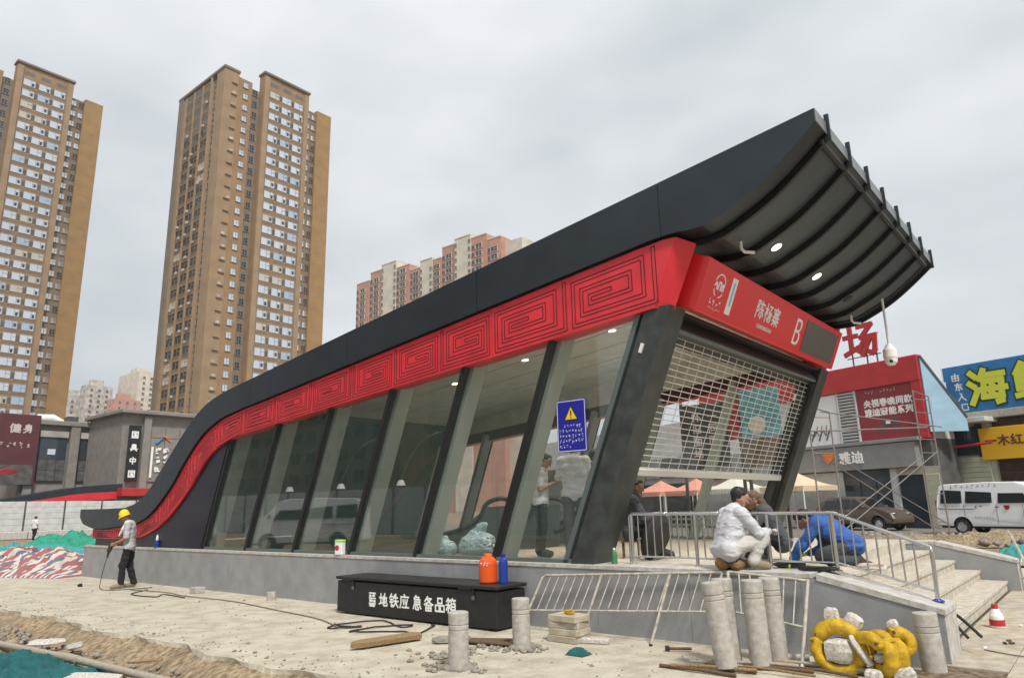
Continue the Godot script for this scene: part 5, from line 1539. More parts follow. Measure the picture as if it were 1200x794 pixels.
func clutter() -> void:
	# yellow pipe clamps with foam blocks, piled up
	var spots := [
		[Vector3(-0.82, 0.22, 0.60), 0.20, 165.0, 378.0, 0.1, 0.035, 0.052, "open yellow pipe clamp round a white foam block by the steps"],
		[Vector3(-0.84, 0.22, 0.54), 0.19, 38.0, 148.0, 0.2, 0.05, 0.06, "yellow half clamp lying across the foam blocks"],
		[Vector3(-0.50, 0.21, 0.60), 0.14, 40.0, 215.0, -0.5, 0.075, 0.05, "broad yellow pipe clamp tilted between the foam and the bollard"],
		[Vector3(-0.41, 0.19, 0.58), 0.13, -120.0, 60.0, -0.7, 0.06, 0.05, "yellow pipe clamp curling down to the ground beside the bollard"],
		[Vector3(-0.32, 0.30, 0.48), 0.085, -75.0, 120.0, 0.5, 0.04, 0.045, "small yellow pipe clamp half lying on its neighbour"]]
	for q in spots:
		var c := thing("pipe_clamp", q[7], "pipe clamp", q[0], q[4], "yellow pipe clamps")
		var bones := []
		var n := 9
		for i in n:
			var a0 := deg_to_rad(lerpf(q[2], q[3], float(i) / n)); var a1 := deg_to_rad(lerpf(q[2], q[3], float(i + 1) / n))
			var p0: Vector3 = Vector3(cos(a0), sin(a0), 0) * q[1]; var p1: Vector3 = Vector3(cos(a1), sin(a1), 0) * q[1]
			var sw: float = q[6] * (1.0 + 0.12 * sin(i * 1.9))
			for s in [-1.0, 1.0]: bones.append([p0 + Vector3(0, 0, q[5] * s), p1 + Vector3(0, 0, q[5] * s), sw, sw * 0.97])
		part(c, "band", skin_mesh(bones, 0.011, 0.03), M.yellow)
		for a in [q[2], q[3]]:
			var d := Vector3(cos(deg_to_rad(a)), sin(deg_to_rad(a)), 0)
			part(c, "lug", G.new().box(d * q[1], Vector3(0.12, 0.04, q[5] * 2.0 + 0.06), Basis(Vector3(0, 0, 1), deg_to_rad(a)), 0.014), M.yellow)
			part(c, "bolt", G.new().cyl(d * (q[1] + 0.03) + Vector3(0, 0, q[5] + 0.02), d * (q[1] + 0.03) + Vector3(0, 0, q[5] + 0.06), 0.014, -1.0, 6), M.rust)
	for q in [[Vector3(-0.81, 0.20, 0.62), Vector3(0.29, 0.22, 0.2), 0.05, "white foam block inside the open yellow clamp"], [Vector3(-0.88, 0.50, 0.52), Vector3(0.14, 0.15, 0.1), 0.05, "upright white foam block on the yellow half clamp"], [Vector3(-0.69, 0.455, 0.52), Vector3(0.17, 0.15, 0.12), -0.55, "tilted white foam block at the end of the yellow half clamp"], [Vector3(-0.61, 0.22, 0.66), Vector3(0.06, 0.30, 0.12), 0.6, "thin white foam slab between the yellow clamps"], [Vector3(-0.45, 0.17, 0.60), Vector3(0.15, 0.08, 0.12), 0.2, "small white foam piece in the curled yellow clamp"], [Vector3(-0.36, 0.45, 0.46), Vector3(0.1, 0.08, 0.1), 0.4, "grey white foam lump on top of the clamps"], [Vector3(-0.50, 0.05, 0.78), Vector3(0.16, 0.1, 0.12), 0.0, "foam lump on the ground before the clamps"], [Vector3(-0.27, 0.06, 0.66), Vector3(0.2, 0.12, 0.12), 0.3, "crushed foam lump on the ground beside the end bollard"]]:
		whole("foam_block", rough_block(q[1], int(q[0].x * 100), 0.10), M.foam, q[3], "foam block", q[0], Basis(Vector3(0, 0, 1), q[2]), "white foam blocks by the steps")
	# sticks and bars under the loose bollards
	for i in 11:
		var x0 := -2.35 + 0.12 * i; var z0 := 1.35 - 0.08 * i
		var a := rng.randf_range(-0.35, 0.15)
		var d := Vector3(cos(a), 0, sin(a)) * rng.randf_range(0.5, 1.1)
		var p := Vector3(x0, 0.02 + 0.018 * (i % 3), z0 + rng.randf_range(-0.08, 0.08))
		whole("stick", G.new().tube([p, p + d * 0.5 + Vector3(0, 0.01, 0), p + d], rng.randf_range(0.012, 0.02), 6), [M.wood_dark, M.wood, M.pipe][i % 3], "thin weathered stick lying in the pile under the loose bollards", "stick", Vector3.ZERO, Basis(), "sticks under the loose bollards")
	# planks
	var pl := whole("broken_plank", plank_mesh(0.98, 0.17, 0.05), M.wood, "splintered light brown plank lying before the black box", "plank", Vector3(-5.66, 0.06, 2.05), Basis(Vector3.UP, 1.38) * Basis(Vector3(1, 0, 0), 0.12))
	whole("grey_offcut", rough_block(Vector3(0.5, 0.08, 0.16), 4, 0.1), M.stone, "grey mortar-caked offcut beside the splintered plank", "offcut", Vector3(-5.08, 0.045, 1.52), Basis(Vector3.UP, 0.9))
	for i in 2:
		whole("flat_board", G.new().box(Vector3.ZERO, Vector3(1.0, 0.02, 0.14), Basis(), 0.004), M.wood_dark, ["thin board lying flat behind the upright bollard by the box", "thin board lying under the first one by the box"][i], "board", Vector3(-4.9 + 0.25 * i, 0.015 + 0.022 * i, 1.25 + 0.15 * i), Basis(Vector3.UP, 0.5 - 0.3 * i))
	# paver stack
	for i in 4:
		whole("loose_paver", G.new().box(Vector3.ZERO, Vector3(0.42, 0.075, 0.30), Basis(), 0.006), M.paver if i % 2 else M.paver_b, ["bottom paver of the stack before the leaning barrier", "second paver from the bottom of the stack", "third paver from the bottom of the stack", "topmost paver of the stack before the leaning barrier"][i], "paver", Vector3(-3.94 + 0.012 * (i % 2), 0.04 + 0.077 * i, 0.66 - 0.01 * (i % 3)), Basis(Vector3.UP, 0.06 * (i % 3) - 0.05), "stacked loose pavers")
	whole("yellow_scrap", rough_block(Vector3(0.16, 0.05, 0.08), 8, 0.3), M.yellow, "crumpled yellow scrap on top of the paver stack", "scrap", Vector3(-3.92, 0.338, 0.66))
	whole("foam_strip", G.new().box(Vector3.ZERO, Vector3(0.34, 0.06, 0.11), Basis(), 0.012), M.foam, "white foam strip lying by the paver stack", "foam strip", Vector3(-3.58, 0.032, 0.62), Basis(Vector3.UP, 0.25))
	whole("white_pipe_piece", G.new().cyl(Vector3(-0.14, 0, 0), Vector3(0.14, 0, 0), 0.035, -1.0, 12), M.white_dirty, "short white pipe lying by the wall behind the bollards", "pipe", Vector3(-1.35, 0.036, 0.33), Basis(Vector3.UP, 0.35))
	whole("green_rag", sheet_of(cloth_heap(Vector3(0.24, 0.09, 0.2), 5, 12, 10, 4.0)), M.net_teal, "small crumpled dark green rag on the concrete", "rag", Vector3(-3.38, 0.003, 1.26))
	var pp := thing("bolt", "rusty bolt with thick head lying on the concrete", "bolt", Vector3(-2.64, 0.03, 0.56), 0.5)
	part(pp, "shank", G.new().cyl(Vector3(0, 0, 0), Vector3(0.24, 0, 0), 0.016, -1.0, 8), M.rust)
	part(pp, "head", G.new().cyl(Vector3(-0.05, 0, 0), Vector3(0, 0, 0), 0.032, -1.0, 6), M.cable)
	# small stones and rubble on the apron
	var st := G.new()
	for i in 170:
		var c: Vector3 = [Vector3(-4.6, 0, 2.2), Vector3(-4.45, 0, 1.5), Vector3(-4.0, 0, 2.5), Vector3(-4.15, 0, 1.3)][i % 4]
		var rr := rng.randf_range(0.0, 0.42) if i % 4 < 2 else rng.randf_range(0.1, 0.28)
		var a := rng.randf() * TAU
		var s := rng.randf_range(0.015, 0.055)
		st.ball(c + Vector3(cos(a) * rr * 1.4, s * 0.25, sin(a) * rr), Vector3(s, s * 0.6, s * 0.8), 5, Basis(Vector3.UP, a))
	for i in 900:
		var s := rng.randf_range(0.004, 0.018) * (2.0 if rng.randf() < 0.06 else 1.0)
		var x := -18.0 + 18.5 * pow(rng.randf(), 0.7)
		var near_edge := rng.randf() < 0.5
		st.ball(Vector3(x, s * 0.3, (edge_z(x) - 0.05 - 0.6 * pow(rng.randf(), 2.0)) if near_edge else rng.randf_range(0.05, 3.3)), Vector3(s, s * 0.6, s), 4)
	var so := structure("gravel", st, M.stone); so.remove_meta("kind"); so.set_meta("kind", "stuff"); tag(so, "loose gravel and crumbs of mortar on the concrete apron", "gravel")
	# cables on the apron
	var c1 := []
	for i in 60:
		var t := i / 59.0
		c1.append(Vector3(lerpf(-7.5, -5.9, t) + 0.35 * sin(t * 17.0), 0.012 + 0.008 * float(i % 5 == 0), 1.25 + 0.35 * sin(t * 11.0) + 0.2 * cos(t * 29.0)))
	whole("hose_coil", G.new().tube(arc3(c1, 2), 0.011, 6), M.cable, "tangled dark hose lying before the black box", "hose")
	whole("power_cable", G.new().tube(arc3([Vector3(-15.6, 0.01, 0.9), Vector3(-14.2, 0.01, 0.75), Vector3(-13.2, 0.01, 0.85), Vector3(-11.5, 0.01, 0.8), Vector3(-9.6, 0.01, 1.05), Vector3(-8.2, 0.01, 1.25), Vector3(-7.2, 0.01, 1.6)]), 0.012, 6), M.cable_pale, "long dusty cable running along the granite wall", "cable")
	whole("cable_loop", G.new().tube(arc3([Vector3(-15.2, 0.01, 0.7), Vector3(-14.6, 0.012, 1.3), Vector3(-13.6, 0.012, 1.25), Vector3(-13.9, 0.012, 0.95), Vector3(-12.9, 0.012, 1.0)]), 0.011, 6), M.cable, "dark cable loop on the concrete behind the helmeted worker", "cable")
	whole("block", G.new().box(Vector3(0, 0.06, 0), Vector3(0.28, 0.12, 0.2), Basis(), 0.01), M.bollard, "small concrete block at the foot of the wall near the helmeted worker", "block", Vector3(-13.55, 0, 0.42))
	whole("cup", G.new().lathe([Vector2(0, 0), Vector2(0.08, 0), Vector2(0.09, 0.15), Vector2(0, 0.15)], 14), M.white_dirty, "white bucket-shaped cup at the foot of the granite wall", "cup", Vector3(-10.98, 0, 0.3))
	whole("tool", rough_block(Vector3(0.14, 0.07, 0.09), 12, 0.3), M.cable, "small black tool lying before the helmeted worker", "tool", Vector3(-17.6, 0.035, 1.2))
	# things on the ledge
	var can := thing("drink_can", "green and white drink carton with red fruit print on the ledge", "carton", Vector3(-9.38, 0.832, -0.02), 0.2)
	part(can, "carton", G.new().box(Vector3(0, 0.13, 0), Vector3(0.17, 0.26, 0.1), Basis(), 0.012), M.white)
	part(can, "top_band", G.new().box(Vector3(0, 0.235, 0), Vector3(0.174, 0.045, 0.104), Basis(), 0.006), M.lime_green)
	part(can, "fruit_print", G.new().lathe([Vector2(0, 0.004), Vector2(0.045, 0.002), Vector2(0.05, 0)], 14, Vector3(-0.03, 0.12, 0.05), Basis(Vector3(1, 0, 0), Vector3(0, 0, 1), Vector3(0, -1, 0))), M.shop_red)
	var wb := thing("spray_bottle", "white and blue bottle on the ledge under the red curve", "bottle", Vector3(-16.55, 0.832, -0.02))
	part(wb, "body", G.new().lathe([Vector2(0, 0), Vector2(0.05, 0), Vector2(0.05, 0.1), Vector2(0.035, 0.16), Vector2(0.02, 0.2)], 12), M.bottle_blue)
	part(wb, "neck", G.new().lathe([Vector2(0.03, 0.15), Vector2(0.028, 0.25), Vector2(0.01, 0.3), Vector2(0, 0.3)], 12), M.white)
	var gb := thing("green_bottle", "green plastic bottle with white cap at the foot of the front column", "bottle", Vector3(-3.78, 0.832, -0.22))
	part(gb, "body", G.new().lathe([Vector2(0, 0), Vector2(0.038, 0), Vector2(0.04, 0.01), Vector2(0.04, 0.12), Vector2(0.03, 0.16), Vector2(0.013, 0.185)], 14), M.bottle_green)
	part(gb, "cap", G.new().lathe([Vector2(0.016, 0.18), Vector2(0.016, 0.205), Vector2(0, 0.205)], 10), M.white)
	# warning sign on the glass
	var ws := thing("warning_sign", "blue warning sign with yellow triangle fixed to the last window", "sign", Vector3(-4.275, 2.685, -0.075))
	part(ws, "board", G.new().box(Vector3.ZERO, Vector3(0.50, 0.73, 0.012), Basis(), 0.004), M.warn_blue)
	part(ws, "border", rect_border(0.47, 0.70, 0.008), M.letter_white, Vector3(0, 0, 0.0065))
	part(ws, "triangle_edge", G.new().prism(PackedVector2Array([Vector2(-0.125, 0.075), Vector2(0.125, 0.075), Vector2(0, 0.29)]), Transform3D(Basis(), Vector3(0, 0, 0.006)), 0.002), M.black)
	part(ws, "triangle", G.new().prism(PackedVector2Array([Vector2(-0.1, 0.09), Vector2(0.1, 0.09), Vector2(0, 0.262)]), Transform3D(Basis(), Vector3(0, 0, 0.008)), 0.002), M.warn_yellow)
	part(ws, "exclamation_mark", G.new().box(Vector3(0, 0.175, 0.0105), Vector3(0.018, 0.075, 0.001)).box(Vector3(0, 0.115, 0.0105), Vector3(0.018, 0.018, 0.001)), M.black)
	var sc := G.new()
	for r in 5: scribble(sc, Vector3(-0.205 + (0.08 if r == 0 else 0.0), 0.02 - r * 0.07, 0.0065), [6, 8, 8, 8, 4][r], 0.042, 0.052, Vector3.RIGHT, Vector3.DOWN, 0.001)
	part(ws, "lettering", sc, M.letter_white)
	# plastic bags inside the glass
	var bags := [[Vector3(-6.7, 0.832, -0.72), [[Vector3(-0.2, 0.14, 0), Vector3(0.25, 0.16, 0.05), 0.16, 0.15], [Vector3(-0.05, 0.2, 0.0), Vector3(0.05, 0.42, -0.05), 0.2, 0.1], [Vector3(0.05, 0.4, -0.05), Vector3(0.16, 0.5, -0.02), 0.06, 0.03], [Vector3(0.2, 0.25, 0), Vector3(0.4, 0.12, 0.1), 0.12, 0.1]], "large pale blue plastic bag heaped inside the glass"],
		[Vector3(-7.5, 0.832, -0.68), [[Vector3(-0.25, 0.1, 0), Vector3(0.25, 0.1, 0.05), 0.12, 0.13], [Vector3(0, 0.15, 0), Vector3(0.1, 0.26, 0), 0.13, 0.07], [Vector3(-0.3, 0.06, 0.1), Vector3(0.0, 0.06, 0.16), 0.07, 0.07]], "smaller pale blue plastic bag slumped inside the glass"]]
	for q in bags:
		whole("plastic_bag", skin_mesh(q[1], 0.016, 0.08, null, 0.03), M.plastic_bag, q[2], "bag", q[0], Basis(), "plastic bags inside the glass")
	# steps: bottle, black strip, board against the far wall
	var rb := thing("red_bottle", "white bottle with red cap and red label on the paving before the steps", "bottle", Vector3(0.1, 0.065, -2.5))
	part(rb, "body", G.new().lathe([Vector2(0, 0), Vector2(0.075, 0), Vector2(0.08, 0.02), Vector2(0.075, 0.13), Vector2(0.04, 0.2), Vector2(0.03, 0.22)], 16), M.white)
	part(rb, "label", G.new().lathe([Vector2(0.082, 0.02), Vector2(0.082, 0.09)], 16), M.shop_red)
	part(rb, "cap", G.new().lathe([Vector2(0.036, 0.21), Vector2(0.036, 0.26), Vector2(0, 0.26)], 12), M.shop_red)
	var bk := thing("rubber_strip", "two black rubber strips lying on the paving by the wall end", "strip", Vector3(-0.02, 0.37, -1.15))
	part(bk, "strip", G.new().tube(arc3([Vector3(-0.22, 0.01, 0.0), Vector3(-0.05, 0.02, 0.2), Vector3(0.2, -0.14, 0.5)]), 0.016, 6), M.cable)
	part(bk, "strip", G.new().tube(arc3([Vector3(-0.22, 0.01, 0.05), Vector3(-0.12, 0.02, 0.3), Vector3(0.1, -0.14, 0.62)]), 0.016, 6), M.cable)
	var bd := thing("leaning_board", "long white board leaning on the end of the far granite wall", "board", Vector3(-0.05, 0.06, -7.0))
	part(bd, "board", G.new().bar(Vector3(0.3, 0.0, 0.35), Vector3(-0.05, 0.9, -0.3), 0.16, 0.03, Vector3(1, 0, 0.2), 0.004), M.white_dirty)
	part(bd, "end_cap", G.new().box(Vector3(0.27, 0.03, 0.33), Vector3(0.12, 0.05, 0.16)), M.cable)
	for i in 9:
		whole("scrap", rough_block(Vector3(rng.randf_range(0.03, 0.09), 0.02, rng.randf_range(0.02, 0.05)), i + 20, 0.3), [M.cable, M.white, M.wood_dark][i % 3], ["small black scrap on the forecourt paving", "small white scrap on the forecourt paving", "small brown scrap on the forecourt paving"][i % 3], "scrap", Vector3(rng.randf_range(0.1, 0.9), 0.075, rng.randf_range(-3.0, -0.2)), Basis(Vector3.UP, rng.randf() * 6.0), "scraps on the forecourt paving")
	whole("thin_wire", G.new().tube(arc3([Vector3(0.15, 0.07, -0.9), Vector3(0.5, 0.075, -0.7), Vector3(0.9, 0.07, -0.9), Vector3(1.2, 0.07, -0.3)]), 0.006, 5), M.cable_pale, "thin wire curling over the forecourt paving", "wire")
	# cctv under the far corner of the roof
	var cc := thing("security_camera", "white dome security camera hanging on a pole from the far roof corner", "security camera", Vector3(-1.38, 0, -6.45))
	part(cc, "pole", G.new().cyl(Vector3(0, 5.3, 0), Vector3(0, 4.4, 0), 0.022), M.white)
	part(cc, "housing", G.new().lathe([Vector2(0, 0.42), Vector2(0.05, 0.41), Vector2(0.09, 0.34), Vector2(0.12, 0.3), Vector2(0.125, 0.16), Vector2(0.12, 0.14)], 18, Vector3(0, 4.0, 0)), M.white)
	var dm := part(cc, "dome", G.new().lathe([Vector2(0.115, 0.14), Vector2(0.105, 0.06), Vector2(0.06, 0.01), Vector2(0, 0.0)], 18, Vector3(0, 4.0, 0)), M.white)
	part(dm, "lens", G.new().ball(Vector3(0.02, 4.07, 0.10), Vector3.ONE * 0.035, 10), M.car_glass)
	# stuff inside the hall: far side boards with posters
	var b1 := thing("dark_banner", "dark grey banner with two columns of white characters beyond the far windows", "banner", Vector3(-6.2, 0, -8.6))
	part(b1, "cloth", G.new().box(Vector3(0, 3.2, 0), Vector3(1.25, 1.6, 0.03)), M.poster_dark)
	lettering(b1, "怀旧面地", Vector3(-0.3, 3.8, 0.017), 0.24, Vector3(0, -0.3, 0), Vector3.RIGHT, Vector3.DOWN, M.letter_dim, 0.12, 0.004)
	lettering(b1, "一同面国", Vector3(0.12, 3.8, 0.017), 0.24, Vector3(0, -0.3, 0), Vector3.RIGHT, Vector3.DOWN, M.letter_dim, 0.12, 0.004)
	part(b1, "red_strip", G.new().box(Vector3(0.78, 3.55, 0.0), Vector3(0.28, 1.0, 0.03)), M.poster_red)
	for x in [-0.6, 0.9]: part(b1, "post", G.new().box(Vector3(x, 2.05, -0.05), Vector3(0.07, 4.1, 0.05)), M.roof_grey)
	var b2 := thing("teal_poster", "teal poster with pale round picture beyond the far windows", "poster", Vector3(-4.75, 0, -8.6))
	part(b2, "board", G.new().box(Vector3(0, 3.65, 0), Vector3(0.95, 1.15, 0.03)), M.poster_teal)
	part(b2, "picture", G.new().lathe([Vector2(0, 0.01), Vector2(0.2, 0.008), Vector2(0.21, 0)], 16, Vector3(-0.1, 3.35, 0.016), Basis(Vector3(1, 0, 0), Vector3(0, 0, 1), Vector3(0, -1, 0))), M.cream)
	part(b2, "lower_picture", G.new().box(Vector3(0, 2.72, 0), Vector3(0.95, 0.68, 0.03)), M.wood_dark)
	part(b2, "side_strip", G.new().box(Vector3(-0.75, 3.7, -0.02), Vector3(0.22, 1.2, 0.03)), M.poster_teal)
	for x in [-0.4, 0.4]: part(b2, "post", G.new().box(Vector3(x, 2.05, -0.05), Vector3(0.07, 4.1, 0.05)), M.roof_grey)
	var b3 := thing("white_notice", "white notice panel on a pale cabinet beyond the far windows", "notice board", Vector3(-10.6, 0, -7.9))
	part(b3, "cabinet", G.new().box(Vector3(0, 1.6, 0), Vector3(1.5, 1.9, 0.4), Basis(), 0.01), M.pale_wall)
	part(b3, "notice", G.new().box(Vector3(0.3, 1.8, 0.21), Vector3(0.6, 0.7, 0.02)), M.white)
	part(b3, "leg", G.new().box(Vector3(0, 0.33, 0), Vector3(1.3, 0.66, 0.3)), M.roof_grey)
	# escalator handrails
	for z in [-1.9, -3.4, -5.0]:
		var es := thing("escalator_rail", ["near escalator balustrade with black handrail inside the hall", "middle escalator balustrade with black handrail inside the hall", "far escalator balustrade with black handrail inside the hall"][int(round((-z - 1.9) / 1.5))], "handrail", Vector3(0, 0, z))
		part(es, "handrail", G.new().tube(arc3([Vector3(-13.5, 0.55, 0), Vector3(-8.4, 1.15, 0), Vector3(-7.5, 1.68, 0), Vector3(-7.0, 1.72, 0), Vector3(-6.72, 1.5, 0), Vector3(-6.8, 1.2, 0), Vector3(-7.1, 1.1, 0)]), 0.045, 8), M.black)
		part(es, "balustrade", G.new().prism(PackedVector2Array([Vector2(-13.4, 0.1), Vector2(-7.05, 0.1), Vector2(-6.95, 1.62), Vector2(-7.5, 1.6), Vector2(-8.4, 1.1), Vector2(-13.4, 0.5)]), Transform3D(Basis(), Vector3(0, 0, -0.01)), 0.02), M.frame)
	# guard rack at the far side of the landing
	var rk := thing("guard_rack", "pale metal guard rack with square openings at the far side of the landing", "guard rail", Vector3(-5.55, 0.832, -6.3))
	for y in [0.06, 0.30, 0.42, 0.56]: part(rk, "rail", G.new().box(Vector3(0, y, 0), Vector3(1.1, 0.035, 0.03), Basis(), 0.004), M.post)
	for i in 10: part(rk, "upright", G.new().box(Vector3(-0.53 + 0.118 * i, 0.29, 0.002), Vector3(0.03, 0.58, 0.026), Basis(), 0.004), M.post)
	# tools by the blue worker
	for q in [[Vector3(-1.6, 0.835, -0.55), Vector3(0.35, 0.08, 0.18), "dark cutting tool on the coping before the worker in blue"], [Vector3(-1.2, 0.835, -0.3), Vector3(0.42, 0.05, 0.16), "flat dark tool bag on the coping beside the railing"], [Vector3(-0.75, 0.84, -0.62), Vector3(0.3, 0.07, 0.14), "pale rag on the coping behind the worker in blue"]]:
		whole("hand_tool", rough_block(q[1], int(q[0].x * 50), 0.25), M.tarp_white if q[2].begins_with("pale") else M.cable, q[2], "tool", q[0] + Vector3(0, q[1].y * 0.5, 0), Basis(Vector3.UP, 0.3))

func rect_border(w: float, h: float, t: float) -> G:
	var g := G.new()
	g.box(Vector3(0, h * 0.5, 0), Vector3(w, t, 0.001)); g.box(Vector3(0, -h * 0.5, 0), Vector3(w, t, 0.001))
	g.box(Vector3(w * 0.5, 0, 0), Vector3(t, h - t, 0.001)); g.box(Vector3(-w * 0.5, 0, 0), Vector3(t, h - t, 0.001))
	return g

func plank_mesh(l: float, w: float, t: float) -> G:
	var p := PackedVector2Array([Vector2(-l * 0.5, -w * 0.1), Vector2(-l * 0.36, -w * 0.45), Vector2(l * 0.46, -w * 0.5), Vector2(l * 0.5, w * 0.1), Vector2(l * 0.42, w * 0.5), Vector2(-l * 0.3, w * 0.5), Vector2(-l * 0.44, w * 0.3)])
	return G.new().prism(p, Transform3D(Basis(Vector3(1, 0, 0), Vector3(0, 0, -1), Vector3(0, 1, 0)), Vector3(0, -t * 0.5, 0)), t)

# ---------------------------------------------------------------- trench, nets, tarpaulins on the left
func left_works() -> void:
	var pp := thing("drain_pipe", "long grey pipe lying in the trench beside the concrete edge", "pipe")
	part(pp, "pipe", G.new().tube([Vector3(-12.4, -0.10, 4.75), Vector3(-8.7, -0.08, 4.45), Vector3(-5.2, -0.08, 4.28), Vector3(-3.2, -0.1, 4.2)], 0.042, 10), M.pipe)
	part(pp, "joint_sleeve", G.new().cyl(Vector3(-8.9, -0.08, 4.465), Vector3(-8.5, -0.08, 4.44), 0.052, -1.0, 10), M.pipe)
	var g := G.new()
	for i in 900:
		var x := rng.randf_range(-13.5, -3.2); var z := edge_z(x) + rng.randf_range(0.12, 2.2)
		var s := rng.randf_range(0.008, 0.05) * (1.0 if rng.randf() < 0.92 else 1.7)
		g.ball(Vector3(x, -0.22 + s * 0.3 + 0.05 * rng.randf(), z), Vector3(s, s * 0.65, s * rng.randf_range(0.6, 1.1)), 5, Basis(Vector3(0.3, 1, 0.1).normalized(), rng.randf() * 6.0))
	var so := structure("rubble", g, M.stone); so.remove_meta("kind"); so.set_meta("kind", "stuff"); tag(so, "stones and rubble lying in the trench", "rubble")
	# scraps in the trench
	for q in [[Vector3(-7.4, -0.1, 4.75), Vector3(0.85, 0.03, 0.35), 0.4, "white foam sheet lying in the trench beside the pipe", "foam"], [Vector3(-10.3, -0.08, 4.2), Vector3(0.5, 0.04, 0.25), 0.8, "white plaster piece in the trench above the pipe", "foam"], [Vector3(-9.6, -0.08, 4.1), Vector3(0.35, 0.06, 0.2), -0.3, "pale broken slab in the trench above the pipe", "bollard"], [Vector3(-6.1, -0.08, 4.7), Vector3(0.9, 0.05, 0.12), 0.2, "old timber piece in the trench below the pipe", "wood"], [Vector3(-7.6, -0.06, 4.05), Vector3(0.4, 0.03, 0.05), 1.0, "thin stick leaning on the trench side", "wood"], [Vector3(-8.1, -0.12, 4.9), Vector3(0.5, 0.06, 0.3), 0.1, "reddish brick fragment in the trench", "salmon"], [Vector3(-6.6, -0.1, 4.4), Vector3(0.35, 0.08, 0.22), 0.7, "sandy broken block in the trench by the pipe", "stone"]]:
		whole("scrap_piece", rough_block(q[1], int(q[0].z * 10 + q[0].x * 7), 0.12), M[q[4]], q[3], "scrap", q[0], Basis(Vector3.UP, q[2]) * Basis(Vector3(1, 0, 0), 0.15))
	# teal net heap close by
	var rows := cloth_heap(Vector3(3.0, 0.38, 1.6), 41, 80, 48, 1.3)
	whole("debris_net", sheet_of(rows), M.net_teal, "crumpled teal debris net heaped in the trench", "net", Vector3(-8.9, -0.24, 5.3), Basis(Vector3.UP, 0.25))
	whole("debris_net", sheet_of(cloth_heap(Vector3(1.0, 0.2, 0.6), 43, 26, 16, 3.0)), M.net_teal, "small tongue of dark teal net beside the white foam sheet", "net", Vector3(-6.95, -0.2, 4.95), Basis(Vector3.UP, 0.5))
	# striped tarpaulin heap at the low end of the wall
	var tr := cloth_heap(Vector3(7.2, 0.75, 3.6), 51, 96, 44, 0.8)
	var tp := thing("striped_tarpaulin", "crumpled red, white and blue striped tarpaulin heaped at the low end of the granite wall", "tarpaulin", Vector3(-24.7, 0, 0.2), 0.35)
	var i := 0
	var k := 0
	while i < 96:
		var w: int = [2, 1, 1, 1][k % 4]
		part(tp, "stripe", sheet_of(tr, i, mini(i + w, 96)), [M.tarp_red, M.tarp_white, M.tarp_blue, M.tarp_white][k % 4])
		i += w
		k += 1
	part(tp, "loose_flap", sheet_of(cloth_heap(Vector3(2.4, 0.5, 1.2), 57, 24, 12, 1.4)), M.tarp_white, Vector3(2.4, 0.4, -1.2))
	whole("green_net", sheet_of(cloth_heap(Vector3(12.0, 0.75, 5.0), 61, 50, 24, 0.5)), M.net_aqua, "flat aqua dust net spread behind the striped tarpaulin", "net", Vector3(-32, 0, -0.6), Basis(Vector3.UP, 0.35))
	whole("green_net", sheet_of(cloth_heap(Vector3(6.0, 1.0, 3.0), 67, 36, 18, 0.8)), M.net_green, "bright green dust net bunched up on the aqua net", "net", Vector3(-32.5, 0.1, -4.0), Basis(Vector3.UP, 0.3))

# ---------------------------------------------------------------- vehicles and scaffold on the right
func wheel(parent: Node3D, at: Vector3, r: float, w: float, side: float) -> void:
	var b := Basis(Vector3(1, 0, 0), PI / 2)
	var wl := part(parent, "wheel", G.new().lathe([Vector2(r * 0.6, -w * 0.5), Vector2(r * 0.92, -w * 0.5), Vector2(r, -w * 0.34), Vector2(r, w * 0.34), Vector2(r * 0.92, w * 0.5), Vector2(r * 0.6, w * 0.5)], 24, Vector3.ZERO, b), M.tyre, at)
	part(wl, "rim", G.new().lathe([Vector2(r * 0.62, w * 0.42), Vector2(r * 0.55, w * 0.3), Vector2(r * 0.2, w * 0.34), Vector2(r * 0.15, w * 0.44), Vector2(0, w * 0.44)], 20, Vector3.ZERO, Basis(Vector3(1, 0, 0), PI / 2 * side)), M.chrome)
	for k in 5:
		var a := TAU * k / 5
		part(wl, "spoke", G.new().bar(Vector3(cos(a) * r * 0.15, sin(a) * r * 0.15, w * 0.4 * side), Vector3(cos(a) * r * 0.58, sin(a) * r * 0.58, w * 0.4 * side), r * 0.16, 0.02, Vector3(0, 0, 1)), M.chrome)

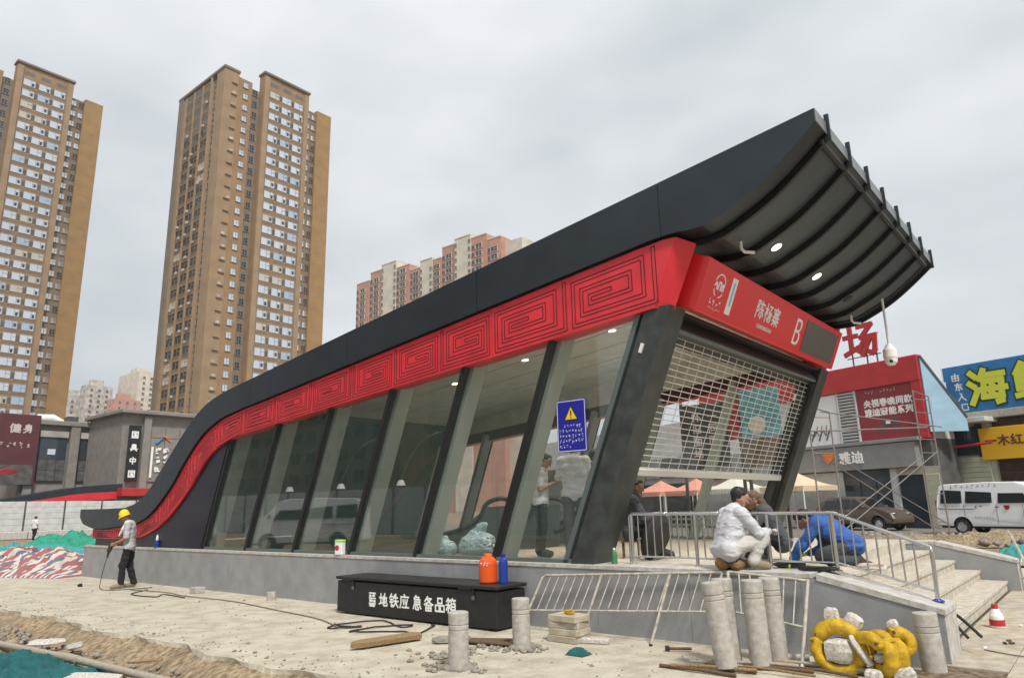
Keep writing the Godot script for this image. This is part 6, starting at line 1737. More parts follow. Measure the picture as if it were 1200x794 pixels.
# car shell: side outline swept across the width with tumblehome; nose towards +x
func car_shell(outline: Array, half: float, belt: float, inset: float) -> G:
	var g := G.new()
	var n := outline.size()
	var wide := func(y: float) -> float: return half - (inset * clampf((y - belt) / 0.7, 0.0, 1.0)) - 0.05 * clampf((0.45 - y) / 0.3, 0.0, 1.0)
	for i in n:
		var p: Vector2 = outline[i]; var q: Vector2 = outline[(i + 1) % n]
		var wp: float = wide.call(p.y); var wq: float = wide.call(q.y)
		var e := q - p
		var nm := Vector3(e.y, -e.x, 0)
		var steps := [-1.0, -0.9, 0.9, 1.0]
		for s in 3:
			var a0: float = steps[s]; var a1: float = steps[s + 1]
			var inn := func(v: Vector2, a: float) -> Vector3:
				var c := Vector2(v.x, v.y)
				if absf(a) == 1.0: c = v.lerp(Vector2(0, belt), 0.03)
				return Vector3(c.x, c.y, a * float(wide.call(v.y)))
			g.quad(inn.call(p, a0), inn.call(q, a0), inn.call(q, a1), inn.call(p, a1), nm * -1.0 if false else Vector3((p.x + q.x) * 0.5, (p.y + q.y) * 0.5 - belt, 0))
	var poly := PackedVector2Array()
	for p in outline: poly.append(p.lerp(Vector2(0, belt), 0.03))
	var idx := Geometry2D.triangulate_polygon(poly)
	for s in [-1.0, 1.0]:
		for i in range(0, idx.size(), 3):
			var v := []
			for k in 3:
				var p := poly[idx[i + k]]
				v.append(Vector3(p.x, p.y, s * float(wide.call(outline[idx[i + k]].y))))
			g.quad(v[0], v[1], v[2], v[2], Vector3(0, 0, s))
	return g

func arch_outline(pts: Array, wheels: Array, r: float, ground_y: float) -> Array:
	# closes a side outline along the bottom with wheel arches; pts run from rear bottom over the roof to front bottom
	var o := pts.duplicate()
	var ws := wheels.duplicate()
	ws.sort(); ws.reverse()
	for w in ws:
		for k in 9:
			var a := PI * k / 8.0
			o.append(Vector2(w + r * cos(a), ground_y + maxf(0.0, r * sin(a)) * 1.0))
	return o

func van(o: Vector3, turn: float, label: String, lettered: bool) -> void:
	var v := thing("van", label, "van", o, turn, "white vans")
	var pts := [Vector2(-2.42, 0.38), Vector2(-2.48, 0.7), Vector2(-2.46, 1.2), Vector2(-2.38, 1.75), Vector2(-2.28, 2.02), Vector2(-2.1, 2.1), Vector2(-0.5, 2.14), Vector2(0.8, 2.12), Vector2(1.15, 2.02), Vector2(1.75, 1.42), Vector2(2.15, 1.2), Vector2(2.42, 1.0), Vector2(2.5, 0.7), Vector2(2.46, 0.36)]
	part(v, "body", car_shell(arch_outline(pts, [-1.45, 1.55], 0.40, 0.34), 0.85, 1.2, 0.12), M.van_white)
	part(v, "underbody", G.new().box(Vector3(0, 0.42, 0), Vector3(4.7, 0.3, 1.45)), M.black)
	for s in [-1.0, 1.0]:
		for w in [[-2.22, -1.32, 1.30, 1.86, 0.0], [-1.18, -0.12, 1.30, 1.86, 0.0], [0.1, 0.95, 1.28, 1.86, 0.35]]:
			var z: float = 0.85 * s
			var zt: float = (0.85 - 0.12 * 0.94) * s
			var zb: float = (0.85 - 0.12 * 0.14) * s
			var g := G.new()
			var q := [Vector3(w[0], w[2], zb + 0.012 * s), Vector3(w[1] + w[4], w[2], zb + 0.012 * s), Vector3(w[1], w[3], zt + 0.012 * s), Vector3(w[0] + 0.04, w[3], zt + 0.012 * s)]
			g.quad(q[0], q[1], q[2], q[3], Vector3(0, 0, s))
			part(v, "side_window", g, M.car_glass)
		part(v, "door_handle", G.new().box(Vector3(0.05, 1.13, 0.865 * s), Vector3(0.14, 0.035, 0.03), Basis(), 0.006), M.black)
		part(v, "slide_rail", G.new().box(Vector3(-1.6, 1.05, 0.858 * s), Vector3(1.5, 0.03, 0.015)), M.grey_dark)
		part(v, "wing_mirror", G.new().box(Vector3(1.45, 1.42, 0.98 * s), Vector3(0.1, 0.2, 0.16), Basis(), 0.03), M.black)
		part(v, "tail_lamp", G.new().box(Vector3(-2.44, 1.2, 0.75 * s), Vector3(0.05, 0.5, 0.12), Basis(), 0.01), M.lamp_red)
		part(v, "headlight", G.new().box(Vector3(2.36, 0.98, 0.62 * s), Vector3(0.18, 0.16, 0.3), Basis(Vector3(0, 0, 1), -0.5), 0.03), M.chrome)
		for x in [-1.45, 1.55]: wheel(v, Vector3(x, 0.32, 0.74 * s), 0.32, 0.2, s)
		for x in [-1.25, 0.02, 1.0]:
			part(v, "door_seam", G.new().box(Vector3(x, 0.85, 0.852 * s), Vector3(0.012, 0.8, 0.006)), M.grey_dark)
	part(v, "windscreen", windscreen(1.22, 1.95, 1.72, 1.45, 0.68), M.car_glass)
	part(v, "front_bumper", G.new().box(Vector3(2.46, 0.5, 0), Vector3(0.14, 0.3, 1.6), Basis(), 0.04), M.van_white)
	part(v, "rear_bumper", G.new().box(Vector3(-2.46, 0.5, 0), Vector3(0.12, 0.26, 1.6), Basis(), 0.04), M.van_white)
	if lettered:
		for s in [1.0]:
			var g := G.new()
			scribble(g, Vector3(-1.75, 2.06, 0.752), 9, 0.11, 0.22, Vector3.RIGHT, Vector3.DOWN, 0.008)
			scribble(g, Vector3(-2.1, 1.22, 0.862), 8, 0.07, 0.13, Vector3.RIGHT, Vector3.DOWN, 0.006)
			scribble(g, Vector3(-0.85, 1.22, 0.862), 2, 0.17, 0.2, Vector3.RIGHT, Vector3.DOWN, 0.006)
			scribble(g, Vector3(-0.85, 0.75, 0.862), 7, 0.08, 0.11, Vector3.RIGHT, Vector3.DOWN, 0.006)
			part(v, "side_lettering", g, M.grey_dark)
		part(v, "red_badge", G.new().prism(PackedVector2Array([Vector2(-0.12, 0.09), Vector2(0.12, 0.09), Vector2(0.08, -0.05), Vector2(0, -0.09), Vector2(-0.08, -0.05)]), Transform3D(Basis(), Vector3(0.42, 1.1, 0.856)), 0.006), M.lamp_red)

func windscreen(x0: float, y0: float, x1: float, y1: float, hw: float) -> G:
	var g := G.new()
	g.quad(Vector3(x0 + 0.02, y0, -hw), Vector3(x0 + 0.02, y0, hw), Vector3(x1 + 0.02, y1, hw + 0.08), Vector3(x1 + 0.02, y1, -hw - 0.08), Vector3(1, 1, 0))
	return g

func suv(o: Vector3, turn: float) -> void:
	var v := thing("car", "dusty brown car parked before the grey sign shop", "car", o, turn)
	var pts := [Vector2(-2.2, 0.4), Vector2(-2.26, 0.75), Vector2(-2.2, 1.05), Vector2(-1.95, 1.45), Vector2(-1.5, 1.64), Vector2(-0.6, 1.70), Vector2(0.15, 1.66), Vector2(0.95, 1.14), Vector2(1.75, 0.98), Vector2(2.12, 0.82), Vector2(2.24, 0.6), Vector2(2.2, 0.36)]
	part(v, "body", car_shell(arch_outline(pts, [-1.35, 1.4], 0.42, 0.34), 0.88, 0.95, 0.2), M.car_brown)
	part(v, "underbody", G.new().box(Vector3(0, 0.42, 0), Vector3(4.1, 0.3, 1.5)), M.black)
	for s in [-1.0, 1.0]:
		for w in [[-1.75, -1.0, 1.12, 1.5, 0.0, 0.22], [-0.92, -0.1, 1.12, 1.56, 0.0, 0.0], [-0.02, 0.2, 1.12, 1.54, 0.52, 0.0]]:
			var zt: float = (0.88 - 0.2 * 0.8) * s + 0.014 * s; var zb: float = (0.88 - 0.2 * 0.2) * s + 0.014 * s
			var g := G.new()
			g.quad(Vector3(w[0], w[2], zb), Vector3(w[1] + w[4], w[2], zb), Vector3(w[1], w[3], zt), Vector3(w[0] + w[5], w[3], zt), Vector3(0, 0, s))
			part(v, "side_window", g, M.car_glass)
		part(v, "headlight", G.new().ball(Vector3(2.02, 0.83, 0.62 * s), Vector3(0.2, 0.07, 0.2), 12), M.chrome)
		part(v, "tail_lamp", G.new().box(Vector3(-2.18, 1.0, 0.68 * s), Vector3(0.08, 0.2, 0.25), Basis(), 0.02), M.lamp_red)
		part(v, "wing_mirror", G.new().box(Vector3(0.72, 1.16, 0.98 * s), Vector3(0.14, 0.13, 0.2), Basis(), 0.04), M.car_brown)
		part(v, "door_handle", G.new().box(Vector3(-0.2, 0.98, 0.882 * s), Vector3(0.16, 0.03, 0.03), Basis(), 0.006), M.chrome)
		for x in [-1.35, 1.4]: wheel(v, Vector3(x, 0.33, 0.76 * s), 0.33, 0.21, s)
	part(v, "windscreen", windscreen(0.22, 1.6, 0.92, 1.17, 0.6), M.car_glass)
	part(v, "bumper", G.new().box(Vector3(2.2, 0.48, 0), Vector3(0.12, 0.24, 1.6), Basis(), 0.05), M.car_brown)

func right_works() -> void:
	var L := Vector3(-0.94, 0, -0.342).normalized(); var N := Vector3(-0.342, 0, 0.94).normalized()
	var turn := atan2(L.z, -L.x)
	van(Vector3(-4.7, 0, -28.3) - L * 2.42 - N * 0.85, turn, "white van with dark windows and small side lettering parked before the brick shop", true)
	suv(Vector3(-7.9, 0, -31.6) + L * 1.25 - N * 0.7, turn)
	# second van, across the apron: it is what the windows mirror
	van(Vector3(-25.4, 0, 10.2), atan2(-(7.6 - 11.65), -4.85), "white van without lettering parked across the apron, mirrored in the windows", false)
	# scaffold
	var sc := thing("scaffold", "tube scaffold with two ladder frames and crossed braces before the shops", "scaffold")
	var fr := [[Vector3(-6.65, 0, -18.45), Vector3(-6.15, 0, -19.3)], [Vector3(-4.35, 0, -25.0), Vector3(-3.95, 0, -25.9)]]
	for f in fr:
		var a: Vector3 = f[0]; var b: Vector3 = f[1]
		var h := 4.9 if a.x < -5.0 else 5.9
		for p in [a, b]: part(sc, "standard", G.new().cyl(p, p + Vector3(0, h - (0.0 if p == a else 0.2), 0), 0.03, -1.0, 8), M.scaffold)
		part(sc, "top_arch", G.new().cyl(a + Vector3(0, h, 0), b + Vector3(0, h - 0.2, 0), 0.025, -1.0, 8), M.scaffold)
		var y := 0.6
		while y < h - 0.3:
			part(sc, "rung", G.new().cyl(a + Vector3(0, y, 0), b + Vector3(0, y, 0), 0.018, -1.0, 6), M.scaffold)
			y += 0.55 if a.x > -5.0 else 1.3
	for q in [[0, 0.4, 3.2, 0], [0, 3.3, 0.4, 0], [1, 0.5, 3.4, 1], [1, 3.1, 0.5, 1]]:
		part(sc, "brace", G.new().cyl(fr[0][q[0]] + Vector3(0, q[1], 0), fr[1][q[3]] + Vector3(0, q[2], 0), 0.02, -1.0, 6), M.scaffold)
	part(sc, "ledger", G.new().cyl(fr[0][0] + Vector3(-0.3, 4.0, 0), fr[1][0] + Vector3(0.3, 4.35, 0), 0.028, -1.0, 8), M.scaffold)
	part(sc, "ledger", G.new().cyl(fr[0][1] + Vector3(-0.3, 4.75, 0), fr[1][1] + Vector3(0.3, 4.4, 0), 0.024, -1.0, 8), M.scaffold)
	# rubble bank by the van
	var g := G.new()
	for i in 360:
		var t := rng.randf()
		var p := Vector3(-6.5, 0, -23.5).lerp(Vector3(2.5, 0, -19.0), t) + Vector3(rng.randf_range(-0.8, 0.8), 0, rng.randf_range(-1.6, 1.6))
		var s := rng.randf_range(0.04, 0.2)
		g.ball(p + Vector3(0, s * 0.4 + rng.randf_range(0, 0.15), 0), Vector3(s, s * 0.7, s), 5, Basis(Vector3(0.3, 1, 0.2).normalized(), rng.randf() * 6.0))
	var so := structure("rubble", g, M.stone); so.remove_meta("kind"); so.set_meta("kind", "stuff"); tag(so, "bank of broken stones and soil before the white van", "rubble")
	var mound := G.new()
	var rows := cloth_heap(Vector3(11.0, 0.5, 3.4), 71, 40, 14, 0.8)
	whole("soil_bank", sheet_of(rows), M.earth, "low bank of brown soil before the white van", "soil", Vector3(-2.2, -0.02, -21.2), Basis(Vector3.UP, 0.42))
	whole("kerb_stone", G.new().box(Vector3(0, 0.16, 0), Vector3(5.0, 0.32, 0.35), Basis(), 0.03), M.coping, "long pale kerb stone beyond the far granite wall", "kerb", Vector3(-5.5, 0, -16.8), Basis(Vector3.UP, -0.35))
	whole("teal_net_roll", sheet_of(cloth_heap(Vector3(1.6, 0.45, 1.0), 77, 24, 14, 1.8)), M.net_aqua, "bunched teal net beside the rubble bank", "net", Vector3(-0.5, 0.0, -15.6))
	whole("pale_slab", G.new().box(Vector3(0, 0.05, 0), Vector3(1.8, 0.1, 0.9), Basis(), 0.01), M.coping, "pale stone slab lying beyond the leaning board", "slab", Vector3(0.0, 0.05, -12.5), Basis(Vector3.UP, 0.3))

# ---------------------------------------------------------------- across the apron, seen only as mirror image in the windows
func opposite_side() -> void:
	hoarding(Vector3(-70, 0, 24), 22, 0.0, "site hoarding of pale ribbed sheets across the apron, mirrored in the windows")
	var b := thing("opposite_block", "brown apartment block across the apron, mirrored in the windows", "apartment block", Vector3(-92, 0, 52))
	box_part(b, "wall", -30, 46, 0, 46, 0, 14, M.tan_grey)
	box_part(b, "stair_tower", 26, 31, 0, 49, -1.0, 0, M.tan_pale)
	var fr := frame_mesh(2.4, 1.6, 0.5); var pn := pane_mesh(2.3, 1.5)
	var to := Basis(Vector3.UP, PI / 2)
	for i in 14:
		for k in 12:
			part(b, "window", fr, M.tan_grey, Vector3(-20 + 3.7 * k, 3.0 + 3.0 * i, 0.0), to).add_child(pane_of(pn, M.window_dark))

# ---------------------------------------------------------------- figures: tapered bones blended into one skin
# bone: [a, b, radius a, radius b]
func skin_mesh(bones: Array, cell: float, k: float, g: G = null, crease := 0.0) -> G:
	if g == null: g = G.new()
	var lo := Vector3(1e9, 1e9, 1e9); var hi := -lo
	for b in bones:
		var r: float = maxf(b[2], b[3]) + k * 0.5 + cell * 3.0
		lo = lo.min(b[0] - Vector3.ONE * r).min(b[1] - Vector3.ONE * r)
		hi = hi.max(b[0] + Vector3.ONE * r).max(b[1] + Vector3.ONE * r)
	var nx := int(ceil((hi.x - lo.x) / cell)) + 1; var ny := int(ceil((hi.y - lo.y) / cell)) + 1; var nz := int(ceil((hi.z - lo.z) / cell)) + 1
	var f := PackedFloat32Array()
	f.resize(nx * ny * nz)
	f.fill(0.5)
	var sy := nx; var sz := nx * ny
	for b in bones:
		var a: Vector3 = b[0]; var e: Vector3 = b[1] - a
		var ra: float = b[2]; var dr: float = b[3] - ra
		var el := maxf(e.length_squared(), 1e-9)
		var r: float = maxf(b[2], b[3]) + k + cell * 2.2
		var l2: Vector3 = (a.min(b[1]) - Vector3.ONE * r - lo) / cell; var h2: Vector3 = (a.max(b[1]) + Vector3.ONE * r - lo) / cell
		var x1 := mini(nx - 1, int(h2.x)); var x0 := maxi(0, int(l2.x))
		for z in range(maxi(0, int(l2.z)), mini(nz - 1, int(h2.z)) + 1):
			for y in range(maxi(0, int(l2.y)), mini(ny - 1, int(h2.y)) + 1):
				var at := z * sz + y * sy
				var p := Vector3(lo.x - a.x, lo.y + y * cell - a.y, lo.z + z * cell - a.z)
				for x in range(x0, x1 + 1):
					var q := Vector3(p.x + x * cell, p.y, p.z)
					var t := clampf(q.dot(e) / el, 0.0, 1.0)
					var d := (q - e * t).length() - ra - dr * t
					var o := f[at + x]
					var hh := k - absf(o - d)
					if hh > 0.0: f[at + x] = minf(o, d) - hh * hh * 0.25 / k
					elif d < o: f[at + x] = d
	if crease > 0.0:
		var fn := FastNoiseLite.new(); fn.frequency = 2.6; fn.domain_warp_enabled = true; fn.domain_warp_amplitude = 0.25; fn.domain_warp_frequency = 2.0; fn.fractal_octaves = 3; fn.seed = 3
		for i in f.size():
			if absf(f[i]) < cell * 3.0:
				var x := i % nx; var y := (i / sy) % ny; var z := i / sz
				f[i] += crease * fn.get_noise_3d(lo.x + x * cell, (lo.y + y * cell) * 3.0, lo.z + z * cell)
	var vid := {}
	var pos := PackedVector3Array(); var nrm := PackedVector3Array()
	var lim := cell * 1.8
	var offs := [0, 1, sy, sy + 1, sz, sz + 1, sz + sy, sz + sy + 1]
	var edges := [[0, 1], [2, 3], [4, 5], [6, 7], [0, 2], [1, 3], [4, 6], [5, 7], [0, 4], [1, 5], [2, 6], [3, 7]]
	var corner := [Vector3(0, 0, 0), Vector3(1, 0, 0), Vector3(0, 1, 0), Vector3(1, 1, 0), Vector3(0, 0, 1), Vector3(1, 0, 1), Vector3(0, 1, 1), Vector3(1, 1, 1)]
	var cells := PackedInt32Array()
	for i in f.size() - sz - sy - 1:
		if f[i] > lim or f[i] < -lim: continue
		var inside := 0
		for o in offs:
			if f[i + o] < 0.0: inside += 1
		if inside == 0 or inside == 8: continue
		var s := Vector3.ZERO
		var c := 0
		for e in edges:
			var fa := f[i + offs[e[0]]]; var fb := f[i + offs[e[1]]]
			if (fa < 0.0) != (fb < 0.0):
				s += corner[e[0]].lerp(corner[e[1]], fa / (fa - fb))
				c += 1
		var x := i % nx; var y := (i / sy) % ny; var z := i / sz
		vid[i] = pos.size()
		cells.append(i)
		pos.append(lo + (Vector3(x, y, z) + s / c) * cell)
		nrm.append(Vector3(f[i + 1] + f[i + 1 + sy] + f[i + 1 + sz] + f[i + 1 + sy + sz] - f[i] - f[i + sy] - f[i + sz] - f[i + sy + sz], f[i + sy] + f[i + sy + 1] + f[i + sy + sz] + f[i + sy + sz + 1] - f[i] - f[i + 1] - f[i + sz] - f[i + sz + 1], f[i + sz] + f[i + sz + 1] + f[i + sz + sy] + f[i + sz + sy + 1] - f[i] - f[i + 1] - f[i + sy] - f[i + sy + 1]).normalized())
	for i in cells:
		for ax in 3:
			var o: int = [1, sy, sz][ax]; var p: int = [sy, sz, 1][ax]; var q: int = [sz, 1, sy][ax]
			if (f[i] < 0.0) == (f[i + o] < 0.0): continue
			if not (vid.has(i - p) and vid.has(i - q) and vid.has(i - p - q)): continue
			var a: int = vid[i]; var b: int = vid[i - p]; var c: int = vid[i - p - q]; var d: int = vid[i - q]
			g.trin(pos[a], pos[b], pos[c], nrm[a], nrm[b], nrm[c])
			g.trin(pos[a], pos[c], pos[d], nrm[a], nrm[c], nrm[d])
	return g

func head_bones(h: Vector3, fw: Vector3, up: Vector3) -> Array:
	var sd := fw.cross(up).normalized()
	var r := [[h + up * 0.032 - fw * 0.018, h + up * 0.03 + fw * 0.012, 0.088, 0.083],
		[h + fw * 0.03 + up * 0.0, h + fw * 0.048 - up * 0.083, 0.056, 0.03],
		[h + fw * 0.07 - sd * 0.03 + up * 0.03, h + fw * 0.07 + sd * 0.03 + up * 0.03, 0.018, 0.018],
		[h + fw * 0.085 + up * 0.015, h + fw * 0.105 - up * 0.022, 0.009, 0.014],
		[h + fw * 0.07 - sd * 0.018 - up * 0.05, h + fw * 0.07 + sd * 0.018 - up * 0.05, 0.012, 0.012]]
	for s in [-1.0, 1.0]:
		r.append([h + sd * 0.082 * s + up * 0.02 - fw * 0.012, h + sd * 0.08 * s - up * 0.022 - fw * 0.008, 0.016, 0.01])
		r.append([h + sd * 0.05 * s - up * 0.02 + fw * 0.0, h + sd * 0.03 * s - up * 0.07 + fw * 0.04, 0.04, 0.025])
		r.append([h + sd * 0.038 * s - up * 0.012 + fw * 0.06, h + sd * 0.045 * s - up * 0.02 + fw * 0.05, 0.02, 0.02])
	return r

# hand at the end of a forearm: dir along the forearm, pl = where the palm faces, curl 0..1
func hand_bones(w: Vector3, dir: Vector3, pl: Vector3, curl: float, side: float) -> Array:
	dir = dir.normalized()
	pl = (pl - dir * pl.dot(dir)).normalized()
	var ac := dir.cross(pl) * side   # towards the thumb
	var r := []
	var kn := [0.030, 0.010, -0.010, -0.029]
	var ln := [0.068, 0.076, 0.071, 0.056]
	for i in 4:
		var base: Vector3 = w + dir * (0.088 - 0.004 * absf(i - 1)) + ac * kn[i]
		r.append([w + dir * 0.015 + ac * kn[i] * 0.6, base, 0.014, 0.011])
		var p := base
		var ang := 0.15 + curl * 0.55
		var lens := [0.45, 0.31, 0.24]
		for s in 3:
			var d := dir * cos(ang) + pl * sin(ang)
			var q: Vector3 = p + d * ln[i] * lens[s]
			r.append([p, q, 0.0095 - 0.0008 * s, 0.0088 - 0.0008 * s])
			p = q
			ang += curl * 0.85 + 0.1
	var t0 := w + dir * 0.03 + ac * 0.024
	var t1 := t0 + (dir * 0.6 + ac * 0.75 + pl * (0.2 + curl * 0.4)).normalized() * 0.038
	var t2 := t1 + (dir * 0.85 + ac * (0.45 - curl * 0.5) + pl * (0.2 + curl * 0.5)).normalized() * 0.031
	var t3 := t2 + (dir * 0.9 + ac * (0.2 - curl * 0.6) + pl * (0.2 + curl * 0.6)).normalized() * 0.024
	r.append([t0, t1, 0.0135, 0.011]); r.append([t1, t2, 0.0105, 0.0095]); r.append([t2, t3, 0.0095, 0.0085])
	return r

# joints: neck head sl sr el er wl wr hl hr kl kr al ar tl tr, face (direction), crown (direction)
func person(o: Node3D, j: Dictionary, look: Dictionary, cell := 0.018) -> void:
	var fw: Vector3 = j.face.normalized()
	var up: Vector3 = (j.crown - fw * j.crown.dot(fw)).normalized()
	var ch: Vector3 = (j.sl + j.sr) * 0.5; var pc: Vector3 = (j.hl + j.hr) * 0.5
	var sp: Vector3 = (pc - ch).normalized()
	var torso := func(x: float) -> Array:
		var r := [[j.sl, j.sr, 0.058 + x, 0.058 + x], [ch, pc, 0.105 + x, 0.105 + x], [j.hl, j.hr, 0.098 + x, 0.098 + x]]
		for s in ["l", "r"]:
			r.append([ch.lerp(j["s" + s], 0.52) + sp * 0.1, pc.lerp(j["h" + s], 0.72) - sp * 0.07, 0.098 + x, 0.088 + x])
		return r
	var body: Array = torso.call(0.0)
	body.append([ch - sp * 0.02, j.head - up * 0.04, 0.062, 0.05])
	for s in ["l", "r"]:
		body.append([j["s" + s], j["e" + s], 0.05, 0.04]); body.append([j["e" + s], j["w" + s], 0.041, 0.027])
		body.append([j["h" + s], j["k" + s], 0.082, 0.055]); body.append([j["k" + s], j["a" + s], 0.054, 0.038])
		body.append([j["a" + s], j["t" + s], 0.038, 0.03])
	var g := skin_mesh(body, cell, 0.03)
	skin_mesh(head_bones(j.head, fw, up), 0.0075, 0.012, g)
	for s in ["l", "r"]:
		if look.get("hands", true) and not look.has("glove"):
			var w: Vector3 = j["w" + s]
			var pl: Vector3 = look.get("palm_" + s, Vector3(0, -1, 0.2))
			skin_mesh(hand_bones(w, w - j["e" + s], pl, look.get("curl", 0.4), 1.0 if s == "l" else -1.0), 0.0055, 0.006, g)
	part(o, "body", g, look.skin)
	# clothes
	var shirt: Array = torso.call(0.02)
	var sl: float = look.get("sleeve", 0.7)
	for s in ["l", "r"]:
		var a: Vector3 = j["s" + s]; var e: Vector3 = j["e" + s]; var w: Vector3 = j["w" + s]
		if sl <= 1.0: shirt.append([a, a.lerp(e, sl), 0.072, 0.068])
		else:
			shirt.append([a, e, 0.072, 0.06]); shirt.append([e, e.lerp(w, sl - 1.0), 0.06, 0.046])
	part(o, "shirt", skin_mesh(shirt, cell * 0.8, 0.03, null, look.get("folds", 0.02)), look.shirt)
	var tr := [[j.hl, j.hr, 0.112, 0.112], [pc - sp * 0.05, pc, 0.11, 0.11]]
	for s in ["l", "r"]:
		tr.append([j["h" + s], j["k" + s], 0.102, 0.078]); tr.append([j["k" + s], j["k" + s].lerp(j["a" + s], 0.94), 0.078, 0.066])
	part(o, "trousers", skin_mesh(tr, cell * 0.85, 0.03, null, look.get("folds", 0.02)), look.trousers)
	for s in ["l", "r"]:
		var a: Vector3 = j["a" + s]; var t: Vector3 = j["t" + s]
		part(o, "shoe", skin_mesh([[a, t, 0.052, 0.04], [a - Vector3(0, 0.025, 0), t - Vector3(0, 0.012, 0), 0.042, 0.036], [a + Vector3(0, 0.03, 0), a, 0.048, 0.05]], 0.012, 0.02), look.shoe)
		if look.has("glove"):
			var w: Vector3 = j["w" + s]
			part(o, "glove", skin_mesh(hand_bones(w, w - j["e" + s], look.get("palm_" + s, Vector3(0, -1, 0.2)), look.get("curl", 0.6), 1.0 if s == "l" else -1.0), 0.006, 0.009), look.glove)
	part(o, "collar", G.new().tube(ring_points(ch.lerp(j.head, 0.42), (j.head - ch).normalized(), 0.068), 0.017, 6), look.get("collar", look.shirt))
	# hair, eyes
	var h: Vector3 = j.head
	var sd := fw.cross(up).normalized()
	if not look.has("helmet"):
		var hb := [[h + up * 0.045 - fw * 0.03, h + up * 0.056 - fw * 0.002, 0.089, 0.08], [h - fw * 0.055 + up * 0.02, h - fw * 0.06 - up * 0.035, 0.055, 0.035]]
		for s in [-1.0, 1.0]: hb.append([h + sd * 0.06 * s + up * 0.05 - fw * 0.02, h + sd * 0.068 * s + up * 0.005 - fw * 0.03, 0.04, 0.02])
		if look.get("long_hair", false): hb.append([h - fw * 0.07 + up * 0.0, h - fw * 0.09 - up * 0.14, 0.07, 0.05])
		part(o, "hair", skin_mesh(hb, 0.01, 0.02, null, 0.012), look.hair)
	else:
		var t := Basis(sd, up, sd.cross(up))
		var hm := part(o, "helmet", G.new().lathe([Vector2(0, 0.175), Vector2(0.045, 0.168), Vector2(0.085, 0.145), Vector2(0.108, 0.105), Vector2(0.116, 0.055), Vector2(0.118, 0.035)], 20, h, t), look.helmet)
		part(hm, "brim", G.new().lathe([Vector2(0.116, 0.045), Vector2(0.137, 0.03), Vector2(0.137, 0.022), Vector2(0.11, 0.03)], 20, h + fw * 0.014, t), look.helmet)
		part(hm, "crest", G.new().tube([h + up * 0.12 - fw * 0.1, h + up * 0.172 - fw * 0.045, h + up * 0.182, h + up * 0.172 + fw * 0.045, h + up * 0.12 + fw * 0.1], 0.014, 6), look.helmet)
	for s in [-1.0, 1.0]:
		part(o, "eye", G.new().ball(h + fw * 0.083 + sd * 0.032 * s + up * 0.012, Vector3.ONE * 0.009, 8), M.hair)

func ring_points(o: Vector3, axis: Vector3, r: float) -> Array:
	var a := axis.cross(Vector3(0, 0, 1)).normalized(); var b := axis.cross(a)
	var out := []
	for k in 13: out.append(o + (a * cos(TAU * k / 12) + b * sin(TAU * k / 12)) * r)
	return out

# joints for a figure that faces +x when turn is 0; base pose standing, changed by the given overrides
func standing(height: float, changes := {}) -> Dictionary:
	var s := height / 1.72
	var j := {
		"neck": Vector3(0.0, 1.44, 0), "head": Vector3(0.03, 1.58, 0), "sl": Vector3(0, 1.38, -0.175), "sr": Vector3(0, 1.38, 0.175),
		"el": Vector3(-0.02, 1.10, -0.22), "er": Vector3(-0.02, 1.10, 0.22), "wl": Vector3(0.06, 0.86, -0.22), "wr": Vector3(0.06, 0.86, 0.22),
		"hl": Vector3(0, 0.90, -0.09), "hr": Vector3(0, 0.90, 0.09), "kl": Vector3(0.02, 0.49, -0.10), "kr": Vector3(0.02, 0.49, 0.10),
		"al": Vector3(-0.03, 0.085, -0.11), "ar": Vector3(-0.03, 0.085, 0.11), "tl": Vector3(0.14, 0.045, -0.13), "tr": Vector3(0.14, 0.045, 0.13),
		"face": Vector3(1, -0.05, 0), "crown": Vector3(0, 1, 0),
	}
	for k in j:
		if not k in ["face", "crown"]: j[k] *= s
	for k in changes: j[k] = changes[k]
	return j

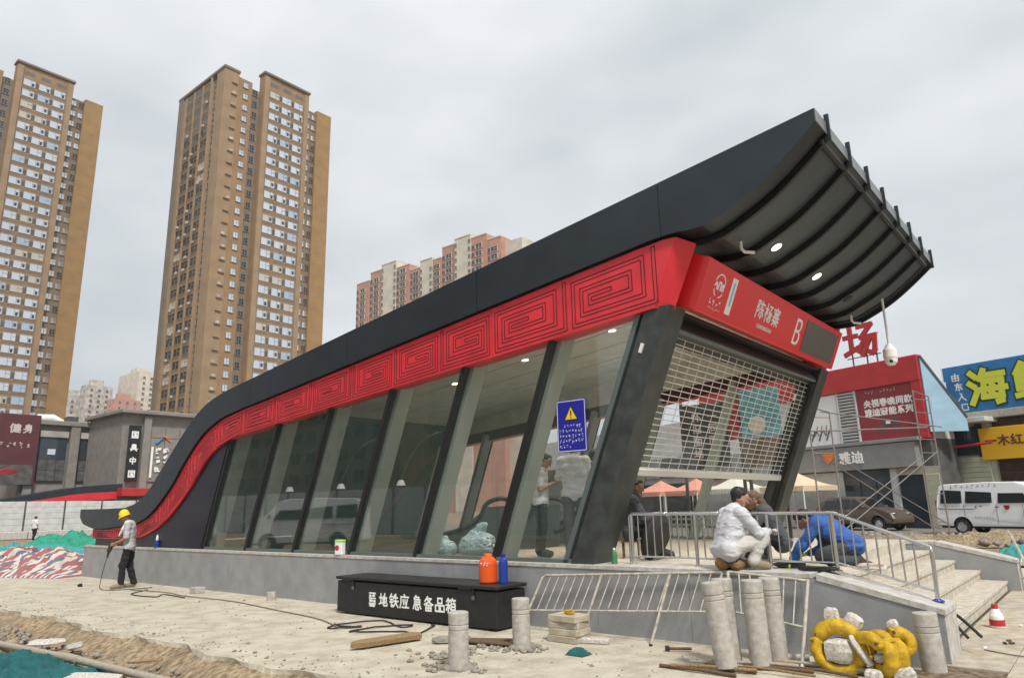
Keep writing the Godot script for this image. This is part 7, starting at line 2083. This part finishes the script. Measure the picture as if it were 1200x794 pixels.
func people() -> void:
	# worker with helmet and drill by the low end of the wall; he faces the roof's low end (-x)
	var o := thing("person", "worker in yellow helmet, grey shirt and black trousers by the granite wall", "person", Vector3(-16.2, 0, 0.75), 4.15)
	person(o, standing(1.72, {"head": Vector3(0.15, 1.56, 0.0), "sl": Vector3(0.05, 1.38, -0.17), "sr": Vector3(0.03, 1.37, 0.18), "el": Vector3(0.05, 1.09, -0.24), "er": Vector3(0.04, 1.08, 0.22), "wl": Vector3(0.29, 0.99, -0.14), "wr": Vector3(0.27, 1.0, 0.05), "kl": Vector3(0.09, 0.49, -0.11), "kr": Vector3(-0.02, 0.49, 0.10), "al": Vector3(0.09, 0.09, -0.12), "ar": Vector3(-0.14, 0.09, 0.11), "tl": Vector3(0.26, 0.045, -0.14), "tr": Vector3(0.03, 0.045, 0.13), "face": Vector3(1, -0.45, 0.1)}),
		{"skin": M.skin_tan, "shirt": M.shirt_grey, "trousers": M.trouser_black, "shoe": M.shoe, "helmet": M.helmet, "hair": M.hair, "sleeve": 0.85, "curl": 0.9, "palm_l": Vector3(0.2, -0.3, 1), "palm_r": Vector3(0.2, -0.3, -1)})
	part(o, "towel", skin_mesh([[Vector3(0.1, 1.45, -0.1), Vector3(0.16, 1.3, -0.12), 0.03, 0.03], [Vector3(0.16, 1.3, -0.12), Vector3(0.22, 1.16, -0.1), 0.03, 0.02], [Vector3(0.03, 1.47, -0.1), Vector3(0.1, 1.45, -0.1), 0.03, 0.03]], 0.012, 0.02), M.shirt_white)
	var dr := thing("power_drill", "dark power drill held by the worker in the yellow helmet", "drill", Vector3(-16.2, 0, 0.75), 4.15)
	part(dr, "drill_body", G.new().box(Vector3(0.38, 0.93, -0.05), Vector3(0.09, 0.26, 0.08), Basis(Vector3(0, 0, 1), 0.25), 0.02), M.shoe_dark)
	part(dr, "chuck", G.new().cyl(Vector3(0.41, 0.80, -0.05), Vector3(0.43, 0.68, -0.05), 0.03, 0.018), M.cable)
	part(dr, "power_cord", G.new().tube(arc3([Vector3(0.38, 0.9, -0.02), Vector3(0.46, 0.55, -0.05), Vector3(0.5, 0.2, -0.1), Vector3(0.46, 0.02, -0.2), Vector3(0.1, 0.012, -0.5), Vector3(-0.6, 0.012, -0.35)]), 0.008, 6), M.cable)
	# far walker
	o = thing("person", "distant man in white shirt and black trousers walking before the white hoarding", "person", Vector3(-59.6, 0, -10.6), 2.2)
	person(o, standing(1.72, {"kl": Vector3(0.12, 0.5, -0.1), "al": Vector3(0.1, 0.09, -0.1), "tl": Vector3(0.26, 0.05, -0.1), "ar": Vector3(-0.2, 0.1, 0.1), "tr": Vector3(-0.05, 0.045, 0.1)}), {"skin": M.skin, "shirt": M.shirt_white, "trousers": M.trouser_black, "shoe": M.shoe_dark, "hair": M.hair, "hands": true}, 0.03)
	# crouching worker in white on the coping, back to the viewer, facing the steps
	o = thing("person", "worker in white work suit squatting on the granite coping with his back turned", "person", Vector3(-2.08, 0.832, -0.14), 1.0)
	person(o, {"neck": Vector3(0.06, 0.66, 0), "head": Vector3(0.13, 0.80, 0.0), "sl": Vector3(0.05, 0.63, -0.19), "sr": Vector3(0.0, 0.62, 0.19), "el": Vector3(0.2, 0.42, -0.26), "er": Vector3(0.18, 0.40, 0.24), "wl": Vector3(0.42, 0.40, -0.14), "wr": Vector3(0.42, 0.42, 0.12), "hl": Vector3(-0.12, 0.22, -0.11), "hr": Vector3(-0.14, 0.22, 0.11), "kl": Vector3(0.27, 0.42, -0.16), "kr": Vector3(0.25, 0.36, 0.19), "al": Vector3(0.12, 0.09, -0.15), "ar": Vector3(0.1, 0.09, 0.18), "tl": Vector3(0.30, 0.045, -0.16), "tr": Vector3(0.28, 0.045, 0.2), "face": Vector3(1, -0.35, 0.25), "crown": Vector3(0.1, 1, 0)},
		{"skin": M.skin, "shirt": M.work_white, "trousers": M.work_pale, "shoe": M.shoe, "hair": M.hair, "sleeve": 1.9, "glove": M.glove_white, "curl": 0.9})
	var bg := whole("sack", skin_mesh([[Vector3(-0.14, 0.075, -0.12), Vector3(-0.12, 0.075, 0.1), 0.075, 0.075], [Vector3(0.02, 0.06, -0.12), Vector3(0.04, 0.06, 0.08), 0.06, 0.06], [Vector3(-0.12, 0.1, 0), Vector3(0.0, 0.09, 0), 0.07, 0.06]], 0.014, 0.05, null, 0.014), M.tan_bag, "brown sack under the squatting worker in white", "sack", Vector3(-2.06, 0.832, -0.08))
	# worker in blue, kneeling and reaching to the floor on the left
	o = thing("person", "worker in blue jacket kneeling and reaching down behind the steel railing", "person", Vector3(-0.98, 0.0, -0.72), PI + 0.2)
	o.position.y = 0.832
	person(o, {"neck": Vector3(0.22, 0.56, 0), "head": Vector3(0.38, 0.53, 0.02), "sl": Vector3(0.23, 0.49, -0.18), "sr": Vector3(0.19, 0.52, 0.18), "el": Vector3(0.42, 0.25, -0.22), "er": Vector3(0.22, 0.2, 0.24), "wl": Vector3(0.55, 0.08, -0.16), "wr": Vector3(0.42, 0.14, 0.18), "hl": Vector3(-0.10, 0.25, -0.11), "hr": Vector3(-0.12, 0.25, 0.11), "kl": Vector3(0.22, 0.14, -0.18), "kr": Vector3(0.22, 0.36, 0.21), "al": Vector3(-0.16, 0.08, -0.15), "ar": Vector3(0.0, 0.09, 0.2), "tl": Vector3(-0.27, 0.045, -0.15), "tr": Vector3(0.18, 0.045, 0.22), "face": Vector3(0.6, -0.8, 0), "crown": Vector3(0.8, 0.55, 0)},
		{"skin": M.skin_tan, "shirt": M.work_blue, "trousers": M.trouser_grey, "shoe": M.shoe_dark, "hair": M.hair, "sleeve": 1.8, "glove": M.lime_green, "curl": 0.7})
	o.position = Vector3(-1.06, 0.832, -0.78)
	# two people crouched on the landing beyond the worker in white
	o = thing("person", "brown haired person in dark clothes crouching on the landing before the worker in white", "person", Vector3(-2.15, 0.832, -1.55), PI + 0.5)
	var sq := {"neck": Vector3(0.1, 0.66, 0), "head": Vector3(0.2, 0.77, 0.0), "sl": Vector3(0.08, 0.62, -0.17), "sr": Vector3(0.08, 0.62, 0.17), "el": Vector3(0.24, 0.42, -0.22), "er": Vector3(0.24, 0.42, 0.22), "wl": Vector3(0.42, 0.35, -0.1), "wr": Vector3(0.42, 0.35, 0.1), "hl": Vector3(-0.12, 0.22, -0.1), "hr": Vector3(-0.12, 0.22, 0.1), "kl": Vector3(0.26, 0.42, -0.17), "kr": Vector3(0.26, 0.42, 0.17), "al": Vector3(0.1, 0.09, -0.15), "ar": Vector3(0.1, 0.09, 0.15), "tl": Vector3(0.28, 0.045, -0.16), "tr": Vector3(0.28, 0.045, 0.16), "face": Vector3(1, -0.5, 0), "crown": Vector3(0.3, 1, 0)}
	person(o, sq, {"skin": M.skin_tan, "shirt": M.trouser_grey, "trousers": M.trouser_black, "shoe": M.shoe_dark, "hair": M.hair_brown, "sleeve": 1.8, "long_hair": true})
	o = thing("person", "black haired person in dark clothes crouching farther back on the landing", "person", Vector3(-2.75, 0.832, -2.0), -0.4)
	person(o, sq, {"skin": M.skin, "shirt": M.trouser_black, "trousers": M.trouser_grey, "shoe": M.shoe_dark, "hair": M.hair, "sleeve": 1.8})
	# seated figure beside the column
	o = thing("person", "person in dark clothes sitting on the landing beside the near front column", "person", Vector3(-4.05, 0.832, -1.35), 0.5)
	person(o, {"neck": Vector3(-0.05, 0.86, 0), "head": Vector3(0.02, 1.0, 0.0), "sl": Vector3(-0.05, 0.82, -0.17), "sr": Vector3(-0.05, 0.82, 0.17), "el": Vector3(0.1, 0.56, -0.22), "er": Vector3(0.1, 0.56, 0.22), "wl": Vector3(0.32, 0.5, -0.12), "wr": Vector3(0.32, 0.5, 0.12), "hl": Vector3(-0.12, 0.36, -0.1), "hr": Vector3(-0.12, 0.36, 0.1), "kl": Vector3(0.3, 0.44, -0.14), "kr": Vector3(0.3, 0.44, 0.14), "al": Vector3(0.3, 0.09, -0.14), "ar": Vector3(0.3, 0.09, 0.14), "tl": Vector3(0.46, 0.045, -0.15), "tr": Vector3(0.46, 0.045, 0.15), "face": Vector3(1, -0.3, 0.1), "crown": Vector3(0, 1, 0)},
		{"skin": M.skin_tan, "shirt": M.trouser_grey, "trousers": M.trouser_black, "shoe": M.shoe_dark, "hair": M.hair, "sleeve": 1.8})
	var st := thing("stool", "low wooden stool under the person sitting beside the column", "stool", Vector3(-4.16, 0.832, -1.30), 0.5)
	part(st, "seat", G.new().box(Vector3(0, 0.235, 0), Vector3(0.3, 0.03, 0.26), Basis(), 0.006), M.wood)
	for p in [[-0.11, -0.09], [0.11, -0.09], [-0.11, 0.09], [0.11, 0.09]]: part(st, "leg", G.new().box(Vector3(p[0], 0.11, p[1]), Vector3(0.03, 0.22, 0.03)), M.wood_dark)
	var bs := thing("basin", "round black basin propped upright on the landing by the railing", "basin", Vector3(-3.62, 1.16, -1.05))
	var tb := Basis(Vector3(0, 0, 1), 1.25) * Basis()
	part(bs, "bowl", G.new().lathe([Vector2(0.33, 0.0), Vector2(0.31, -0.05), Vector2(0.22, -0.12), Vector2(0, -0.13), Vector2(0, -0.11), Vector2(0.2, -0.10), Vector2(0.29, -0.04), Vector2(0.31, 0.0)], 24, Vector3.ZERO, tb), M.cable)
	part(bs, "rim", G.new().lathe([Vector2(0.345, 0.012), Vector2(0.345, -0.012), Vector2(0.31, -0.012), Vector2(0.31, 0.012), Vector2(0.345, 0.012)], 24, Vector3.ZERO, tb), M.black)
	# inside the hall
	o = thing("person", "young man in white T-shirt looking at his phone inside the glass", "person", Vector3(-5.54, 0.832, -0.95), 0.55)
	person(o, standing(1.60, {"head": Vector3(0.10, 1.45, 0), "el": Vector3(0.02, 1.02, -0.21), "er": Vector3(0.02, 1.02, 0.21), "wl": Vector3(0.24, 1.12, -0.08), "wr": Vector3(0.25, 1.12, 0.06), "face": Vector3(1, -0.7, 0)}), {"skin": M.skin, "shirt": M.shirt_white, "trousers": M.trouser_black, "shoe": M.shoe_dark, "hair": M.hair, "sleeve": 0.75, "curl": 0.7, "palm_l": Vector3(0, 0.6, 1), "palm_r": Vector3(0, 0.6, -1)})
	var ph := thing("phone", "dark phone in the hands of the young man inside the glass", "phone", Vector3(-5.54, 0.832, -0.95), 0.55)
	part(ph, "case", G.new().box(Vector3(0.335, 1.19, -0.01), Vector3(0.012, 0.15, 0.075), Basis(Vector3(0, 0, 1), -0.6), 0.004), M.black)
	o = thing("person", "man in white T-shirt and grey trousers with his back to the blue warning sign", "person", Vector3(-5.02, 0.832, -1.15), 2.1)
	person(o, standing(1.80, {"el": Vector3(0.05, 1.14, -0.26), "er": Vector3(0.05, 1.14, 0.26), "wl": Vector3(0.24, 1.06, -0.2), "wr": Vector3(0.24, 1.06, 0.2)}), {"skin": M.skin, "shirt": M.shirt_white, "trousers": M.trouser_grey, "shoe": M.shoe_dark, "hair": M.hair, "sleeve": 0.8, "curl": 0.5})
	o = thing("person", "black haired man in grey shirt standing beyond the man with his back turned", "person", Vector3(-4.95, 0.832, -1.65), 0.7)
	person(o, standing(1.66), {"skin": M.skin, "shirt": M.trouser_grey, "trousers": M.trouser_black, "shoe": M.shoe_dark, "hair": M.hair, "sleeve": 1.6, "curl": 0.4})

func _ready() -> void:
	setup()
	materials()
	grounds()
	plinth()
	station()
	skyline()
	left_street()
	right_street()
	opposite_side()
	supply_box()
	bollards()
	barriers()
	left_works()
	right_works()
	clutter()
	people()
